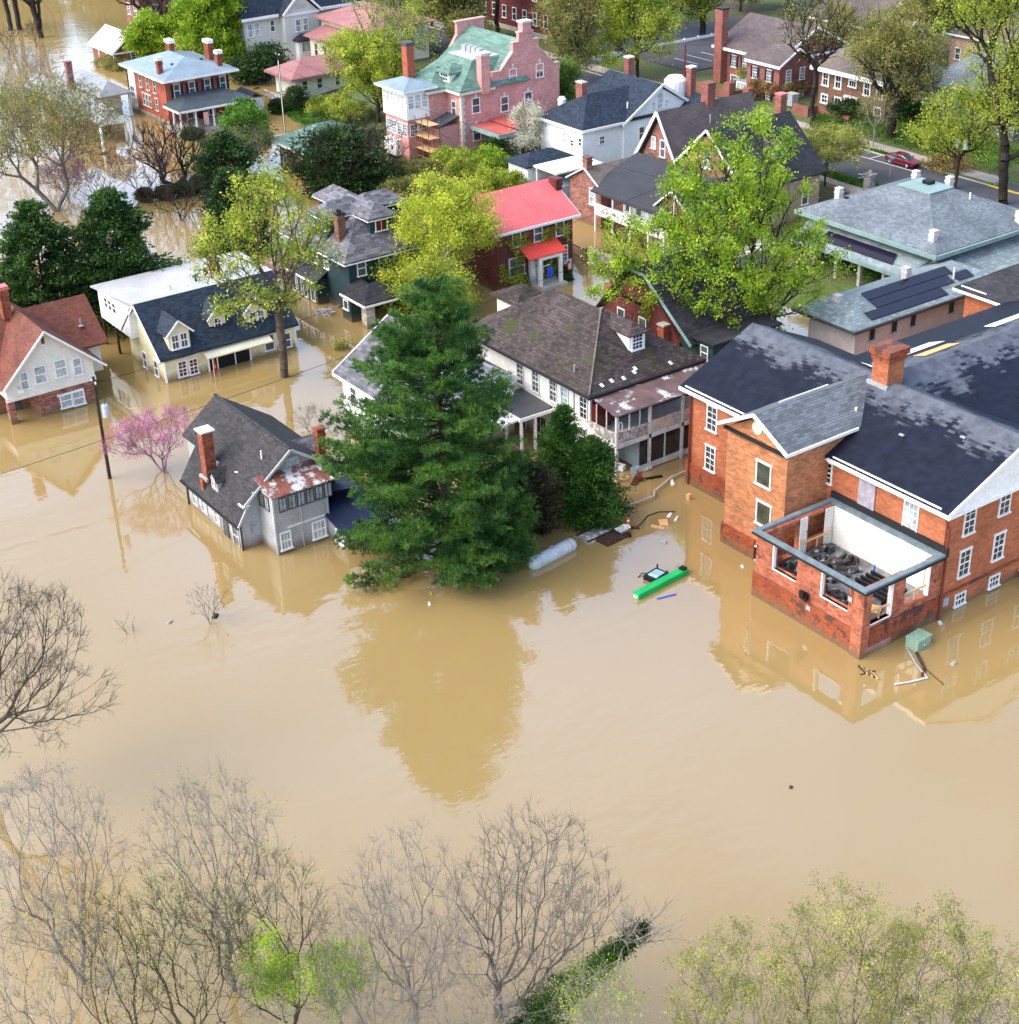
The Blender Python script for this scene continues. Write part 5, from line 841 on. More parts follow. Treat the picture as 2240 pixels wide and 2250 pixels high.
# ================================================================== 15. colonial houses, top right
T = thing('colonial_house', 'red brick colonial house with black shutters, tall side chimney and mauve shingle roof', 'house', (-170, 170, 3))
part(T, 'wall', 'colonial_brick', lambda m: m.box(-176.8, -163.8, 163.9, 177.0, 0, 7.9)); part(T, 'roof', 'mauve_shingle', lambda m: (m.gable(-177.4, -163.2, 163.2, 177.8, 8.0, 11.7, 'x')))
part(T, 'roof_wing', 'mauve_shingle', lambda m: m.gable(-168.6, -160.8, 160.9, 168.2, 7.95, 9.9, 'x')); part(T, 'gable_wall', 'colonial_brick', lambda m: m.gwall(-164.2, -163.8, 163.9, 177.0, 7.7, 8.1, 11.3, 'x')); 
part(T, 'trim', 'white_paint', lambda m: (m.box(-177.5, -163.1, 163.0, 163.2, 7.6, 7.96), m.box(-163.2, -163.0, 168, 177.9, 7.6, 7.9), m.beam((-163.1, 163.2, 7.9), (-163.1, 170.5, 11.6), .14, .3), m.beam((-163.1, 177.8, 7.9), (-163.1, 170.5, 11.6), .14, .3), m.box(-176.9, -176.7, 163.78, 163.9, 1, 7.6), m.box(-163.95, -163.75, 163.78, 163.95, 1, 7.6)))
part(T, 'wing_wall', 'colonial_brick', lambda m: m.gwall(-168, -161.4, 161.4, 167.8, 0, 7.8, 9.5, 'x')); part(T, 'wing_trim', 'white_paint', lambda m: (m.beam((-160.75, 160.9, 7.8), (-160.75, 164.55, 9.8), .12, .25), m.beam((-160.75, 168.2, 7.8), (-160.75, 164.55, 9.8), .12, .25), m.box(-168, -160.7, 160.7, 160.88, 7.5, 7.85)))
for x in (-173.4, -171.1, -168.9): 
    win(T, 'L', 163.9, x, 6.1, .8, 1.6, cols=3, rows=4)
    for q in (-.65, .65): part(T, 'shutter', 'shutter', lambda m: m.box(x+q-.2, x+q+.2, 163.8, 163.88, 5.3, 6.9))
for x in (-166.3, -163.4):
    for z in (6.1, 2.8):
        win(T, 'L', 161.4, x, z, .8, 1.6, cols=3, rows=4)
        for q in (-.65, .65): part(T, 'shutter', 'shutter', lambda m: m.box(x+q-.2, x+q+.2, 161.3, 161.38, z-.8, z+.8))
for y in (163.2, 165.9): win(T, 'R', -161.4, y, 6.1, .8, 1.6, cols=3, rows=4); win(T, 'R', -161.4, y, 2.8, .8, 1.6, cols=3, rows=4)
win(T, 'L', 163.9, -173.3, 2.9, 1.2, 2.2, cols=2, rows=4, gl='glass_mid'); b_ = part(T, 'bay_window', 'white_paint', lambda m: m.box(-171.7, -169.3, 162.9, 163.9, 1.2, 3.9)); part(T, 'bay_roof', 'copper_green', lambda m: m.slab([(-171.9, 162.7, 3.95), (-169.1, 162.7, 3.95), (-169.5, 163.9, 4.6), (-171.5, 163.9, 4.6)], .08)); win(T, 'L', 162.9, -170.5, 2.6, 1.9, 1.8, cols=3, rows=2, gl='glass_light')
chimney(T, -175.8, 163.3, 1, 13.4, 1.6, 1.2, mat='colonial_brick', cap='black')
for x in (-171, -166.5): part(T, 'roof_vent', 'black', lambda m: m.obox((x, 170.9, 11.5), 0, .5, .4, 0, .2))
T = thing('garden_wall', 'low red brick garden wall in front of the colonial house with shutters', 'wall', (-166, 157, 1)); part(T, 'wall', 'colonial_brick', lambda m: (m.box(-176, -168, 158.8, 159.15, 0, 3.4), m.box(-168.2, -167.85, 159.15, 163.5, 0, 3.4))); part(T, 'pier', 'colonial_brick', lambda m: m.box(-168.9, -167.7, 157.8, 159.0, 0, 4.8)); part(T, 'pier', 'colonial_brick', lambda m: m.box(-165.8, -164.6, 158.6, 159.8, 0, 4.4))
T = thing('brown_brick_house', 'brown brick house with white framed windows and an arched doorway facing the street', 'house', (-151, 169, 3))
part(T, 'wall', 'brown_brick', lambda m: m.box(-157.6, -145.0, 165.5, 175, 0, 7.9)); part(T, 'roof', 'tan_shingle', lambda m: m.hip(-158.6, -144.2, 164.7, 175.8, 8.0, 11.3, ins=4.5)); part(T, 'cornice', 'white_paint', lambda m: (m.box(-158.6, -144.1, 164.5, 164.7, 7.4, 7.96), m.box(-144.2, -144.05, 164.7, 175.8, 7.5, 7.96)))
for x in (-156.3, -153.9, -148.5, -146.2): win(T, 'L', 165.5, x, 6.3, .9, 1.7, cols=2, rows=2, tw=.2); 
for x in (-156.3, -153.7, -148.8, -146.3): win(T, 'L', 165.5, x, 3.1 if x > -156 else 3.5, .95, 1.9 if x > -156 else 1.0, cols=2, rows=2, tw=.2)
win(T, 'L', 165.5, -151.2, 6.5, 1.2, .7, cols=3, rows=1, tw=.18); part(T, 'door_surround', 'white_paint', lambda m: (m.box(-152.3, -151.9, 165.2, 165.5, 1, 4.5), m.box(-150.4, -150.0, 165.2, 165.5, 1, 4.5), m.box(-152.4, -149.9, 165.1, 165.5, 4.5, 4.8))); part(T, 'door', 'dark_red', lambda m: m.box(-151.8, -150.5, 165.38, 165.48, 1, 4.2))
for i, y in enumerate((167.5, 170.5)): win(T, 'R', -145.0, y, 6.3, .9, 1.7, tw=.2); win(T, 'R', -145.0, y, 3.1, .9, 1.7, tw=.2)
T = thing('garden_wall', 'curved red brick garden wall along the pavement before the brown brick house', 'wall', (-150, 160, 1)); part(T, 'wall', 'colonial_brick', lambda m: (m.box(-156.5, -153.5, 159.4, 159.8, 0, 3.8), m.prism([(-153.5, 0), (-147.5, 0), (-147.5, 3.4), (-150.5, 3.1), (-153.5, 3.8)], 'y', 161.2, 161.55), m.box(-153.7, -153.4, 159.8, 161.5, 0, 3.8)))
t = thing('satellite_tank', 'pale grey metal unit beside the bare tall tree near the brown brick house', 'tank', (-158.5, 161.5, 3)); MB().box(-159.4, -158.0, 160.8, 162.0, 2.8, 4.4).build('box', 'steel', t); MB().box(-159.5, -157.9, 160.7, 162.1, 4.4, 4.5).build('lid', 'concrete', t)
T = thing('stone_house', 'grey stone house with a rounded slate roof behind the trees at the right', 'house', (-135, 175, 3))
part(T, 'wall', 'grey_stone', lambda m: m.box(-142, -127, 170, 184, 0, 7.6)); part(T, 'roof', 'blue_slate', lambda m: m.hip(-142.8, -126.2, 169.2, 184.8, 7.7, 12.2, ins=5))
for x in (-140, -137, -134, -131, -128.5):
    for z in (6.2, 3.0): win(T, 'L', 170, x, z, .9, 1.6, gl='glass_light')
part(T, 'tower', 'grey_stone', lambda m: m.tube([(-142, 170.5, 0), (-142, 170.5, 8.2)], 2.0, 14)); part(T, 'tower_roof', 'blue_slate', lambda m: m.tube([(-142, 170.5, 8.2), (-142, 170.5, 11)], [2.3, .1], 14))
def simple_house(name, lab, x0, x1, y0, y1, g, ze, zr, wall, roof, axis, wins=True, ov=.6, hip=False, trim='white_paint'):
    T = thing(name, lab, 'house', ((x0+x1)/2, (y0+y1)/2, g))
    if hip: part(T, 'wall', wall, lambda m: m.box(x0, x1, y0, y1, g-3, ze-.05)); part(T, 'roof', roof, lambda m: m.hip(x0-ov, x1+ov, y0-ov, y1+ov, ze, zr))
    else: part(T, 'wall', wall, lambda m: m.gwall(x0, x1, y0, y1, g-3, ze, zr-.35, axis)); part(T, 'roof', roof, lambda m: m.gable(x0-ov, x1+ov, y0-ov, y1+ov, ze-.15, zr, axis))
    part(T, 'fascia', trim, lambda m: (m.box(x0-ov-.05, x1+ov+.1, y0-ov-.12, y0-ov, ze-.45, ze-.2), m.box(x1+ov, x1+ov+.12, y0-ov, y1+ov, ze-.45, ze-.2)))
    if not hip:
        if axis == 'x': ym = (y0+y1)/2; part(T, 'rake_board', trim, lambda m: (m.beam((x1+ov+.06, y0-ov, ze-.25), (x1+ov+.06, ym, zr-.05), .12, .28), m.beam((x1+ov+.06, y1+ov, ze-.25), (x1+ov+.06, ym, zr-.05), .12, .28)))
        else: xm = (x0+x1)/2; part(T, 'rake_board', trim, lambda m: (m.beam((x0-ov, y0-ov-.06, ze-.25), (xm, y0-ov-.06, zr-.05), .12, .28), m.beam((x1+ov, y0-ov-.06, ze-.25), (xm, y0-ov-.06, zr-.05), .12, .28)))
    if wins:
        n = max(2, int((x1-x0)/2.8)); mrows = [g+1.9]+([g+5.0] if ze-g > 5.5 else [])
        for z in mrows:
            for i in range(n): win(T, 'L', y0, x0+(x1-x0)*(i+.5)/n, z, .9, 1.6, gl=random.choice(['glass_mid', 'glass_dark', 'glass_light']))
            n2 = max(2, int((y1-y0)/2.8))
            for i in range(n2): win(T, 'R', x1, y0+(y1-y0)*(i+.5)/n2, z, .9, 1.6, gl=random.choice(['glass_mid', 'glass_dark', 'glass_light']))
    return T
simple_house('gabled_house', 'brown gabled house with white rake boards and a round window at the top right', -181, -168, 188, 199, 3, 8.4, 12.4, 'tan_stucco', 'mauve_shingle', 'x')
T = simple_house('gabled_house', 'small brown gabled house with a white round window before the larger one', -167, -161, 185.5, 190.5, 3, 7.6, 10.4, 'brown_brick', 'tan_shingle', 'x'); part(T, 'round_window', 'white_paint', lambda m: m.tube([(-161, 188, 8.2), (-160.9, 188, 8.2)], .6, 14))
simple_house('shingle_house', 'house with a pale brown roof in the trees near the right top corner', -160, -147, 196, 208, 3, 8.0, 12.0, 'tan_stucco', 'tan_shingle', 'x'); simple_house('shingle_house', 'house with a dusky purple roof at the right edge near the top', -142, -128, 192, 206, 3, 8.0, 11.6, 'tan_stucco', 'mauve_shingle', 'x')
simple_house('shingle_house', 'house with a grey roof in the top right corner of the picture', -150, -136, 222, 236, 3, 8.5, 12.5, 'white_siding', 'asphalt_roof', 'x')
T = simple_house('brick_house', 'dark red brick building with white windows among trees at the top middle', -240, -215.5, 162, 180, 2.5, 14, 17, 'dark_red', 'slate_dark', 'x', wins=False); part(T, 'base', 'concrete', lambda m: m.box(-240.2, -215.3, 161.8, 180.2, -1, 3.3))
for z in (5.5, 9.5, 12.5):
    for i in range(6): win(T, 'R', -215.5, 164+i*2.8, z, 1.0, 2.0, gl='glass_mid')
    for i in range(8): win(T, 'L', 162, -238.5+i*3, z, 1.0, 2.0, gl='glass_dark')
# ================================================================== top left group
T = simple_house('brick_garage', 'low red brick garage with a pale grey roof standing in brown water', -269.5, -259.8, 102.3, 108.6, 0, 2.5, 5.1, 'colonial_brick', 'pale_metal', 'x', wins=False); win(T, 'R', -259.8, 105.6, 1.1, .8, 1.5, rows=4); [part(T, 'garage_post', 'white_paint', lambda m: m.box(x-.12, x+.12, 102.15, 102.3, -2, 2.3)) for x in (-266.6, -263.4, -260.2)]
T = simple_house('brick_house', 'dark purple brown brick house with white windows, cut by the top edge at left', -279, -272.7, 113.2, 130, 0, 8.5, 11, 'old_brick', 'pale_metal', 'x', wins=False)
for z in (2.0, 5.6):
    for y in (116, 119.5, 123, 126.5): win(T, 'R', -272.7, y, z, 1.1, 1.9, gl='glass_mid')
    for x in (-277.4, -274.6): win(T, 'L', 113.2, x, z, .9, 1.9, gl='glass_mid')
T = thing('pavilion', 'grey metal roofed pavilion with a white gable on posts in the water', 'pavilion', (-220, 82, 0))
part(T, 'roof', 'grey_metal', lambda m: (m.gable(-242, -212.6, 79.9, 85.0, 3.5, 5.2, 'x'), m.gable(-223, -216.6, 76.6, 82, 3.5, 5.0, 'y'))); part(T, 'gable_panel', 'white_siding', lambda m: m.prism([(80.2, 3.3), (84.8, 3.3), (82.45, 4.9)], 'x', -213.1, -212.9)); part(T, 'beam', 'white_paint', lambda m: m.box(-213.1, -212.9, 80.1, 84.8, 3.0, 3.3))
for x, y in ((-213.1, 80.3), (-213.1, 84.6), (-214.6, 84.6), (-220, 80.3), (-227, 80.3), (-220, 84.6)): part(T, 'post', 'white_paint', lambda m: m.box(x-.14, x+.14, y-.14, y+.14, -2, 3.1))
part(T, 'back_wall', 'old_brick', lambda m: m.box(-241, -219, 82.2, 84.4, -2, 3.2))
T = thing('pavilion', 'grey metal roofed shed with a brick chimney behind the white gabled pavilion', 'pavilion', (-235, 88, 0))
part(T, 'roof', 'grey_metal', lambda m: m.hip(-242.5, -226.4, 85.8, 91.2, 3.6, 5.2)); part(T, 'wall', 'white_siding', lambda m: m.box(-241, -229.5, 86.4, 90.4, -2, 3.5)); chimney(T, -236.2, 85.4, 2, 7.2, .9, .9, mat='old_brick', cap='old_brick')
for x, y in ((-227.2, 86.2), (-227.2, 90.8), (-229, 86.2)): part(T, 'post', 'white_paint', lambda m: m.box(x-.13, x+.13, y-.13, y+.13, -2, 3.5))
# white victorian
T = thing('victorian_house', 'tall off white clapboard house with navy roof, front gable and two red chimneys', 'house', (-244, 126, 0))
part(T, 'wall', 'victorian', lambda m: (m.box(-252, -242.4, 118.4, 140, -2, 8.3), m.gwall(-243.5, -240.6, 125.0, 131.4, -2, 8.3, 11.2, 'x')))
part(T, 'roof', 'navy_shingle', lambda m: (m.gable(-253, -241.5, 117.6, 141, 8.4, 14.2, 'y'), m.gable(-250, -240.0, 124.5, 132.0, 8.3, 11.9, 'x')))
part(T, 'trim', 'white_paint', lambda m: (m.box(-241.5, -241.3, 117.6, 124.4, 7.9, 8.35), m.box(-241.5, -241.3, 132.1, 141, 7.9, 8.35), m.beam((-239.95, 124.5, 8.2), (-239.95, 128.25, 11.8), .14, .35), m.beam((-239.95, 132, 8.2), (-239.95, 128.25, 11.8), .14, .35), m.box(-240.6, -240.4, 124.8, 131.6, 7.9, 8.3)))
for y in (119.4, 120.7): win(T, 'R', -242.4, y, 6.2, .8, 2.0, gl='glass_light'); win(T, 'R', -242.4, y, 2.2, .8, 2.0, gl='glass_light')
for z in (6.4, 2.2): win(T, 'R', -242.4, 123.6, z, .7, 1.7, gl='glass_mid')
for y in (127.5, 128.9): win(T, 'R', -240.6, y, 6.2, .85, 1.9, gl='glass_light')
part(T, 'bay', 'white_paint', lambda m: m.box(-240.6, -239.2, 126.6, 130, 0, 4)); part(T, 'bay_roof', 'slate_dark', lambda m: m.hip(-241.5, -238.8, 126.2, 130.4, 4.0, 4.9)); win(T, 'R', -239.2, 128.3, 2.8, 2.4, 1.5, cols=3, rows=1, gl='glass_light'); part(T, 'attic_vent', 'grey_trim', lambda m: m.box(-240.59, -240.5, 127.4, 129.1, 8.9, 9.6))
chimney(T, -244.6, 121.0, 10, 15.6, 1.0, 1.0, mat='red_brick', cap='red_brick'); chimney(T, -244.6, 133.2, 10, 15.8, 1.0, 1.0, mat='red_brick', cap='red_brick')
# bungalow with pink roof
T = thing('bungalow', 'cream bungalow with a faded pink metal roof on a low stone foundation', 'bungalow', (-221, 118, 0))
part(T, 'wall', 'pale_cream', lambda m: m.box(-222.6, -216.2, 113.2, 125.5, .9, 4.0)); part(T, 'foundation', 'stone', lambda m: m.box(-222.7, -216.1, 113.1, 125.6, -2, .9))
part(T, 'roof', 'pink_metal', lambda m: m.hip(-224.0, -215.3, 112.2, 126.6, 4.15, 6.0, ins=4.2)); part(T, 'eaves', 'pink_metal', lambda m: (m.box(-224, -215.2, 112.0, 112.2, 3.8, 4.1), m.box(-215.3, -215.1, 112.2, 126.6, 3.8, 4.1)))
for y in (114.8, 117.4, 120.6, 123.8): win(T, 'R', -216.2, y, 2.6, .8, 1.4, fr='cream_paint', tw=.08)
win(T, 'L', 113.2, -217.6, 2.6, .8, 1.5, fr='cream_paint', gl='glass_light'); part(T, 'roof_vent', 'pink_metal', lambda m: m.obox((-219.8, 121.5, 6.0), 0, .8, .5, 0, .3))
T = thing('deck_stairs', 'weathered wooden deck and stairs at the corner of the cream bungalow', 'stairs', (-219, 111, 0)); part(T, 'deck', 'grey_wood', lambda m: m.box(-222, -218.6, 110.6, 112.6, .7, .9)); part(T, 'railing', 'grey_wood', lambda m: (m.box(-222, -218.6, 110.6, 110.7, 1.6, 1.75), m.box(-218.7, -218.6, 110.7, 112.6, 1.6, 1.75), [m.box(-222+i*.5, -221.9+i*.5, 110.6, 110.7, .9, 1.6) for i in range(7)])); part(T, 'stair', 'lumber', lambda m: m.slab([(-218.6, 110.7, .8), (-216.6, 110.7, -.4), (-216.6, 111.9, -.4), (-218.6, 111.9, .8)], .12))
# cream house with salmon roof
T = thing('cream_house', 'large cream house with a broad salmon metal roof behind the leafy trees', 'house', (-225, 134, 1))
part(T, 'wall', 'pale_cream', lambda m: (m.box(-238, -223, 130.5, 142, -1, 7.6), m.box(-236, -226, 127, 130.5, -1, 5.4))); part(T, 'roof', 'pink_metal', lambda m: (m.hip(-239, -221.8, 129.4, 143.2, 7.7, 10.2), m.slab([(-236.8, 126.2, 5.4), (-225.2, 126.2, 5.4), (-225.2, 130.6, 6.6), (-236.8, 130.6, 6.6)], .15)))
for x in (-234, -231, -228): win(T, 'L', 127, x, 3.4, .9, 1.9, fr='cream_paint', tw=.08)
for y in (132.5, 135.5, 138.5): win(T, 'R', -223, y, 5.6, .9, 1.7, fr='cream_paint', tw=.08); win(T, 'R', -223, y, 2.6, .9, 1.7, fr='cream_paint', tw=.08)
# green roofed outbuilding
T = thing('brick_outbuilding', 'small red brick outbuilding with a green slate hip roof and white eaves', 'outbuilding', (-184, 99, 0))
part(T, 'wall', 'red_brick', lambda m: m.box(-188.2, -180.6, 95.3, 105.5, -2, 3.4)); part(T, 'roof', 'green_slate', lambda m: m.hip(-189.2, -179.8, 94.6, 106.3, 3.6, 5.9)); part(T, 'eaves', 'white_paint', lambda m: m.ring(-189.25, -179.75, 94.55, 106.35, 3.2, 3.56, .15)); win(T, 'L', 95.3, -186.8, 1.6, .8, 1.5, gl='glass_mid'); win(T, 'L', 95.3, -182.2, 1.6, .8, 1.5, gl='glass_mid')
T = simple_house('dark_shed', 'dark roofed porch building cut by the left edge behind the rust roofed house', -163, -157.6, 40, 46.5, 0, 2.8, 4.2, 'dark_wood', 'slate_dark', 'x', wins=False)
# ================================================================== vegetation
def tri_quads(P0, P1, r0, r1, n=4):
    """tapered prisms between the point arrays P0 and P1"""
    D = P1-P0; Ln = np.linalg.norm(D, axis=1, keepdims=True)+1e-9; D = D/Ln
    ref = np.where(np.abs(D[:, 2:3]) > .9, np.array([[1., 0, 0]]), np.array([[0, 0, 1.]]))
    A = np.cross(D, ref); A /= np.linalg.norm(A, axis=1, keepdims=True)+1e-9; B = np.cross(D, A); N = len(P0); V = np.zeros((N, 2*n, 3))
    for j in range(n):
        c, s = math.cos(2*math.pi*j/n), math.sin(2*math.pi*j/n); o = A*c+B*s
        V[:, j] = P0+o*r0[:, None]; V[:, n+j] = P1+o*r1[:, None]
    base = (np.arange(N)*2*n)[:, None]; Q = []
    for j in range(n): k = (j+1) % n; Q.append(np.concatenate([base+j, base+k, base+n+k, base+n+j], axis=1))
    return V.reshape(-1, 3), np.concatenate(Q)
def grow(seed, H, ells, na=300, th=.3, r0=.3, lean=(0, 0), trunks=1, step=.9, up=.18, spread=.5, rmin=.009, pipe=.5):
    """grows limbs from the trunk to points spread through the crown; returns nodes, parents, radii, tips"""
    rg = np.random.default_rng(seed); pos = [np.zeros(3)]; par = [-1]; plen = [0.]
    pos[0] = np.array([0, 0, -3.0])
    def addnode(p, q):
        pos.append(p); par.append(q); plen.append(plen[q]+float(np.linalg.norm(p-pos[q]))); return len(pos)-1
    for t in range(trunks):
        cur = 0; a = rg.uniform(0, 6.28); n = max(3, int(H*th/step)+3)
        for i in range(n):
            z = -3+(H*th+3)*(i+1)/n; f_ = max(0, z)/(H*th+.01); off = np.array([math.cos(a), math.sin(a)])*(trunks > 1)*spread*f_*2
            cur = addnode(np.array([lean[0]*max(z, 0)/H+off[0]+rg.normal()*.06*H*th*.2, lean[1]*max(z, 0)/H+off[1]+rg.normal()*.06*H*th*.2, z]), cur)
    pts = []
    tot = sum(e[3]*e[4]*e[5] for e in ells)
    for e in ells:
        k = int(na*e[3]*e[4]*e[5]/tot)+1; d = rg.normal(size=(k, 3)); d /= np.linalg.norm(d, axis=1, keepdims=True); r = rg.uniform(.12, 1, size=(k, 1))**.45
        q = d*r*np.array([[e[3], e[4], e[5]]])+np.array([[e[0], e[1], e[2]]]); pts.append(q[q[:, 2] > 0.4])
    pts = np.concatenate(pts); top = pos[-1]; pts = pts[np.argsort(np.linalg.norm((pts-top)*np.array([1, 1, .8]), axis=1))]
    cap = len(pts)*8+200; P = np.zeros((cap, 3)); PL = np.zeros(cap); n0 = len(pos); P[:n0] = pos; PL[:n0] = plen; cnt = n0; par = par+[0]*(cap-n0)
    lo = 1 if trunks > 1 else max(1, int(n0*.45))
    for p in pts:
        d = np.linalg.norm((P[lo:cnt]-p)*np.array([1, 1, .72]), axis=1); down = np.maximum(0, P[lo:cnt, 2]-p[2]+.15*d)
        b = int(np.argmin(d+.22*PL[lo:cnt]+1.1*down))+lo; v = p-P[b]; L = np.linalg.norm(v)
        if L < .25: continue
        k = max(1, int(L/step)); prev = b
        if cnt+k >= cap: break
        for i in range(1, k+1):
            t_ = i/k; q = P[b]+v*t_; q = q+np.array([0, 0, -up*L*.25*math.sin(math.pi*t_)]) if i < k else q
            q = q+rg.normal(size=3)*.045*step*(i < k); P[cnt] = q; par[cnt] = prev; PL[cnt] = PL[prev]+np.linalg.norm(q-P[prev]); prev = cnt; cnt += 1
    P = P[:cnt]; par = np.array(par[:cnt])
    for _ in range(5):           # straighten the limbs
        cs = np.zeros_like(P); cn = np.zeros(cnt); np.add.at(cs, par[1:], P[1:]); np.add.at(cn, par[1:], 1); m_ = cn > 0; m_[:n0] = False
        P[m_] = .4*P[m_]+.3*P[par[m_]]+.3*cs[m_]/cn[m_][:, None]
    load = np.zeros(cnt); ch = np.bincount(par[1:], minlength=cnt)
    tips = np.where(ch == 0)[0]; load[tips] = 1
    for i in range(cnt-1, 0, -1): load[par[i]] += load[i]
    rad = np.maximum(rmin, r0*(load/load[0])**pipe); return P, par, rad, tips, rg
def wood(P, par, rad, rg, tips, twig=0, tl=.9, tr=.009, n=4):
    i = np.arange(1, len(P)); r1 = rad[i]; r0 = np.minimum(rad[par[i]], rad[i]*1.35); V, Q = tri_quads(P[par[i]], P[i], r0, r1, n); ends = P[tips]
    if twig:
        src = np.concatenate([np.repeat(tips, twig), rg.choice(np.arange(1, len(P)), size=len(P)//2)]); src = src[rad[src] < .12]
        dirn = P[src]-P[par[src]]; dirn /= np.linalg.norm(dirn, axis=1, keepdims=True)+1e-9; d = dirn*1.0+rg.normal(size=dirn.shape)*.5+np.array([0, 0, .25]); d /= np.linalg.norm(d, axis=1, keepdims=True)
        L = rg.uniform(.4, 1, size=(len(src), 1))*tl; E1 = P[src]+d*L; V1, Q1 = tri_quads(P[src], E1, np.full(len(src), tr*1.5), np.full(len(src), tr), 3)
        k = np.repeat(np.arange(len(src)), 2); d2 = d[k]+rg.normal(size=(len(k), 3))*.55; d2 /= np.linalg.norm(d2, axis=1, keepdims=True); S = P[src][k]+d[k]*L[k]*rg.uniform(.3, 1, size=(len(k), 1)); E2 = S+d2*L[k]*.65
        V2, Q2 = tri_quads(S, E2, np.full(len(k), tr), np.full(len(k), tr*.6), 3); V, Q = np.concatenate([V, V1, V2]), np.concatenate([Q, Q1+len(V), Q2+len(V)+len(V1)]); ends = np.concatenate([E1, E2])
    return V, Q, ends
def leaves(ends, rg, n, size, sp, flat=1.0, lift=0., asp=.6, outc=None):
    k = rg.integers(0, len(ends), size=n); c = ends[k]+rg.normal(size=(n, 3))*np.array([sp, sp, sp*flat])+np.array([0, 0, lift]); a = rg.normal(size=(n, 3)); a /= np.linalg.norm(a, axis=1, keepdims=True)
    b = np.cross(a, rg.normal(size=(n, 3))); b /= np.linalg.norm(b, axis=1, keepdims=True); s = size*rg.uniform(.55, 1.3, size=(n, 1)); a = a*s; b = b*s*asp
    V = np.stack([c-a*.5, c+b*.5, c+a*.5, c-b*.5], axis=1).reshape(-1, 3); V[:, 2] = np.where(V[:, 2] < .03, .03+np.abs(V[:, 2])*.02, V[:, 2]); return V, np.arange(4*n).reshape(-1, 4)
def putmesh(name, V, Q, mat, parent, **kw): return link(name, np_mesh(name, V, Q, mat), parent, **kw)
NLEAF = 0
def tree(name, label, loc, H, ells, seed, na=260, leaf='leaf_green', nl=20000, size=.22, sp=.55, bark='bark', th=.28, r0=.3, twig=0, group=None, cat='tree', lean=(0, 0), trunks=1, flat=.8, tl=.9, tr=.010, step=.9, up=.18, spread=.5, pipe=.5, leaf2=None, base=None):
    T = thing(name, label, cat, (loc[0], loc[1], base if base is not None else max(0, ground(loc[0], loc[1]))), group)
    P, par, rad, tips, rg = grow(seed, H, ells, na, th, r0, lean, trunks, step, up, spread, pipe=pipe); V, Q, ends = wood(P, par, rad, rg, tips, twig, tl, tr)
    putmesh('trunk', V, Q, bark, T)
    if nl:
        V, Q = leaves(ends, rg, nl, size, sp, flat); putmesh('crown', V, Q, leaf, T)
    if leaf2: V, Q = leaves(ends, rg, leaf2[1], leaf2[2], sp, flat); putmesh(leaf2[3], V, Q, leaf2[0], T)
    return T
def dome(H, R_, low=.3, squash=1.0, cx=0, cy=0): zc = H*(low+1)/2; return [(cx, cy, zc, R_, R_*squash, H*(1-low)/2)]
def lumpy(H, R_, seed, low=.28, n=7, k=.55):
    rg = np.random.default_rng(seed); out = [(0, 0, H*(low+1)/2, R_*.7, R_*.7, H*(1-low)/2*.95)]
    for i in range(n):
        a = rg.uniform(0, 6.28); d = R_*rg.uniform(.35, .7); z = H*(low+(.85-low)*rg.uniform(0, 1)); q = R_*k*rg.uniform(.7, 1.1); out.append((d*math.cos(a), d*math.sin(a), z, q, q, q*.8))
    return out
RAY = {}
def twin(src, label, loc, rot, scale, group=None):    # a copy of a tree, its trunk and its crown
    c = src.copy(); COL.objects.link(c); c.location = (loc[0], loc[1], max(0, ground(loc[0], loc[1]))); c.rotation_euler.z = rot; c.scale = scale; c['label'] = label
    if group: c['group'] = group
    for ch in list(src.children):
        d = ch.copy(); COL.objects.link(d); d.parent = c
        for g_ in ch.children: e_ = g_.copy(); COL.objects.link(e_); e_.parent = d
    return c
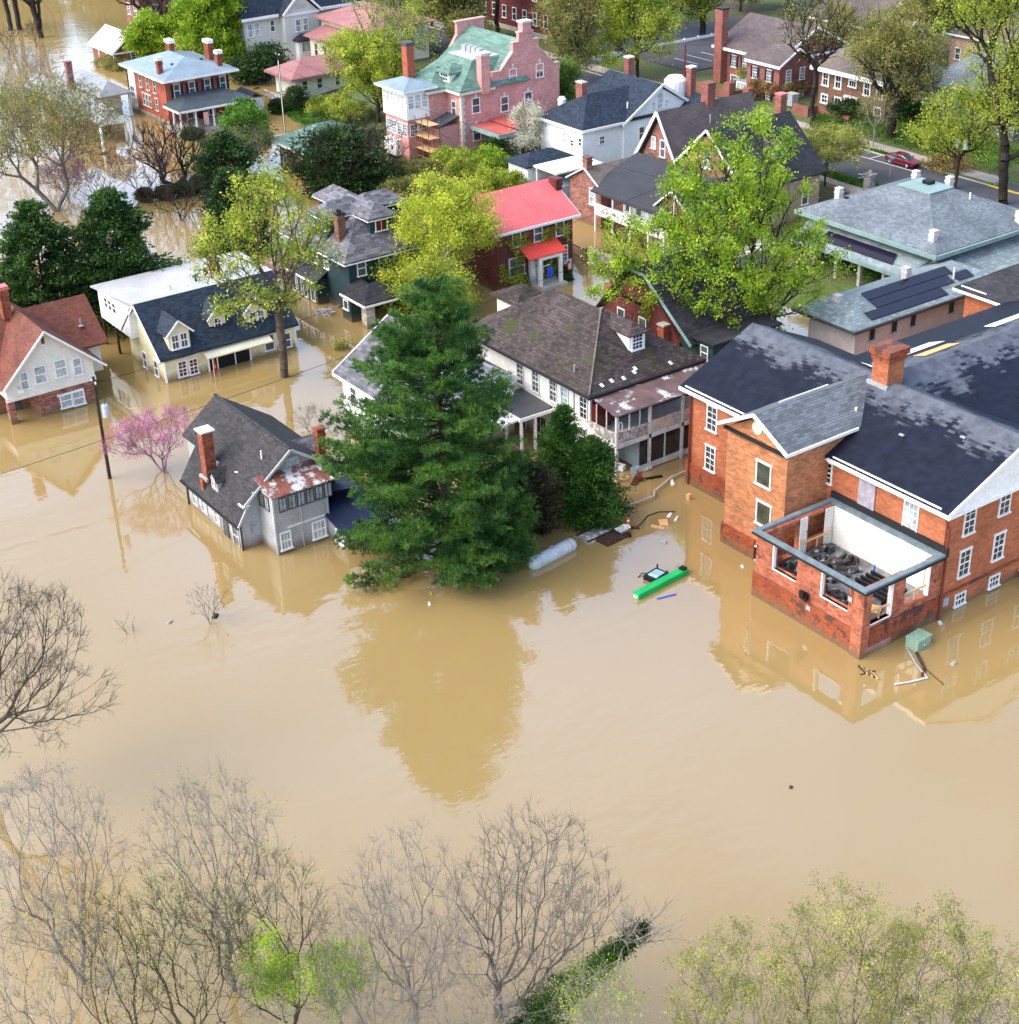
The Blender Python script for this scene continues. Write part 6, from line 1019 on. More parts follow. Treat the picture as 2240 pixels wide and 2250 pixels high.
# ---- the tall pine: whorls of upswept boughs, each carrying flat plumes of needle tufts
def pine(loc, H, seed):
    rg = np.random.default_rng(seed); T = thing('pine_tree', 'huge dark green pine standing in the flood in the middle of the picture', 'pine tree', (loc[0], loc[1], 0))
    B0, B1, r0, r1 = [], [], [], []; tuft = []; tdir = []
    for i in range(24):
        z0, z1 = -3+(H+3)*i/24, -3+(H+3)*(i+1)/24; B0.append((0, 0, z0)); B1.append((0, 0, z1)); r0.append(.42*(1-(z0+3)/(H+4))+.02); r1.append(.42*(1-(z1+3)/(H+4))+.02)
    z = .45
    while z < H-.4:
        f_ = z/H; Rm = (7.2 if f_ < .35 else 7.2*(1-(f_-.35)/.66)**.74)+.25
        if f_ < .1: Rm *= .9+f_
        for b in range(rg.integers(5, 8)):
            a = rg.uniform(0, 6.28); L = Rm*rg.uniform(.62, 1.1)*(1+.12*math.cos(a-3.6)); tilt = rg.uniform(-.05, .22)+.35*f_**2; px, py, pz = 0., 0., z+rg.uniform(-.3, .3); n = max(3, int(L/.55)); da = 0
            droop = .10*(1-f_)
            for s in range(n):
                t = (s+1)/n; a2 = a+da; st = L/n; q = (px+math.cos(a2)*st, py+math.sin(a2)*st, pz+st*(tilt-droop*2*(1-t)+.28*t*t)); B0.append((px, py, pz)); B1.append(q); rr = .075*(1-t)*(L/7)+.012; r0.append(rr+.008); r1.append(rr); px, py, pz = q; da += rg.normal()*.07
                if t > .26:
                    w_ = .3+1.1*math.sin(math.pi*min(1, (t-.25)/.85))*min(1, L/4)
                    for k in range(int(9+12*w_)):
                        sa = a2+math.pi/2; lat = rg.uniform(-1, 1)*w_; fwd = abs(lat)*.5+rg.uniform(-.3, .35)
                        c = (px+math.cos(sa)*lat+math.cos(a2)*fwd, py+math.sin(sa)*lat+math.sin(a2)*fwd, pz+.12+rg.uniform(-.12, .22)-abs(lat)*.1); dd = np.array([math.cos(a2)*.6+math.cos(sa)*np.sign(lat)*.3, math.sin(a2)*.6+math.sin(sa)*np.sign(lat)*.3, .75]); tuft.append(c); tdir.append(dd)
        z += rg.uniform(.40, .60)
    for k in range(60): tuft.append((rg.normal()*.25, rg.normal()*.25, H-rg.uniform(0, 1.6))); tdir.append(np.array([rg.normal()*.3, rg.normal()*.3, 1.]))
    V, Q = tri_quads(np.array(B0), np.array(B1), np.array(r0), np.array(r1), 5); putmesh('trunk', V, Q, 'bark_dark', T)
    C = np.array(tuft); D = np.array(tdir); D /= np.linalg.norm(D, axis=1, keepdims=True); m = 11; k = np.repeat(np.arange(len(C)), m); d = D[k]+rg.normal(size=(len(k), 3))*.62; d /= np.linalg.norm(d, axis=1, keepdims=True)
    Ln = rg.uniform(.22, .36, size=(len(k), 1)); s = np.cross(d, rg.normal(size=d.shape)); s /= np.linalg.norm(s, axis=1, keepdims=True); w_ = .026
    P0 = C[k]; V = np.stack([P0-s*w_*.6, P0+s*w_*.6, P0+d*Ln+s*w_*.6, P0+d*Ln-s*w_*.6], axis=1).reshape(-1, 3); V[:, 2] = np.maximum(V[:, 2], .05)
    putmesh('crown', V, np.arange(len(V)).reshape(-1, 4), 'needle', T); print('pine needles', len(k)); return T
pine((-86.5, 54.55), 21.9, 3)
# ---- dense evergreens (cedar, hemlock, juniper, clipped shrubs): ragged sprays on a cone or dome
def evergreen(name, label, loc, H, Rb, seed, mat='cedar', nt=260, nl=24000, size=.24, cone=1.0, group=None, cat='evergreen tree', sp=.32, squash=1., droop=.0, base=None, bark='bark_dark', rag=.14):
    rg = np.random.default_rng(seed); T = thing(name, label, cat, (loc[0], loc[1], base if base is not None else max(0, ground(loc[0], loc[1]))), group)
    t = rg.uniform(0, 1, nt)**(1.35 if cone > .5 else 1.0); a = rg.uniform(0, 6.28, nt); z = .03*H+t*H*.95
    prof = (1-t)**(.75*cone+.001) if cone > .5 else np.sqrt(np.maximum(0, 1-(2*t*.92-.85)**2)); prof = np.maximum(prof, .04)
    rr = Rb*prof*(1+rg.normal(size=nt)*rag)*np.where(rg.uniform(size=nt) < .25, rg.uniform(.3, .8, nt), 1)*(.82+.18*np.sin(a*3+seed)*np.sin(z*1.3+seed)); tip = np.stack([rr*np.cos(a), rr*np.sin(a)*squash, z], axis=1); root = np.stack([tip[:, 0]*.05, tip[:, 1]*.05, z-rr*.25+.1], axis=1); root[:, 2] = np.maximum(root[:, 2], .02)
    P0 = np.concatenate([[[0, 0, -2.5]], root]); P1 = np.concatenate([[[0, 0, H*.97]], tip]); V, Q = tri_quads(P0, P1, np.concatenate([[.02*H+.04], np.full(nt, .03)]), np.concatenate([[.03], np.full(nt, .012)]), 5); putmesh('trunk', V, Q, bark, T)
    k = rg.integers(0, nt, nl); u = rg.uniform(.45, 1.08, size=(nl, 1)); ax = tip-root; axn = ax/(np.linalg.norm(ax, axis=1, keepdims=True)+1e-6); c = root[k]+ax[k]*u+rg.normal(size=(nl, 3))*sp*np.array([1, 1, .5])*(.4+.6*np.minimum(1, rr[k][:, None]/Rb+.3)); c[:, 2] -= droop*rg.uniform(0, 1, nl)
    d = axn[k]+rg.normal(size=(nl, 3))*.55+np.array([0, 0, .15-droop]); d /= np.linalg.norm(d, axis=1, keepdims=True); s = np.cross(d, rg.normal(size=d.shape)); s /= np.linalg.norm(s, axis=1, keepdims=True); L = size*rg.uniform(.6, 1.4, size=(nl, 1)); V = np.stack([c-d*L*.5, c+s*L*.2, c+d*L*.5, c-s*L*.2], axis=1).reshape(-1, 3); V[:, 2] = np.maximum(V[:, 2], .04)
    putmesh('crown', V, np.arange(4*nl).reshape(-1, 4), mat, T); return T
evergreen('cedar_tree', 'pointed mid green cedar in front of the long white house', (-87.4, 66.2), 9.3, 3.1, 11, nl=38000, cone=.72); evergreen('cedar_tree', 'shorter dense cedar nearest the worn white porch', (-85.2, 67.4), 7.1, 2.9, 12, nl=34000, cone=.62)
evergreen('dark_shrub', 'dark olive brown shrub between the pine and the cedars', (-86.8, 62.6), 5.6, 2.7, 13, mat='dusk', nl=22000, cone=0, cat='shrub')
h1_ = evergreen('hemlock_tree', 'very dark broad hemlock behind the rust roofed house, left of its twin', (-151.5, 48.6), 13.6, 6.3, 14, mat='hemlock', nl=46000, size=.42, cone=.56, droop=.25, sp=.45, group='dark hemlocks at the left'); evergreen('hemlock_tree', 'very dark broad hemlock behind the yellow house, right of its twin', (-149.0, 56.0), 14.0, 6.3, 15, mat='hemlock', nl=46000, size=.42, cone=.56, droop=.25, sp=.45, group='dark hemlocks at the left')
evergreen('hemlock_tree', 'dark hemlock cut by the left edge above the dark shed', (-160, 38.5), 11, 5, 16, mat='hemlock', nl=18000, size=.45, cone=.75, droop=.2, sp=.5, group='dark hemlocks at the left')
p_ = at('5', 60, 420); evergreen('hemlock_tree', 'dark evergreen behind the yellow leafed tree left of the green house', (p_.x, p_.y), 9.5, 4.6, 17, mat='leaf_dark', nl=24000, size=.4, cone=.6, sp=.5)
p_ = at('1', 1290, 1150); evergreen('dark_conifer', 'round topped dark green conifer above the yellow leafed tree', (p_.x, p_.y), 9.0, 4.0, 18, mat='leaf_dark', nl=20000, size=.42, cone=0, sp=.5)
p_ = at('1', 1380, 950); tree('green_tree', 'mid green bushy tree in the water below the columned porch', (p_.x, p_.y), 8.6, lumpy(8.6, 3.9, 2, low=.08), 19, na=240, leaf='leaf_mid', nl=30000, size=.34, sp=.5, th=.15)
p_ = at('2', 130, 1080); evergreen('juniper', 'wide dark spiky juniper behind the green foursquare house', (p_.x, p_.y), 8.2, 7.0, 20, mat='leaf_dark', nl=22000, size=.5, cone=0, sp=.6, rag=.2, nt=420); T_ = tree('bare_tree', 'dark bare branched bush rising through the wide juniper', (p_.x+1, p_.y+1), 10, dome(10, 7.5, .1), 21, na=420, nl=0, twig=3, bark='bark_dark', r0=.3, th=.1, tr=.02, tl=1.2)
for i, (z_, x_, y_, hh_, rr_, lb) in enumerate((('g2', 590, 1180, 3.6, 2.3, 'tall round dark evergreen shrub at the corner of the cream bungalow'), ('g2', 390, 1190, 2.0, 1.8, 'low bright green clipped shrub beside the utility pole'), ('1', 930, 1120, 1.7, 1.4, 'round clipped brown green shrub left of the pair behind the redbuds'), ('1', 1040, 1100, 1.9, 1.6, 'round clipped dark shrub in the middle of the submerged row'), ('1', 1130, 1075, 2.2, 1.3, 'round clipped dark green shrub at the right end of the submerged row'), ('1', 820, 1130, 1.6, 1.3, 'round clipped purple brown shrub at the left end of the submerged row'), ('2', 1000, 900, 3.4, 2.9, 'dark glossy shrub at the foot of the pink mansion'), ('h4', 920, 1130, 1.5, 1.9, 'dark shrub standing in water before the columned porch'), ('61', 468, 565, 1.3, .5, 'tiny dark cone shrub by the white porch of the red roofed house'))):
    p_ = at(z_, x_, y_, max(0, 1.2 if i in (6,) else 0)); evergreen('clipped_shrub', lb, (p_.x, p_.y), hh_, rr_, 30+i, mat='ivy' if i in (1,) else ('dusk' if i in (2, 5) else 'leaf_dark'), nl=9000, size=.24, cone=0 if i != 8 else .8, cat='shrub', sp=.22, rag=.05)
# hedge under the victorian house
p0, p1 = at('g2', 20, 880), at('g2', 360, 860)
T = thing('hedge', 'long dark green hedge below the off white clapboard house', 'hedge', (p0.x, p0.y, 0)); rg = np.random.default_rng(9); n = 26000
u = rg.uniform(0, 1, (n, 1)); c = np.array([[0, 0, 0]])+u*np.array([[p1.x-p0.x, p1.y-p0.y, 0]])+rg.normal(size=(n, 3))*np.array([1.1, 1.1, .3]); c[:, 2] = np.abs(c[:, 2])+rg.uniform(0, 1, n)**.6*3.4+1.2*(u[:, 0] > .6)*rg.uniform(0, 1, n)*2
V, Q = leaves(c, rg, n, .4, .1); putmesh('foliage', V, Q, 'leaf_dark', T)
V, Q = tri_quads(np.array([(k_*(p1.x-p0.x)/9, k_*(p1.y-p0.y)/9, -1.5) for k_ in range(10)], dtype=float), np.array([(k_*(p1.x-p0.x)/9, k_*(p1.y-p0.y)/9, 2.5) for k_ in range(10)], dtype=float), np.full(10, .08), np.full(10, .03), 5); putmesh('stem', V, Q, 'bark_dark', T)
# ---- broadleaf trees in leaf
E_ = [(0, 0, 14.5, 5.5, 5.5, 6), (2.0, 2.6, 19.0, 4.4, 4.4, 5.2), (-3.4, -5.6, 10.5, 4.5, 5.0, 3.6), (-1.0, -10.0, 9.2, 3.0, 3.2, 2.2), (4.0, 5.8, 10.0, 4.2, 4.2, 3.8), (5.2, 8.6, 8.6, 2.8, 3.2, 2.0), (4.5, -1.5, 6.5, 3.2, 3.4, 2.8), (-1.5, 6.5, 13.5, 4.2, 4.6, 4.0), (1.0, -5.0, 5.8, 2.6, 3.0, 2.4), (3.2, 3.2, 5.2, 3.0, 3.2, 2.6), (4.5, -4.5, 9.5, 4.4, 4.4, 3.6), (7.0, 1.0, 8.5, 4.0, 4.4, 3.4), (1.0, -7.0, 9.8, 4, 4, 3.2), (3.5, -2.0, 13.5, 4.5, 4.5, 4)]
tree('green_tree', 'great bright green spreading tree rising between the brown roofed and slate roofed houses', (-103.6, 96.4), 24, E_, 41, na=900, leaf='leaf_green', nl=52000, size=.26, sp=.36, bark='bark_dark', th=.14, r0=.75, trunks=3, spread=1.0, pipe=.5, twig=1, tr=.012)
p_ = at('5', 325, 1150); tree('yellow_tree', 'tall lichen trunked tree with sparse yellow green leaves before the yellow house', (p_.x, p_.y), 19, [(0, -.5, 16.5, 3.4, 3.6, 3.4), (-1.5, -3.5, 12.5, 3.2, 3.4, 3.0), (.5, 2.8, 12.8, 3.2, 3.4, 2.6), (1.0, -3.2, 8.6, 2.6, 3.2, 1.7), (0, 1.4, 8.2, 1.8, 2.2, 2.0), (-2.5, 3.8, 11, 2.4, 2.6, 2)], 42, na=460, leaf='leaf_yellowgreen', nl=13500, size=.26, sp=.36, bark='bark', th=.45, r0=.42, twig=2, pipe=.48)
p_ = at('5', 1200, 720); tree('yellow_tree', 'full yellow green tree directly behind the top of the tall pine', (p_.x, p_.y), 13.2, lumpy(13.2, 6.4, 6, low=.16, n=9), 43, na=560, leaf='leaf_yellow', nl=42000, size=.25, sp=.5, bark='bark_grey', th=.15, r0=.3, trunks=3, twig=1)
tree('leafy_tree', 'loose yellow branched tree leaning over the porch of the dark green house', (-126.5, 80.5), 6.8, lumpy(6.8, 3.6, 7, low=.2, n=5), 44, na=240, leaf='leaf_yellowgreen', nl=9000, size=.24, sp=.5, bark='bark_grey', th=.25, r0=.16, twig=2)
p_ = at('1', 1180, 395); tree('green_tree', 'dense bright green tree behind the blue metal roof near the top left', (p_.x, p_.y), 15.5, lumpy(15.5, 6.8, 8, low=.05, n=11), 45, na=520, leaf='leaf_green', nl=52000, size=.42, sp=.65, th=.12)
tree('green_tree', 'smaller bright green tree against the purple brick house near the top left', (p_.x-7, p_.y-6.5), 9.5, lumpy(9.5, 4.2, 18, low=.05, n=6), 145, na=220, leaf='leaf_green', nl=20000, size=.42, sp=.6, th=.12)
p_ = at('2', 340, 690, 1.0); tree('leafy_tree', 'light green tree left of the pink mansion sun porch', (p_.x, p_.y), 12.8, lumpy(12.8, 6.6, 10, low=.18, n=8), 46, na=420, leaf='leaf_yellowgreen', nl=38000, size=.32, sp=.6, bark='bark_dark', r0=.35)
tree('bare_tree', 'tall thin limbed tree with sparse leaves over the salmon metal roof', (p_.x-4, p_.y+6), 19.5, lumpy(19.5, 6.6, 11, low=.4, n=7), 47, na=330, leaf='leaf_yellowgreen', nl=6500, size=.32, sp=.5, bark='bark_grey', r0=.35, twig=2, tr=.018)
# trees across the top
def atop(z, x, y, g_=2.5): p = at(z, x, y, g_); return (p.x, p.y)
TA = tree('leafy_tree', 'olive green full tree behind the pink mansion chimneys', atop('2', 780, 250), 16, lumpy(16, 7.2, 21, low=.12, n=9), 51, na=420, leaf='leaf_olive', nl=34000, size=.4, sp=.75, bark='bark_dark')
TB = tree('leafy_tree', 'upright yellow green tree just right of the stepped pink gable', atop('g3', 870, 860), 15.5, lumpy(15.5, 5.4, 22, low=.22, n=8), 52, na=420, leaf='leaf_olive', nl=15000, size=.3, sp=.6, bark='bark_dark', twig=2, r0=.35, tr=.018)
TC = tree('leafy_tree', 'yellow green tree over the white fence behind the navy roofed house', atop('g3', 1540, 800), 17.5, lumpy(17.5, 6.0, 23, low=.15, n=9), 53, na=420, leaf='leaf_yellowgreen', nl=26000, size=.32, sp=.65, bark='bark_dark', twig=1, r0=.35, tr=.018)
TD = tree('bare_tree', 'tall dark bare tree in front of the colonial house gable', atop('3', 880, 620), 18.5, [(0, 0, 14, 5.5, 5.5, 5)], 54, na=380, leaf='leaf_olive', nl=2600, size=.26, sp=.5, bark='bark_dark', th=.45, r0=.42, twig=3, tr=.018)
TE = tree('shade_tree', 'dark trunked tree with olive leaves on the lawn by the brown brick house', atop('3', 1275, 690), 16.5, lumpy(16.5, 6.8, 24, low=.25, n=9), 55, na=420, leaf='leaf_olive', nl=26000, size=.27, sp=.65, bark='bark_dark', r0=.75, twig=1)
TF = tree('shade_tree', 'very tall tree with yellow green leaves and a thick black trunk at the right edge', atop('3', 1840, 1030, 1.8), 27, [(0, 0, 20, 6.5, 6.5, 6.5), (-4.5, -3.5, 23, 5, 5, 4), (3, 5, 18, 5, 5, 4), (-4, 2, 14, 4, 4, 3), (3, -3, 12, 4.2, 4.2, 3), (5.5, 5, 11, 4, 4, 3)], 56, na=650, leaf='leaf_yellowgreen', nl=34000, size=.26, sp=.6, bark='bark_dark', th=.35, r0=.75, twig=2, trunks=2, spread=.8, pipe=.47)
tree('street_tree', 'loose twiggy tree beside the road in front of the stone house', atop('3', 1600, 950, 1.9), 12.5, lumpy(12.5, 5.6, 25, low=.35, n=8), 57, na=380, leaf='leaf_yellowgreen', nl=15000, size=.24, sp=.6, bark='bark_dark', twig=3, r0=.28)
tree('flowering_tree', 'pale cream blossomed dogwood spreading over the road verge', atop('3', 945, 925, 1.9), 6.2, [(0, 0, 4.6, 4.6, 4.4, 1.6), (-1, 2, 5.2, 3, 3, 1)], 58, na=320, leaf='leaf_pale', nl=16000, size=.22, sp=.42, flat=.35, bark='bark_dark', th=.3, r0=.16, twig=1)
tree('young_tree', 'slim young street tree with a pale trunk on the verge behind the red car', atop('3', 1187, 740, 2.1), 7, [(0, 0, 5, 2.3, 2.3, 2.2)], 59, na=120, leaf='leaf_olive', nl=1800, size=.2, sp=.4, bark='bark_pale', th=.4, r0=.13, twig=2)
tree('flowering_tree', 'white blossomed cherry bush against the navy roofed white house', atop('2', 1190, 860, 1.4), 6.4, lumpy(6.4, 2.8, 27, low=.1, n=5), 60, na=200, leaf='leaf_white', nl=9000, size=.22, sp=.4, bark='bark_dark', th=.2, r0=.13, twig=1)
tree('leafy_tree', 'dark leaved tree behind the white house roof beside the urn', atop('2', 1330, 620, 2), 7.5, lumpy(7.5, 3.6, 28, low=.05, n=6), 61, na=240, leaf='leaf_mid', nl=15000, size=.28, sp=.5, th=.15, leaf2=('leaf_russet', 3000, .25, 'blossom'))
for i, (src, z_, x_, y_, ro, s_, lb) in enumerate((
        (TA, '2', 420, 60, 1.0, 1.1, 'olive tree above the salmon roof at the very top'), (TC, '2', 640, 130, 2.0, .8, 'yellow green tree beside the dark road left of the pink mansion roof'), (TD, '2', 1010, 190, .7, .95, 'bare brown tree left of the dark red brick building'),
        (TD, '2', 1120, 170, 2.4, .8, 'second bare brown tree left of the dark red brick building'), (TB, 'g3', 1250, 300, 1.6, 1.05, 'olive tree in front of the dark red brick building windows'), (TC, 'g3', 1850, 420, 3.1, 1.0, 'yellow green tree behind the white fence, right of its neighbour'),
        (TE, '3', 330, 180, .5, .75, 'dark trunked tree on the lawn beyond the parking lot'), (TA, '3', 520, 60, 2.2, .8, 'olive tree behind the colonial roof ridge'), (TE, '3', 50, 150, 1.9, .9, 'tree with a dark trunk at the left of the parking lot'), (TB, '3', 760, 40, .2, 1.0, 'thin olive tree at the top behind the colonial house'),
        (TC, '3', 1100, 230, 4.0, .75, 'leafy tree between the colonial house and the brown brick house'), (TE, '3', 1450, 330, 2.8, .85, 'leafy tree over the roofs between the brown brick and stone houses'), (TC, '3', 1560, 180, 1.2, .9, 'bright leaved tree in front of the pale brown roof near the top right'), (TB, '3', 1720, 330, 5.0, 1.1, 'upright tree left of the tallest right hand tree'),
        (TC, '3', 1880, 240, 2.6, .95, 'bright leaved tree in the top right corner'), (TA, '3', 1920, 700, .9, .7, 'olive leaved tree at the right edge above the road'), (TE, '3', 1330, 20, 4.4, .9, 'shade tree at the very top above the small brown gable'), (TB, '3', 980, 330, 3.3, .6, 'small olive tree against the left wall of the brown brick house'),
        (TA, '2', 200, -60, 3.6, 1.0, 'tree cut by the top edge beside the clapboard house'), (TC, '3', 620, -40, 5.4, .9, 'tree cut by the top edge above the colonial house'), (TA, '3', 1750, 60, 3.9, .9, 'olive tree near the grey roof in the top right'))):
    p_ = atop(z_, x_, y_, 2.6); twin(src, lb, p_, ro, (s_, s_, s_))
# shrubs and undergrowth round the pink mansion and the bungalow
def shrub(lb, loc, H, R_, seed, leaf, nl=5000, size=.22, bark='bark', na=110, twig=2, cat='shrub', tr=.012, group=None, name='shrub'): return tree(name, lb, loc, H, [(0, 0, H*.55, R_, R_, H*.5)], seed, na=na, leaf=leaf, nl=nl, size=size, sp=.3, bark=bark, th=.12, r0=.07, twig=twig, trunks=4, spread=.3, cat=cat, tl=.6, tr=tr, step=.5, group=group)
for i, (z_, x_, y_, H_, R_, lf, n_, lb) in enumerate((
        ('2', 760, 900, 2.6, 2.6, 'leaf_yellowgreen', 9000, 'lime green shrub mass at the foot of the pink quoined corner'), ('2', 860, 960, 2.6, 3.0, 'leaf_yellowgreen', 9000, 'lime green shrub below the porte cochere of the pink mansion'), ('2', 960, 930, 3.0, 2.4, 'leaf_green', 7000, 'bright green shrub left of the white outbuilding'),
        ('2', 1020, 1040, 3.0, 3.4, 'leaf_yellowgreen', 12000, 'rounded lime shrub in front of the white outbuilding'), ('2', 560, 960, 2.2, 3.4, 'leaf_olive', 9000, 'olive undergrowth below the scaffolding'), ('2', 640, 1030, 2.0, 3.2, 'leaf_olive', 8000, 'olive undergrowth by the garden path behind the green house'), ('2', 420, 960, 2.2, 2.8, 'leaf_olive', 6000, 'scrubby undergrowth left of the scaffolding'),
        ('2', 480, 1060, 2.2, 3.0, 'leaf_olive', 8000, 'scrub behind the rear dormer of the green house'), ('2', 60, 600, 1.8, 3.0, 'leaf_yellowgreen', 5000, 'thin green scrub on the lawn by the cream bungalow'), ('2', 180, 640, 1.6, 3.0, 'leaf_yellowgreen', 5000, 'thin green scrub on the lawn nearer the pink mansion'), ('g1', 1130, 690, 1.1, 1.9, 'leaf_olive', 2600, 'half drowned olive shrub in front of the brick garage'), ('g1', 1240, 730, 1.0, 1.8, 'leaf_olive', 2600, 'half drowned olive shrub between the garage and the blue roof'),
        ('3', 690, 520, 2.4, 3.2, 'leaf_russet', 9000, 'russet hedge below the colonial house'), ('3', 760, 500, 2.6, 3.2, 'leaf_russet', 9000, 'russet hedge left of the pale metal unit'), ('3', 600, 470, 2.6, 2.6, 'leaf_olive', 7000, 'olive shrub at the bay window of the colonial house'), ('3', 1020, 700, .9, 1.6, 'leaf_mid', 3000, 'low green plants on the road verge'), ('3', 940, 650, .8, 1.4, 'leaf_mid', 2000, 'low green plants at the garden wall corner'),
        ('3', 1340, 600, 3.0, 3.4, 'leaf_dark', 10000, 'dark evergreen bush under the lawn tree'), ('3', 1390, 640, 2.0, 3.0, 'leaf_dark', 8000, 'dark low bush on the lawn right of the trunk'), ('3', 1050, 620, 1.4, 2.4, 'leaf_dark', 5000, 'dark bush before the curved garden wall'), ('5', 640, 780+200, .3, .8, 'leaf_olive', 500, 'small weed tuft afloat near the dark green house'), ('63', 960, 720, 1.6, 1.8, 'leaf_mid', 4000, 'green shrub beside the verandah posts of the villa'),
        ('3', 1500, 770, 2.2, 3.0, 'leaf_yellowgreen', 7000, 'light green shrub on the corner past the red car'), ('3', 1560, 860, 1.2, 2.6, 'leaf_russet', 4000, 'brown leafy brush at the road edge near the red car'))):
    p_ = at(z_, x_, y_, 0 if ('drowned' in lb or 'afloat' in lb) else 1.7); shrub(lb, (p_.x, p_.y), H_, R_, 200+i, lf, n_, .26 if i not in (10, 11) else .2)
p_ = at('5', 430, 640); shrub('vivid purple flowering bush beside the dark green house', (p_.x-1.5, p_.y-.5), 2.8, 2.1, 230, 'purple', 7000, .2)
# ivy on the red roofed house
T = thing('ivy', 'ivy climbing the street wall of the red roofed brick house', 'ivy', (-130.2, 92, 0)); rg = np.random.default_rng(4); c = np.stack([rg.normal(size=900)*.12+.18, rg.uniform(-1.6, 7.6, 900), rg.uniform(0, 6, 900)], axis=1); c = c[(np.sin(c[:, 1]*1.7)+np.sin(c[:, 2]*1.3+c[:, 1])) > -.4]; c[:, 0] = np.abs(c[:, 0])
V, Q = leaves(c, rg, 5200, .2, .12); V[:, 0] = np.maximum(V[:, 0], .02); putmesh('foliage', V, Q, 'leaf_yellowgreen', T); ys_ = rg.uniform(-1.4, 7.4, 30); V, Q = tri_quads(np.stack([np.full(30, .03), ys_, np.zeros(30)], 1), np.stack([np.full(30, .03), ys_+rg.normal(size=30)*.6, rg.uniform(3, 6, 30)], 1), np.full(30, .02), np.full(30, .01), 4); putmesh('stem', V, Q, 'bark_grey', T)
# ---- left hand trees
p_ = at('1', 320, 1190); tree('willow_tree', 'broad olive tree with arching dark limbs left of the hemlocks', (p_.x, p_.y), 15.5, [(0, 0, 10.5, 8.0, 7.0, 5.0), (-6, -3.5, 9.5, 5.2, 5.2, 4.2), (3.5, 3.5, 11, 5, 5, 3.8), (0, -7, 8, 4, 4.5, 3.5)], 71, na=760, leaf='leaf_olive', nl=20000, size=.26, sp=.7, bark='bark_grey', th=.18, r0=.42, trunks=3, spread=1.0, twig=3, tr=.016, tl=1.2)
tree('bare_tree', 'pale grey bare tree in the water left of the metal roofed pavilions', (at('1', 170, 760).x, at('1', 170, 760).y), 12.5, [(0, 0, 8, 7.5, 7.5, 4.5)], 72, na=520, nl=0, bark='bark_pale', th=.2, r0=.3, trunks=2, twig=3, tr=.018, tl=1.2)
for i, (z_, x_, y_, H_, R_, bk, r_, lb) in enumerate((('g1', 435, 395, 24, 7.5, 'bark_dark', .75, 'thick trunked bare tree in the water near the top left'), ('g1', 205, 312, 22, 6, 'bark_dark', .5, 'slim dark bare tree left of the thick trunked one'), ('g1', 120, 318, 20, 6, 'bark_dark', .45, 'leaning dark bare tree third from the thick trunk'), ('g1', 1690, 540, 19, 8, 'bark_dark', .75, 'dark bare tree before the purple brick house'), ('1', 985, 1050, 8.6, 5.6, 'bark_dark', .5, 'low spreading dark bare tree below the columned porch'), ('g1', 110, 635, 5.5, 2.4, 'bark', .1, 'small bare sapling in the bright water at left'), ('g1', 385, 495, 4, 2.0, 'bark', .09, 'small bare sapling below the thick trunked tree'))):
    p_ = at(z_, x_, y_); tree('bare_tree', lb, (p_.x, p_.y), H_, [(0, 0, H_*.62, R_, R_, H_*.38)], 80+i, na=360 if i < 5 else 60, nl=0, bark=bk, th=.28 if i != 4 else .12, r0=r_, twig=2, tr=.02, tl=1.1, trunks=1 if i not in (0, 4) else 3, spread=.8 if i == 4 else .35, lean=(-3, 0) if i == 2 else (0, 0))
for i, (z_, x_, y_, H_, R_, lb, lf) in enumerate((('1', 560, 1130, 6.5, 5.5, 'mauve grey twiggy tree behind the dark hemlocks', None), ('1', 800, 1090, 6.0, 5.0, 'pinkish grey twiggy thicket above the right hemlock', None), ('1', 1020, 1240, 6, 4.5, 'tangle of dark twigs right of the hemlocks', None), ('1', 380, 1110, 4.5, 3.4, 'pink tinged redbud in bloom beneath the broad olive tree', 'redbud'), ('1', 1400, 1000, 6.5, 4.2, 'pale grey twiggy tree beside the green roofed outbuilding', 'leaf_pale'))):
    p_ = at(z_, x_, y_); tree('twiggy_tree' if i != 3 else 'redbud_tree', lb, (p_.x, p_.y), H_, [(0, 0, H_*.6, R_, R_, H_*.42)], 90+i, na=300, leaf=lf or 'redbud', nl=2500 if lf else 0, size=.14, sp=.5, bark='bark_pink' if i < 2 else ('bark_dark' if i == 2 else 'bark_grey'), th=.15, r0=.12, twig=3, tr=.014, trunks=4, spread=.8)
p_ = at('4', 920, 1370); tree('redbud_tree', 'pink flowering redbud standing in the water left of the grey house', (p_.x, p_.y), 5.6, [(0, 0, 3.4, 3.0, 3.3, 1.9), (-1.4, -2.2, 3.2, 2.2, 2.2, 1.6), (0, 1.6, 4.1, 1.8, 2.0, 1.0)], 95, na=380, leaf='redbud', nl=16000, size=.085, sp=.16, bark='bark_pink', th=.12, r0=.13, trunks=3, spread=.6, twig=3, tr=.008, tl=.7, step=.5)
for i, (z_, x_, y_, H_, R_, lb, lf) in enumerate((('d', 590, 815, 2.2, 1.7, 'small bare olive bush in the water behind the grey house', 'leaf_olive'), ('d', 398, 1172, 2.9, 1.4, 'leafless shrub standing alone in the flood with a dark bag caught at its foot', None), ('65', 480, 320, 1.0, .6, 'faint bare twigs poking from the water at left', None))):
    p_ = at(z_, x_, y_); tree('drowned_bush', lb, (p_.x, p_.y), H_, [(0, 0, H_*.6, R_, R_, H_*.45)], 100+i, na=90 if i < 2 else 14, leaf=lf or 'leaf_olive', nl=1500 if lf else 0, size=.07, sp=.2, bark='bark_grey', th=.1, r0=.05, trunks=4, spread=.25, twig=3, tr=.006, tl=.5, step=.4, cat='bush')
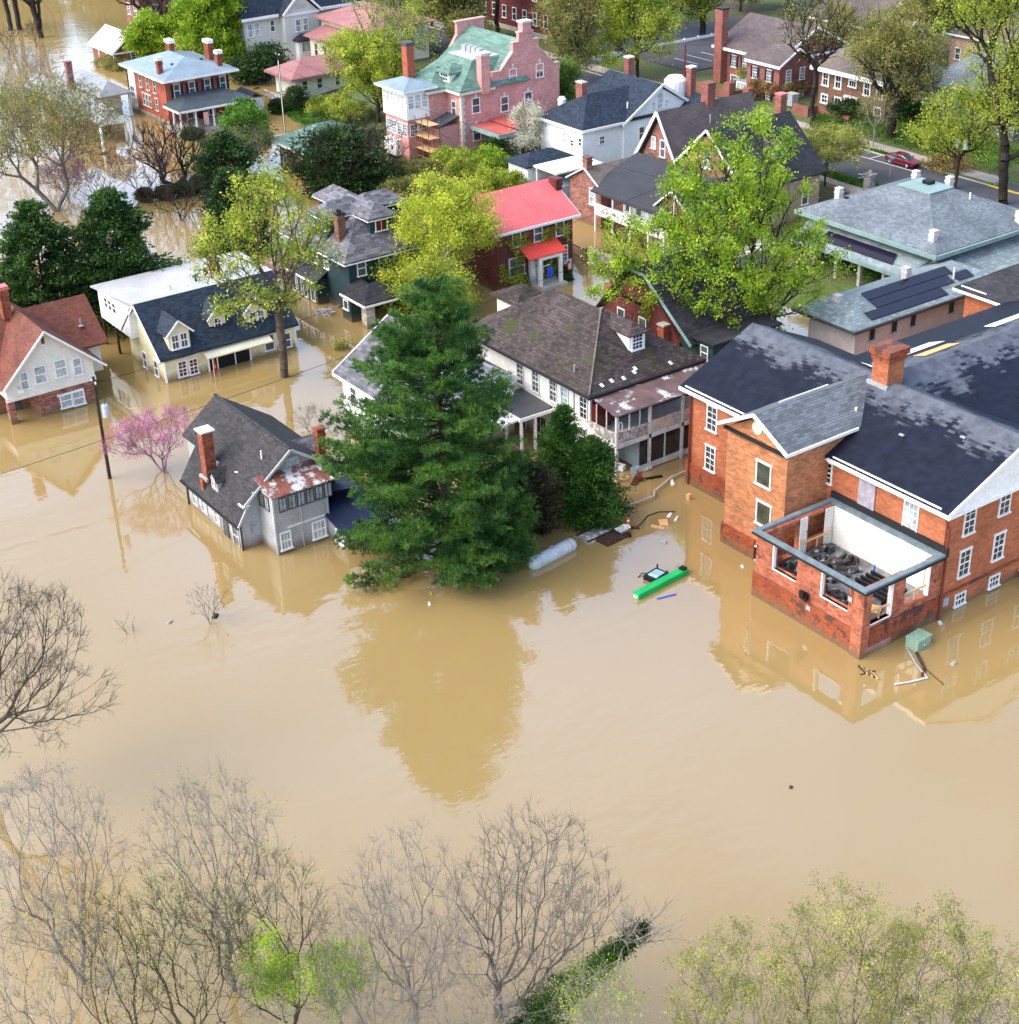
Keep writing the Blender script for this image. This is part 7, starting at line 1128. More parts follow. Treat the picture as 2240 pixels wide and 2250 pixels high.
# ---- foreground trees along the bottom, close to the camera
def fore(lb, z_, x_, y_, zt, H_, R_, seed, na, leaf, nl, bark, trunks=1, th=.22, r0=.2, lean=(0, 0), size=.11, sp=.35, twig=6, tr=.0055, tl=.85, low=.25, squash=1., name='bare_tree', leaf2=None, pipe=.55, step=.6):
    p = at(z_, x_, y_, zt); return tree(name, lb, (p.x-lean[0], p.y-lean[1]), H_, [(lean[0], lean[1], H_*(1+low)/2, R_, R_*squash, H_*(1-low)/2)], seed, na=na, leaf=leaf, nl=nl, size=size, sp=sp, bark=bark, th=th, r0=r0, trunks=trunks, twig=twig, tr=tr, tl=tl, step=step, spread=.35, leaf2=leaf2, pipe=pipe, base=0)
fore('tall bare tree with fine grey twigs rising left of centre at the bottom edge', 'd', 385, 1490, 13, 13.5, 3.6, 301, 620, 'leaf_yellowgreen', 1200, 'bark_pale', th=.3, r0=.2, lean=(0, 0), low=.2)
fore('tall bare tree hung with small brown seed clusters at the bottom left', 'd', 75, 1480, 13, 13.5, 3.4, 302, 560, 'seed_brown', 1300, 'bark_pale', th=.2, r0=.2, size=.08, low=.15, trunks=2)
fore('bare pale tree with wispy twigs at the bottom left of centre', 'd', 760, 1590, 13, 13.5, 3.0, 303, 420, 'leaf_yellow', 0, 'bark_pale', th=.25, r0=.16, low=.2)
fore('large pale twigged bare tree with a thick dark leaning trunk at the bottom centre', 'd', 1000, 1580, 12.5, 13, 4.3, 304, 900, 'leaf_yellow', 0, 'bark_grey', th=.16, r0=.27, low=.12, lean=(2.0, .8), pipe=.55)
fore('sparse olive budded tree among the bare trees at lower left', 'd', 330, 1680, 11, 11.5, 3.0, 305, 420, 'leaf_yellowgreen', 5200, 'bark', th=.2, r0=.14, trunks=3, size=.085, low=.1, name='budding_tree')
fore('budding multi stemmed tree between the tall bare tree and the lime green bush', 'd', 500, 1640, 11.5, 12, 2.9, 306, 360, 'leaf_yellowgreen', 2600, 'bark', th=.2, r0=.14, trunks=3, size=.085, low=.2, name='budding_tree')
fore('small lime green leafed bush low at the bottom left of centre', 'd', 515, 1790, 9, 9.2, 1.3, 307, 160, 'leaf_green', 7000, 'bark_pale', th=.4, r0=.07, size=.10, sp=.13, low=.6, squash=.7, name='lime_bush')
fore('second lime green bush right of the first at the bottom edge', 'd', 628, 1815, 9, 9.2, 1.15, 308, 130, 'leaf_green', 5000, 'bark_pale', th=.4, r0=.07, size=.10, sp=.13, low=.66, squash=1.5, name='lime_bush')
fore('olive leaved riverside tree, leftmost of the three at bottom right', 'd', 1390, 1790, 10.5, 11, 3.0, 309, 420, 'leaf_pale', 11000, 'bark_grey', th=.15, r0=.14, trunks=3, size=.10, sp=.15, low=.1, name='olive_tree', twig=2, leaf2=('leaf_olive', 3500, .10, 'inner_leaves'))
fore('olive leaved riverside tree, tallest in the middle of the three at bottom right', 'd', 1600, 1722, 11, 11.5, 3.3, 310, 520, 'leaf_pale', 14000, 'bark_grey', th=.15, r0=.16, trunks=3, size=.10, sp=.15, low=.1, name='olive_tree', twig=2, leaf2=('leaf_olive', 4500, .10, 'inner_leaves'))
fore('olive leaved riverside tree, rightmost of the three at bottom right', 'd', 1770, 1745, 11, 11.5, 3.0, 311, 460, 'leaf_pale', 12500, 'bark_grey', th=.15, r0=.15, trunks=3, size=.10, sp=.15, low=.1, name='olive_tree', twig=2, leaf2=('leaf_olive', 4500, .10, 'inner_leaves'))
fore('thin olive leaved tree cut by the bottom right corner', 'd', 1905, 1800, 10.5, 11, 2.0, 312, 240, 'leaf_pale', 7500, 'bark_grey', th=.15, r0=.1, trunks=2, size=.10, sp=.15, low=.1, name='olive_tree', twig=2)
fore('thin brown twigged thicket between the lime bush and the centre tree', 'd', 690, 1700, 11, 11.5, 2.9, 313, 360, 'leaf_yellow', 300, 'bark_pale', th=.2, r0=.1, trunks=4, low=.1)
fore('tangled bare thicket in the bottom left corner', 'd', 60, 1720, 11, 11.5, 3.2, 314, 380, 'leaf_yellowgreen', 900, 'bark_pale', th=.2, r0=.12, trunks=3, low=.1)
fore('bare thicket with yellow buds right of the bottom left corner', 'd', 190, 1690, 11, 11.5, 2.4, 315, 300, 'leaf_yellowgreen', 1600, 'bark', th=.2, r0=.11, trunks=3, low=.1, size=.08)
fore('low bare thicket under the bottom centre tree', 'd', 860, 1760, 10.5, 11, 2.4, 316, 260, 'leaf_yellow', 0, 'bark_pale', th=.2, r0=.09, trunks=3, low=.1)
fore('bright yellow green sapling at the bottom beside the ivy trunk', 'd', 1130, 1850, 9, 9.3, 1.5, 317, 160, 'leaf_green', 2600, 'bark_pale', th=.4, r0=.06, size=.09, sp=.3, low=.6, name='sapling')
# left edge tree reaching in over the water
p = at('d', -60, 1290, 8)
tree('bare_tree', 'big bare tree reaching in from the left edge over open water', (p.x, p.y), 14, [(1.6, 2.2, 10.5, 4.2, 4.6, 3.6), (2.8, 3.2, 6.5, 3.6, 4.0, 1.7)], 320, na=720, nl=0, bark='bark', th=.25, r0=.26, twig=6, tr=.007, tl=1.0, base=0, leaf='redbud', pipe=.55)
# leaning ivy trunk
a, b = at('d', 960, 1960, 2.5), at('d', 1215, 1752, 8.5); T = thing('leaning_tree', 'leaning trunk wrapped in dark green ivy with bare twigs at its tip, bottom centre', 'tree', (a.x, a.y, 0)); rg = np.random.default_rng(77)
a0, b0 = np.array([0, 0, 2.5]), np.array([b.x-a.x, b.y-a.y, 8.5]); V, Q = tri_quads(np.array([[-.8, -.6, -1.5], a0]), np.array([a0, b0]), np.array([.24, .2]), np.array([.2, .1]), 8); A_ = (b0-a0)/np.linalg.norm(b0-a0)
SG = []
def sprout(p, d, L, r, dep):
    n_ = 3
    for i in range(n_):
        d = d+rg.normal(size=3)*.12+np.array([0, 0, .04]); d = d/np.linalg.norm(d); q = p+d*L/n_; SG.append((p, q, r, r*.8)); p = q; r *= .8
        if dep > 0:
            for _ in range(2):
                e_ = d+rg.normal(size=3)*.5; sprout(p, e_/np.linalg.norm(e_), L*rg.uniform(.45, .7), max(.006, r*.65), dep-1)
for i in range(11): t_ = rg.uniform(.8, 1.0); e_ = A_*.9+rg.normal(size=3)*.62+np.array([0, 0, .35]); sprout(a0+(b0-a0)*t_, e_/np.linalg.norm(e_), rg.uniform(1.3, 2.2), .045, 2)
SG_ = np.array([np.concatenate([g_[0], g_[1], [g_[2], g_[3]]]) for g_ in SG]); V2, Q2 = tri_quads(SG_[:, :3], SG_[:, 3:6], SG_[:, 6], SG_[:, 7], 4)
putmesh('trunk', np.concatenate([V, V2]), np.concatenate([Q, Q2+len(V)]), 'bark_pale', T); u = rg.uniform(0, 1, (300, 1))**.8; c = a0+(b0-a0)*u+rg.normal(size=(300, 3))*(.55*(1-u)); V, Q = leaves(c, rg, 22000, .13, .2); putmesh('foliage', V, Q, 'ivy', T)
# grass on the verges and the lawn
rg = np.random.default_rng(8); n = 26000; G = []
for (x0, x1, y0, y1, w_) in ((-160, -125, 154.55, 155.2, .1), (-150, -120, 158.5, 168, .3), (-214, -196, 108, 117, .4), (-160, -126, 141.9, 144.2, .2)):
    k_ = int(n*w_); G.append(np.stack([rg.uniform(x0, x1, k_), rg.uniform(y0, y1, k_), np.zeros(k_)], 1))
G = np.concatenate(G); G[:, 2] = [ground(x, y) for x, y in G[:, :2]]; G = G[G[:, 2] > .02]; G[:, 2] = np.where((G[:, 1] > 141) & (G[:, 1] < 156), np.maximum(G[:, 2], 2.12), G[:, 2])
d = rg.normal(size=(len(G), 3))*.12+np.array([0, 0, .22]); s = rg.normal(size=(len(G), 3))*.05; V = np.stack([G-s, G+s, G+s*.4+d, G-s*.4+d], 1).reshape(-1, 3); link('grass', np_mesh('grass', V, np.arange(len(V)).reshape(-1, 4), 'grass'), kind='stuff', label='short green grass on the lawns and road verges')

# the wooded far bank just beyond the top left corner; the photograph shows it mirrored in the water
rg = np.random.default_rng(99); VV, QQ, LV, LQ = [], [], [], []; o1 = o2 = 0
for i in range(5):
    P, par, rad, tips, rg2 = grow(400+i, 22, [(0, 0, 13, 6.5, 6.5, 9)], 260, .3, .45); V0, Q0, ends = wood(P, par, rad, rg2, tips, 1, 1.2, .03); L0, LQ0 = leaves(ends, rg2, 5000, .5, .8)
    for j in range(6):
        x = rg.uniform(-430, -352); y = rg.uniform(70, 215); y = max(y, 60); a = rg.uniform(0, 6.28); R2 = np.array([[math.cos(a), -math.sin(a), 0], [math.sin(a), math.cos(a), 0], [0, 0, 1]]); k_ = rg.uniform(.8, 1.2)
        VV.append((V0@R2.T)*k_+np.array([x, y, 0])); QQ.append(Q0+o1); o1 += len(V0); LV.append((L0@R2.T)*k_+np.array([x, y, 0])); LQ.append(LQ0+o2); o2 += len(L0)
T = thing('woodland', 'budding woodland on the far bank beyond the top left corner', 'woodland', (-390, 140, 0)); T['kind'] = 'stuff'; WL[T] = Vector((0, 0, 0)); T.location = (0, 0, 0)
putmesh('trunks', np.concatenate(VV), np.concatenate(QQ), 'bark', T); putmesh('crowns', np.concatenate(LV), np.concatenate(LQ), 'leaf_olive', T)
# ================================================================== floating and standing things
def cap_tube(m, p, q, r, n=18, k=5):   # tank with domed ends
    p, q = Vector(p), Vector(q); d = (q-p).normalized(); P, RR = [], []
    for i in range(k): a = math.pi/2*i/k; P.append(p-d*r*math.cos(a)*.9); RR.append(max(.02, r*math.sin(a)))
    P += [p, q]; RR += [r, r]
    for i in range(1, k+1): a = math.pi/2*i/k; P.append(q+d*r*math.sin(a)*.9); RR.append(max(.02, r*math.cos(a)))
    return m.tube(P, RR, n)
a, b = at('64', 1225, 1620, .45), at('64', 1420, 1520, .45)
T = thing('gas_tank', 'long pale grey cylindrical gas tank with domed ends adrift in the water', 'tank', (a.x, a.y, 0)); cap_tube(MB(), (a.x, a.y, .28), (b.x, b.y, .28), .55).build('shell', 'tank_paint', T, smooth=True)
d_ = (b-a).normalized()
for t in (.08, .93): c = a+(b-a)*t; MB().tube([(c.x-d_.x*.05, c.y-d_.y*.05, .28), (c.x+d_.x*.05, c.y+d_.y*.05, .28)], .565, 18).build('band', 'steel', T)
c = a+(b-a)*.5; MB().tube([(c.x, c.y, .8), (c.x, c.y, .95)], .2, 10).build('valve', 'steel', T)
a, b = at('g5', 625, 715, .25), at('g5', 940, 552, .25); mid = (a+b)/2; ang = math.atan2(b.y-a.y, b.x-a.x); L = (b-a).length
T = thing('trough', 'long bright green metal box girder floating aslant in the open water', 'trough', (mid.x, mid.y, 0)); MB().obox((mid.x, mid.y, 0), ang, L, .62, -.2, .42).build('body', 'trough_green', T)
MB().obox((mid.x, mid.y, 0), ang, L-.3, .5, .421, .44).build('lid', 'trough_green', T); MB().obox((b.x-.3*math.cos(ang), b.y-.3*math.sin(ang), 0), ang, .45, .45, .44, .6).build('fitting', 'tyre', T); MB().obox((a.x-.01*math.cos(ang), a.y-.01*math.sin(ang), 0), ang, .06, .36, .05, .3).build('end_plate', 'white_paint', T)
c = at('g5', 755, 590, .2); T = thing('cab', 'submerged black framed cab with a pale square roof beside the green box girder', 'vehicle', (c.x, c.y, 0))
MB().obox((c.x, c.y, 0), ang+.1, 1.5, 1.25, -.4, .35).build('body', 'black', T); MB().obox((c.x, c.y, 0), ang+.1, 1.0, .8, .36, .42).build('roof', 'glass_aqua', T); MB().tube([(c.x-.9, c.y-1.0, 0), (c.x-1.0, c.y-.5, .15), (c.x-.7, c.y-.3, .2)], .04, 6).tube([(c.x+.5, c.y+.6, .3), (c.x+.5, c.y+.6, .65)], .06, 6).tube([(c.x-.6, c.y+.6, .3), (c.x-.6, c.y+.6, .7)], .06, 6).build('frame', 'black', T)
a, b = at('g5', 760, 738), at('g5', 880, 708); MB().beam((a.x, a.y, .03), (b.x, b.y, .03), .1, .08).build('plank', 'blue_plastic', label='thin blue plank floating just in front of the green box girder', cat='plank')
c = at('g5', 800, 378); MB().obox((c.x, c.y, 0), .5, .5, .35, -.1, .12).build('float', 'steel', label='small grey lump awash between the cab and the debris', cat='debris')
for z_, x_, y_, lx, ly, mat_, an, lb in (('g5', 380, 322, 3.3, 1.6, 'grey_wood', .35, 'weathered grey brown wooden raft beside the cedars'), ('g5', 480, 352, 2.5, 1.4, 'dark_wood', .35, 'dark purple brown sheet floating against the wooden raft')):
    c = at(z_, x_, y_); T = thing('raft', lb, 'debris', (c.x, c.y, 0)); MB().obox((c.x, c.y, 0), ang+an*0, lx, ly, -.05, .12).build('deck', mat_, T)
    for i in range(6): o = (i-2.5)*ly/6; MB().obox((c.x-math.sin(ang)*o, c.y+math.cos(ang)*o, 0), ang, lx, ly/8, .121, .16).build('plank', mat_ if mat_ == 'dark_wood' else 'dark_wood' if i in (0, 5) else 'rose_white' if False else mat_, T)
c = at('g5', 545, 300, .3); T = thing('wheelbarrow', 'pale grey wheelbarrow tray riding on the dark floating sheet', 'wheelbarrow', (c.x, c.y, 0)); m = MB()
P = [(-.65, -.35), (.45, -.4), (.7, 0), (.45, .4), (-.65, .35)]; n = 5; ca, sa = math.cos(ang), math.sin(ang); V = [(c.x+(x*ca-y*sa)*k_, c.y+(x*sa+y*ca)*k_, z) for k_, z in ((1, .5), (.55, .18), (.48, .22), (.9, .5)) for x, y in P]
m.mesh(V, [(i, (i+1) % n, n+(i+1) % n, n+i) for i in range(n)]+[tuple(range(n, 2*n))]+[(3*n+i, 3*n+(i+1) % n, 2*n+(i+1) % n, 2*n+i) for i in range(n)]+[tuple(range(2*n, 3*n))]+[(i, (i+1) % n, 3*n+(i+1) % n, 3*n+i) for i in range(n)]); m.build('tray', 'worn_white', T)
MB().tube([(c.x-.6, c.y-.3, .45), (c.x-1.1, c.y-.35, .5)], .03, 6).tube([(c.x-.55, c.y+.3, .45), (c.x-1.05, c.y+.45, .5)], .03, 6).build('handle', 'dark_wood', T); MB().tube([(c.x+.75, c.y-.06, .2), (c.x+.75, c.y+.06, .2)], .2, 12).build('wheel', 'tyre', T)
c = at('g5', 577, 290); T = thing('traffic_cone', 'orange and white traffic cone standing up beside the wheelbarrow', 'cone', (c.x, c.y, 0)); MB().tube([(c.x, c.y, 0), (c.x, c.y, .95)], [.22, .06], 12).build('body', 'orange_plastic', T); MB().tube([(c.x, c.y, .35), (c.x, c.y, .55)], [.155, .12], 12).build('stripe', 'white_paint', T); MB().tube([(c.x, c.y, .68), (c.x, c.y, .78)], [.115, .095], 12).build('stripe', 'white_paint', T)
def fence_line(name, lab, pts, z, mat, cat, post=None):
    P = [at(*p, z) for p in pts]; T = thing(name, lab, cat, (P[0].x, P[0].y, 0))
    for i in range(len(P)-1): MB().beam((P[i].x, P[i].y, z), (P[i+1].x, P[i+1].y, z), .12, .14).build('rail', mat, T)
    for p in P: MB().box(p.x-.07, p.x+.07, p.y-.07, p.y+.07, -1.5, z+.1).build('post', mat, T)
fence_line('rail_fence', 'mostly sunken pale rail fence running from the cedars to the brick building', [('g5', 390, 275), ('g5', 510, 168), ('g5', 740, 88), ('73', 960, 1800), ('73', 1200, 1600), ('73', 1390, 1520)], .25, 'concrete', 'fence')
P = [at('g5', x, y, .05) for x, y in ((610, 290), (660, 260), (700, 210), (770, 185), (870, 184))]; MB().tube([(p.x, p.y, .03) for p in P], .05, 6).build('hose', 'black_pipe', label='thin black hose curving over the water right of the traffic cone', cat='hose')
for i, (z_, x_, y_, lx, ly, mat_, an, lb) in enumerate((('g5', 800, 258, .9, .7, 'plywood', .9, 'broken piece of orange brown board floating right of the cone'), ('g5', 765, 285, 1.1, .25, 'lumber', 2.0, 'striped yellowish slat poking from the floating board'), ('g5', 838, 210, .6, .2, 'white_paint', .3, 'white scrap of foam floating by the orange brown board'), ('g5', 880, 232, .7, .12, 'white_paint', .4, 'narrow white stick right of the orange brown board'), ('g5', 960, 105, .3, .3, 'lumber', 0, 'small tan box bobbing before the basement window'),
        ('g5', 615, 290, .8, .25, 'dark_wood', 2.2, 'dark wet timber right of the traffic cone'), ('73', 1205, 1680, 1.0, .22, 'white_paint', .8, 'white board floating inside the sunken rail fence'), ('73', 690, 1660, 1.6, .5, 'dark_wood', .5, 'sunken dark timber heap under the worn porch'), ('73', 745, 1640, .7, .4, 'drainpipe', .9, 'dark red plastic thing caught under the porch'), ('73', 760, 1510, 1.9, .2, 'white_paint', -.5, 'white fallen porch board slanting into the water'),
        ('73', 950, 1610, 1.4, .3, 'black', -.5, 'black ended board at the foot of the fallen porch board'), ('73', 680, 1530, .6, .6, 'porch_blue', .4, 'blue grey crate standing in water under the porch'), ('73', 480, 1490, .5, .7, 'white_paint', .2, 'white plastic lump inside the porch corner'), ('73', 340, 1890, 1.0, .25, 'dark_wood', .6, 'dark floating beam at the foot of the right cedar'),
        ('72', 95, 620, .35, .15, 'curtain', 1, 'pale scrap floating left of the annex wall'), ('72', 1400, 990, .35, .25, 'curtain', 1, 'pale scrap floating near the drainpipe corner'), ('72', 1490, 1258, .35, .25, 'steel', 0, 'grey scrap floating right of the broken pipes'), ('d', 810, 1140, .4, .12, 'white_paint', .8, 'white bottle floating below the pine'), ('d', 813, 1120, .25, .1, 'yellow_paint', .9, 'yellow bottle floating below the pine'), ('d', 888, 1100, .3, .25, 'red_plastic', .2, 'red scrap at the lower edge of the pine'),
        ('4', 565, 600, .8, .35, 'blue_plastic', .2, 'bright blue tarpaulin bit behind the yellow house corner'), ('d', 406, 1163, .55, .35, 'black', .7, 'black bag snagged on the lone drowned shrub'), ('65', 640, 288, .4, .2, 'grey_wood', .2, 'small clump of flotsam left of the lone drowned shrub'), ('66', 1145, 48, .2, .15, 'dark_wood', .2, 'tiny dark speck floating far out at the lower right'), ('g2', 370, 1370, .5, .4, 'dark_wood', 0, 'dark box floating left of the utility pole by the bungalow'), ('g2', 155, 935, 1.2, .6, 'ivy', .2, 'green plastic thing afloat below the hedge'), ('g1', 1090, 1625, 1.4, .8, 'dark_wood', .3, 'dark brush clump afloat below the white gabled pavilion'))):
    c = at(z_, x_, y_); zz = .1 if i not in (4, 8, 11, 12) else .45; T_ = MB().obox((c.x, c.y, 0), ang+an, lx, ly, -.1, zz, tilt=.05 if i != 9 else .25); T_.obox((c.x+.05, c.y+.03, 0), ang+an+.35, lx*.6, ly*.7, -.12, zz*.7); T_.build('flotsam', mat_, label=lb, cat='debris')
c = at('73', 535, 1615); MB().tube([(c.x+.35*math.cos(t*math.pi/6), c.y+.35*math.sin(t*math.pi/6), .05) for t in range(13)], .05, 6).build('float_ring', 'lumber', label='yellow ring floating before the worn porch corner', cat='ring')
# white plastic chair on the porch
T = thing('plastic_chair', 'white plastic chair on the upper porch behind the weathered railing', 'chair', (-89.8, 73.6, 3.35)); MB().box(-90.05, -89.55, 73.4, 73.9, 3.75, 3.8).build('seat', 'white_paint', T); MB().tube([(-89.6, 73.9, 3.8), (-89.6, 74.0, 4.5), (-89.8, 74.02, 4.65), (-90.0, 74.0, 4.5), (-90.0, 73.9, 3.8)], .035, 6).build('backrest', 'white_paint', T)
for x in (-90.0, -89.6):
    for y in (73.45, 73.85): MB().box(x-.025, x+.025, y-.025, y+.025, 3.35, 3.75).build('leg', 'white_paint', T)
# electrical box and broken pipes in front of the big building
c = at('72', 1260, 1085, .6); T = thing('transformer_box', 'tilted sage green metal utility box floating by the annex corner', 'utility box', (c.x, c.y, 0)); MB().obox((c.x, c.y, 0), ang+.02, 1.55, 1.0, -.5, .75, tilt=-.05).build('cabinet', 'box_green', T); MB().obox((c.x, c.y, 0), ang+.02, 1.65, 1.1, .751, .8, tilt=-.05).build('lid', 'box_green', T); k_ = c+Vector((math.cos(ang+1.57), math.sin(ang+1.57), 0))*-.52; MB().obox((k_.x, k_.y, 0), ang, .1, .05, .2, .3).build('latch', 'white_paint', T)
P = [at('72', x, y) for x, y in ((1180, 1160), (1245, 1270), (1315, 1355))]; MB().tube([(p.x, p.y, .08) for p in P], .07, 7).build('pipe', 'steel', label='grey broken pipe leading away from the sage green box', cat='pipe')
P = [at('72', x, y) for x, y in ((1320, 1356), (1200, 1385), (1100, 1400))]; MB().tube([(p.x, p.y, .08) for p in P], .06, 7).build('pipe', 'rose_white', label='pale pipe lying level in the water below the grey broken pipe', cat='pipe')
P = [at('72', x, y) for x, y in ((1250, 1190), (1285, 1290), (1300, 1350))]; [MB().tube([(p.x+random.uniform(-.2, .2), p.y+random.uniform(-.2, .2), .03) for p in P], .13, 6).build('branch', 'dark_wood', label='dark wet branch heap drifting beside the grey broken pipe', cat='branch')]
P = [at('72', x, y) for x, y in ((1300, 1290), (1425, 1398))]; MB().tube([(p.x, p.y, .03) for p in P], .035, 5).build('stick', 'dark_wood', label='long thin stick pointing away right of the pipes', cat='stick')
c = at('72', 925, 1318); T = thing('pallet', 'broken slatted dark pallet floating before the annex corner', 'pallet', (c.x, c.y, 0)); [MB().obox((c.x-math.sin(ang)*(i-2.5)*.2, c.y+math.cos(ang)*(i-2.5)*.2, 0), ang+1.2, .9, .1, .02, .1).build('slat', 'dark_wood' if i % 2 else 'lumber', T) for i in range(6)]; MB().obox((c.x, c.y, 0), ang-.35, 1.2, .1, -.03, .02).build('bearer', 'black', T)
p, q_ = at('72', 680, 1105), at('72', 755, 1150); T = thing('stair_rail', 'white metal railing top sticking out of the water at the annex wall', 'railing', (p.x, p.y, 0)); MB().tube([(p.x, p.y, .45), (q_.x, q_.y, .45)], .035, 6).build('top_rail', 'white_paint', T); MB().tube([(p.x, p.y, .15), (q_.x, q_.y, .15)], .03, 6).build('lower_rail', 'white_paint', T)
for k_ in (p, q_): MB().tube([(k_.x, k_.y, -1), (k_.x, k_.y, .45)], .035, 6).build('post', 'white_paint', T)
c = at('72', 1900, 700, .8); T = thing('plywood_deck', 'small plywood topped platform at the right edge against the brick wall', 'platform', (-58, 86.2, 0)); MB().box(-58.8, -56.6, 85.8, 88.4, .75, .85).build('deck', 'plywood', T); MB().box(-56.8, -56.65, 85.9, 86.05, -2, .75).build('post', 'dark_wood', T); MB().box(-58.7, -58.55, 85.9, 86.05, -2, .75).build('post', 'dark_wood', T)
# debris by the green house, flag, flag pole
c = at('h1', 730, 1385); T = thing('lawn_furniture', 'tangle of white metal furniture legs in the water by the dark green house', 'debris', (c.x, c.y, 0)); random.seed(3)
for i in range(11): a_ = random.uniform(0, 3.1); l_ = random.uniform(.6, 1.3); x, y = c.x+random.uniform(-.9, .9), c.y+random.uniform(-.8, .8); MB().tube([(x-l_*math.cos(a_), y-l_*math.sin(a_), .05), (x+l_*math.cos(a_), y+l_*math.sin(a_), random.uniform(.1, .7))], .045, 6).build('tube', 'steel', T)
c = at('4', 1200, 830); T = thing('garden_flag', 'tall red feather flag with a yellow emblem beside the yellow house porch', 'flag', (c.x, c.y, 0)); MB().tube([(c.x, c.y, -1), (c.x, c.y, 1.8)], .03, 6).build('pole', 'white_paint', T)
prof = [(0, .05), (.12, .05), (.3, .45), (.36, .95), (.28, 1.45), (.1, 1.78), (0, 1.8)]; fm = MB(); uu = Vector((-.35, .94, 0)); V = [(c.x+uu.x*s_, c.y+uu.y*s_, z_) for s_, z_ in prof]+[(c.x+uu.x*s_+.02, c.y+uu.y*s_+.01, z_) for s_, z_ in prof]; n = len(prof); fm.mesh(V, [tuple(range(n)), tuple(range(2*n-1, n-1, -1))]+[(i, (i+1) % n, n+(i+1) % n, n+i) for i in range(n)]); fl_ = fm.build('flag', 'red_plastic', T)
em = MB(); em.tube([(c.x+uu.x*.18+.025, c.y+uu.y*.18+.01, .95), (c.x+uu.x*.18+.045, c.y+uu.y*.18+.016, .95)], .15, 12); em.build('emblem', 'yellow_paint', fl_); MB().tube([(c.x+uu.x*.18+.045, c.y+uu.y*.18+.016, .98), (c.x+uu.x*.18+.055, c.y+uu.y*.18+.02, .98)], .08, 10).build('emblem', 'red_plastic', fl_)
T = thing('porch_flag', 'blue banner hanging by the white door of the red roofed house', 'flag', (-128.2, 95.3, 2)); MB().tube([(-128.3, 94.7, 2.5), (-127.6, 95.2, 2.9)], .03, 6).build('pole', 'white_paint', T); MB().mesh([(-127.7, 94.9, 2.7), (-127.5, 95.6, 2.4), (-127.6, 95.5, 1.2), (-127.8, 94.9, 1.5), (-127.72, 94.9, 2.7), (-127.52, 95.6, 2.4), (-127.62, 95.5, 1.2), (-127.82, 94.9, 1.5)], [(0, 1, 2, 3), (4, 7, 6, 5), (0, 4, 5, 1), (1, 5, 6, 2), (2, 6, 7, 3), (3, 7, 4, 0)]).build('banner', 'blue_plastic', T)
T = thing('porch_flag', 'small striped national flag at the right of the white porch of the red roofed house', 'flag', (-128.1, 97.6, 2)); MB().tube([(-128.2, 97.5, 2.2), (-127.5, 98.0, 2.9)], .03, 6).build('pole', 'white_paint', T)
for i in range(7): MB().box(-127.66, -127.62, 97.6+i*.07, 97.67+i*.07, 1.7, 2.7).build('stripe', 'red_plastic' if i % 2 == 0 else 'white_paint', T)
MB().box(-127.67, -127.61, 97.6, 97.88, 2.4, 2.72).build('canton', 'blue_plastic', T)
T = thing('porch_flag', 'red and white striped flag hanging between the columns of the blue roofed house', 'flag', (-211.5, 95.4, 1)); MB().tube([(-211.3, 95.2, 3.0), (-210.9, 95.4, 3.2)], .03, 6).build('pole', 'white_paint', T)
for i in range(8): MB().box(-211.2, -211.14, 95.2+i*.1, 95.3+i*.1, .9, 2.8).build('stripe', 'red_plastic' if i % 2 == 0 else 'white_paint', T)
# iron fence, mailbox, poles and wires
T = thing('iron_fence', 'short black iron fence panel in the water beside the red roofed house', 'fence', (-132.8, 103.3, 0)); x0, x1 = -134.2, -131.6
for z in (.4, 1.5): MB().box(x0, x1, 103.28, 103.33, z, z+.06).build('rail', 'black', T)
for i in range(14): x = x0+(x1-x0)*i/13; MB().box(x-.02, x+.02, 103.27, 103.31, -.5, 1.65).build('bar', 'black', T)
MB().box(x1-.06, x1+.06, 103.24, 103.36, -1, 1.9).build('post', 'dark_wood', T)
T = thing('mailbox', 'sign or mailbox on a thin post alone in the flooded street', 'mailbox', (-125.6, 102.7, 0)); MB().tube([(-125.6, 102.7, -2), (-125.6, 102.7, 2.3)], .05, 6).build('post', 'dark_wood', T); MB().box(-125.75, -125.45, 102.5, 102.9, 2.1, 2.5).build('box', 'dark_wood', T)
def pole(lab, x, y, g_, h_, arms=(), trans=(), mat='pole_wood', white=False):
    T = thing('utility_pole', lab, 'utility pole', (x, y, g_)); MB().tube([(x, y, g_-2), (x, y, h_)], [.17, .12], 10).build('pole', mat, T)
    for z, l in arms:
        a_ = MB().box(x-l/2, x+l/2, y-.06, y+.06, z-.07, z+.07).build('crossarm', 'dark_wood', T)
        for k_ in (-.45, 0.3, .45): MB().tube([(x+l*k_, y, z+.07), (x+l*k_, y, z+.25)], .05, 6).build('insulator', 'white_paint', a_)
    for z, dx, dy in trans: t_ = MB().tube([(x+dx, y+dy, z-.55), (x+dx, y+dy, z+.45), (x+dx, y+dy, z+.55)], [.3, .3, .18], 14).build('transformer', 'tank_paint', T); MB().tube([(x+dx, y+dy, z+.5), (x+dx+.1, y+dy+.1, z+.95)], .035, 6).build('bushing', 'dark_wood', t_)
    if white: MB().tube([(x+.2, y-.1, g_-1), (x+.2, y-.1, h_-1.2)], .05, 6).build('conduit', 'white_paint', T)
    return T
pole('dark utility pole with a grey transformer in front of the rust roofed house', -115.6, 39.8, 0, 9.3, arms=((8.7, .9),), trans=((6.2, .15, .5),))
pole('utility pole with a white conduit beside the cream bungalow', -203.2, 104.0, 0, 11.5, arms=((11.0, 1.2),), white=True)
pole('dark utility pole half hidden in the left of the bright green tree', -125.6, 110.6, 0, 10, arms=((9.4, 1.6),), white=True)
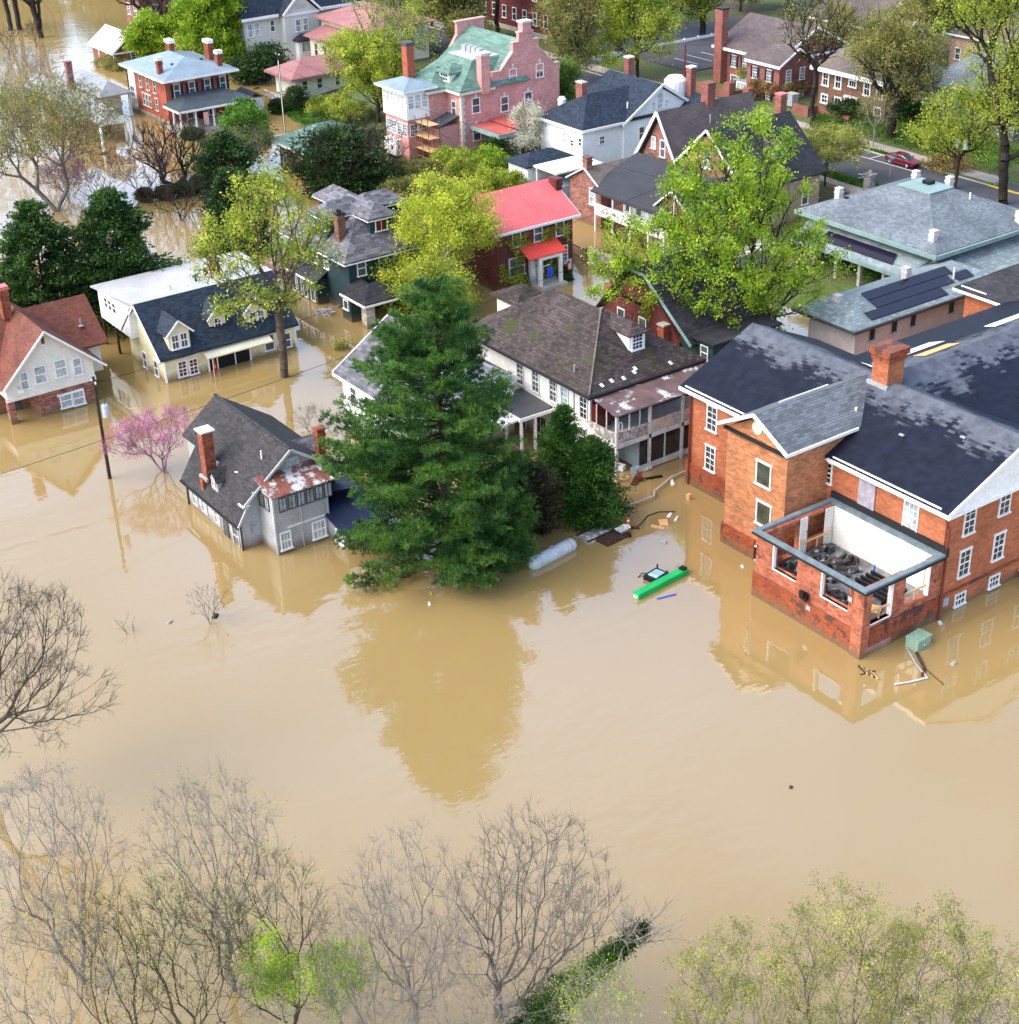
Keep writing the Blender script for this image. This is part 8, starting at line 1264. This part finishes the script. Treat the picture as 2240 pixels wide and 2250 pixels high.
pole('orange brown wooden pole behind the navy roofed white house', -171.9, 152.8, 2, 10.5, mat='drainpipe'); pole('utility pole with two pale transformers in the twiggy tree right of the red car', at('3', 1600, 955, 2).x, at('3', 1600, 955, 2).y, 2, 9.3, trans=((7.6, -.5, .3), (7.6, .6, .3)))
T = thing('overhead_line', 'overhead cables crossing the picture from the pole by the rust roofed house', 'cable', (-115.6, 39.8, 0))
def wire(T, p, q, sag, r=.022): MB().tube([(p[0]+(q[0]-p[0])*i/16, p[1]+(q[1]-p[1])*i/16, p[2]+(q[2]-p[2])*i/16-sag*4*(i/16)*(1-i/16)) for i in range(17)], r, 5).build('wire', 'black_pipe', T)
wire(T, (-115.6, 39.8, 3.6), (-125.6, 110.6, 4.6), .9); wire(T, (-115.6, 39.8, 8.7), (-125.6, 110.6, 9.4), 1.0); wire(T, (-115.6, 39.8, 3.6), (-114.5, -10, 3.8), .5); wire(T, (-115.6, 39.8, 8.7), (-114.5, -10, 8.7), .6)
T = thing('overhead_line', 'thin cables running across the front of the red roofed house', 'cable', (-125.6, 110.6, 0)); wire(T, (-125.6, 110.6, 5.2), (-203.2, 104.0, 9.5), .8); wire(T, (-125.6, 110.6, 9.4), (-203.2, 104.0, 11.2), 1.2)
# white picket fence, villa gate piers, sign, car
T = thing('picket_fence', 'long white fence crossing the lawns behind the navy roofed house', 'fence', (-199, 150, 1.7)); MB().box(-199.5, -199.35, 147, 184, 2.3, 3.3).build('panel', 'white_paint', T)
for i in range(13): MB().box(-199.58, -199.3, 147+i*3, 147.2+i*3, 1.5, 3.45).build('post', 'white_paint', T)
for i, (z_, x_, y_, h_, mat_, lb) in enumerate((('g4', 690, 1735, 2.2, 'rose_white', 'squat pale stone chimney pot just left of the tall pair on the villa roof edge'), ('g4', 540, 1780, 2.3, 'grey_stone', 'dark carved stone gate pier by the road verge'), )):
    if i == 0: continue
    c = at(z_, x_, y_, 1.8); T = thing('gate_pier', lb, 'pier', (c.x, c.y, 1.8)); MB().box(c.x-.5, c.x+.5, c.y-.5, c.y+.5, 1, 1.8+h_).build('shaft', mat_, T); MB().box(c.x-.65, c.x+.65, c.y-.65, c.y+.65, 1.8+h_, 2+h_).tube([(c.x, c.y, 2+h_), (c.x, c.y, 2.5+h_)], [.45, .1], 10).build('cap', mat_, T)
c = at('g4', 735, 1620, 2.0); T = thing('street_sign', 'green street name signs on a thin post by the parking bay', 'sign', (c.x, c.y, 2)); MB().tube([(c.x, c.y, 2), (c.x, c.y, 4.6)], .05, 6).build('post', 'steel', T); MB().box(c.x-.45, c.x+.45, c.y-.02, c.y+.02, 4.3, 4.55).build('sign_plate', 'copper_green', T); MB().box(c.x-.02, c.x+.02, c.y-.45, c.y+.45, 4.05, 4.28).build('sign_plate', 'copper_green', T)
def car(x0, y0, z0, yaw):
    T = thing('parked_car', 'dark red sedan parked alone at the far kerb of the road', 'car', (x0, y0, z0)); ca, sa = math.cos(yaw), math.sin(yaw)
    def W(p): return (x0+p[0]*ca-p[1]*sa, y0+p[0]*sa+p[1]*ca, z0+p[2])
    def loft(st, name, mat):      # stations: x, half width, list of (y fraction, z)
        m = MB(); V, F_ = [], []; n = len(st[0][2])
        for x, hw, pr in st: V += [W((x, hw*a, z)) for a, z in pr]
        for i in range(len(st)-1):
            for j in range(n): k = (j+1) % n; F_.append((i*n+j, i*n+k, (i+1)*n+k, (i+1)*n+j))
        F_ += [tuple(range(n)), tuple(range((len(st)-1)*n, len(st)*n))]; return m.mesh(V, F_).build(name, mat, T, smooth=False)
    def sec(zb, zs, zt): return [(-.93, zb), (-1, (zb+zs)/2), (-.97, zs), (-.8, zt), (.8, zt), (.97, zs), (1, (zb+zs)/2), (.93, zb)]
    st = [(-2.4, .78, sec(.35, .72, .86)), (-2.2, .87, sec(.25, .82, .97)), (-1.5, .91, sec(.22, .85, 1.0)), (0, .92, sec(.2, .84, .97)), (1.1, .91, sec(.2, .82, .95)), (1.9, .88, sec(.22, .74, .84)), (2.3, .8, sec(.28, .62, .72)), (2.42, .68, sec(.35, .52, .6))]
    body = loft(st, 'body', 'car_paint')
    g = [(-1.75, .70, sec(.9, .95, .98)), (-1.15, .70, sec(.9, 1.15, 1.33)), (-.3, .72, sec(.9, 1.2, 1.42)), (.25, .72, sec(.9, 1.18, 1.38)), (1.2, .74, sec(.85, .9, .95))]; loft(g, 'window', 'glass_dark')
    g = [(-1.2, .62, sec(1.3, 1.33, 1.36)), (-.3, .66, sec(1.38, 1.41, 1.45)), (.3, .64, sec(1.34, 1.37, 1.41))]; loft(g, 'roof', 'car_paint')
    for s in (-1, 1):
        for px in (-.45,): MB().beam(W((px, s*.8, .9)), W((px, s*.66, 1.4)), .07, .05).build('door_pillar', 'car_paint', T)
        MB().mesh([W(p) for p in ((2.2, s*.55, .62), (2.35, s*.5, .66), (2.1, s*.82, .7), (2.0, s*.85, .6))], [(0, 1, 2, 3)]).build('headlight', 'white_paint', T); MB().obox(W((-2.38, s*.6, .72)), yaw, .08, .3, 0, .13).build('tail_light', 'red_plastic', T); MB().obox(W((.75, s*.98, .98)), yaw, .2, .14, 0, .12).build('mirror', 'car_paint', T)
        for px in (-1.45, 1.45):
            w_ = MB().tube([W((px, s*.72, .33)), W((px, s*.95, .33))], .33, 18).build('wheel', 'tyre', T); MB().tube([W((px, s*.93, .33)), W((px, s*.965, .33))], .2, 14).build('rim', 'steel', w_)
    MB().obox(W((2.42, 0, .38)), yaw, .05, .9, 0, .14).build('grille', 'black', T)
p, q_ = at('g4', 700, 1480, 2.3), at('g4', 960, 1530, 2.3); car((p.x+q_.x)/2-.3, 153.3, 2.0, 0.0)
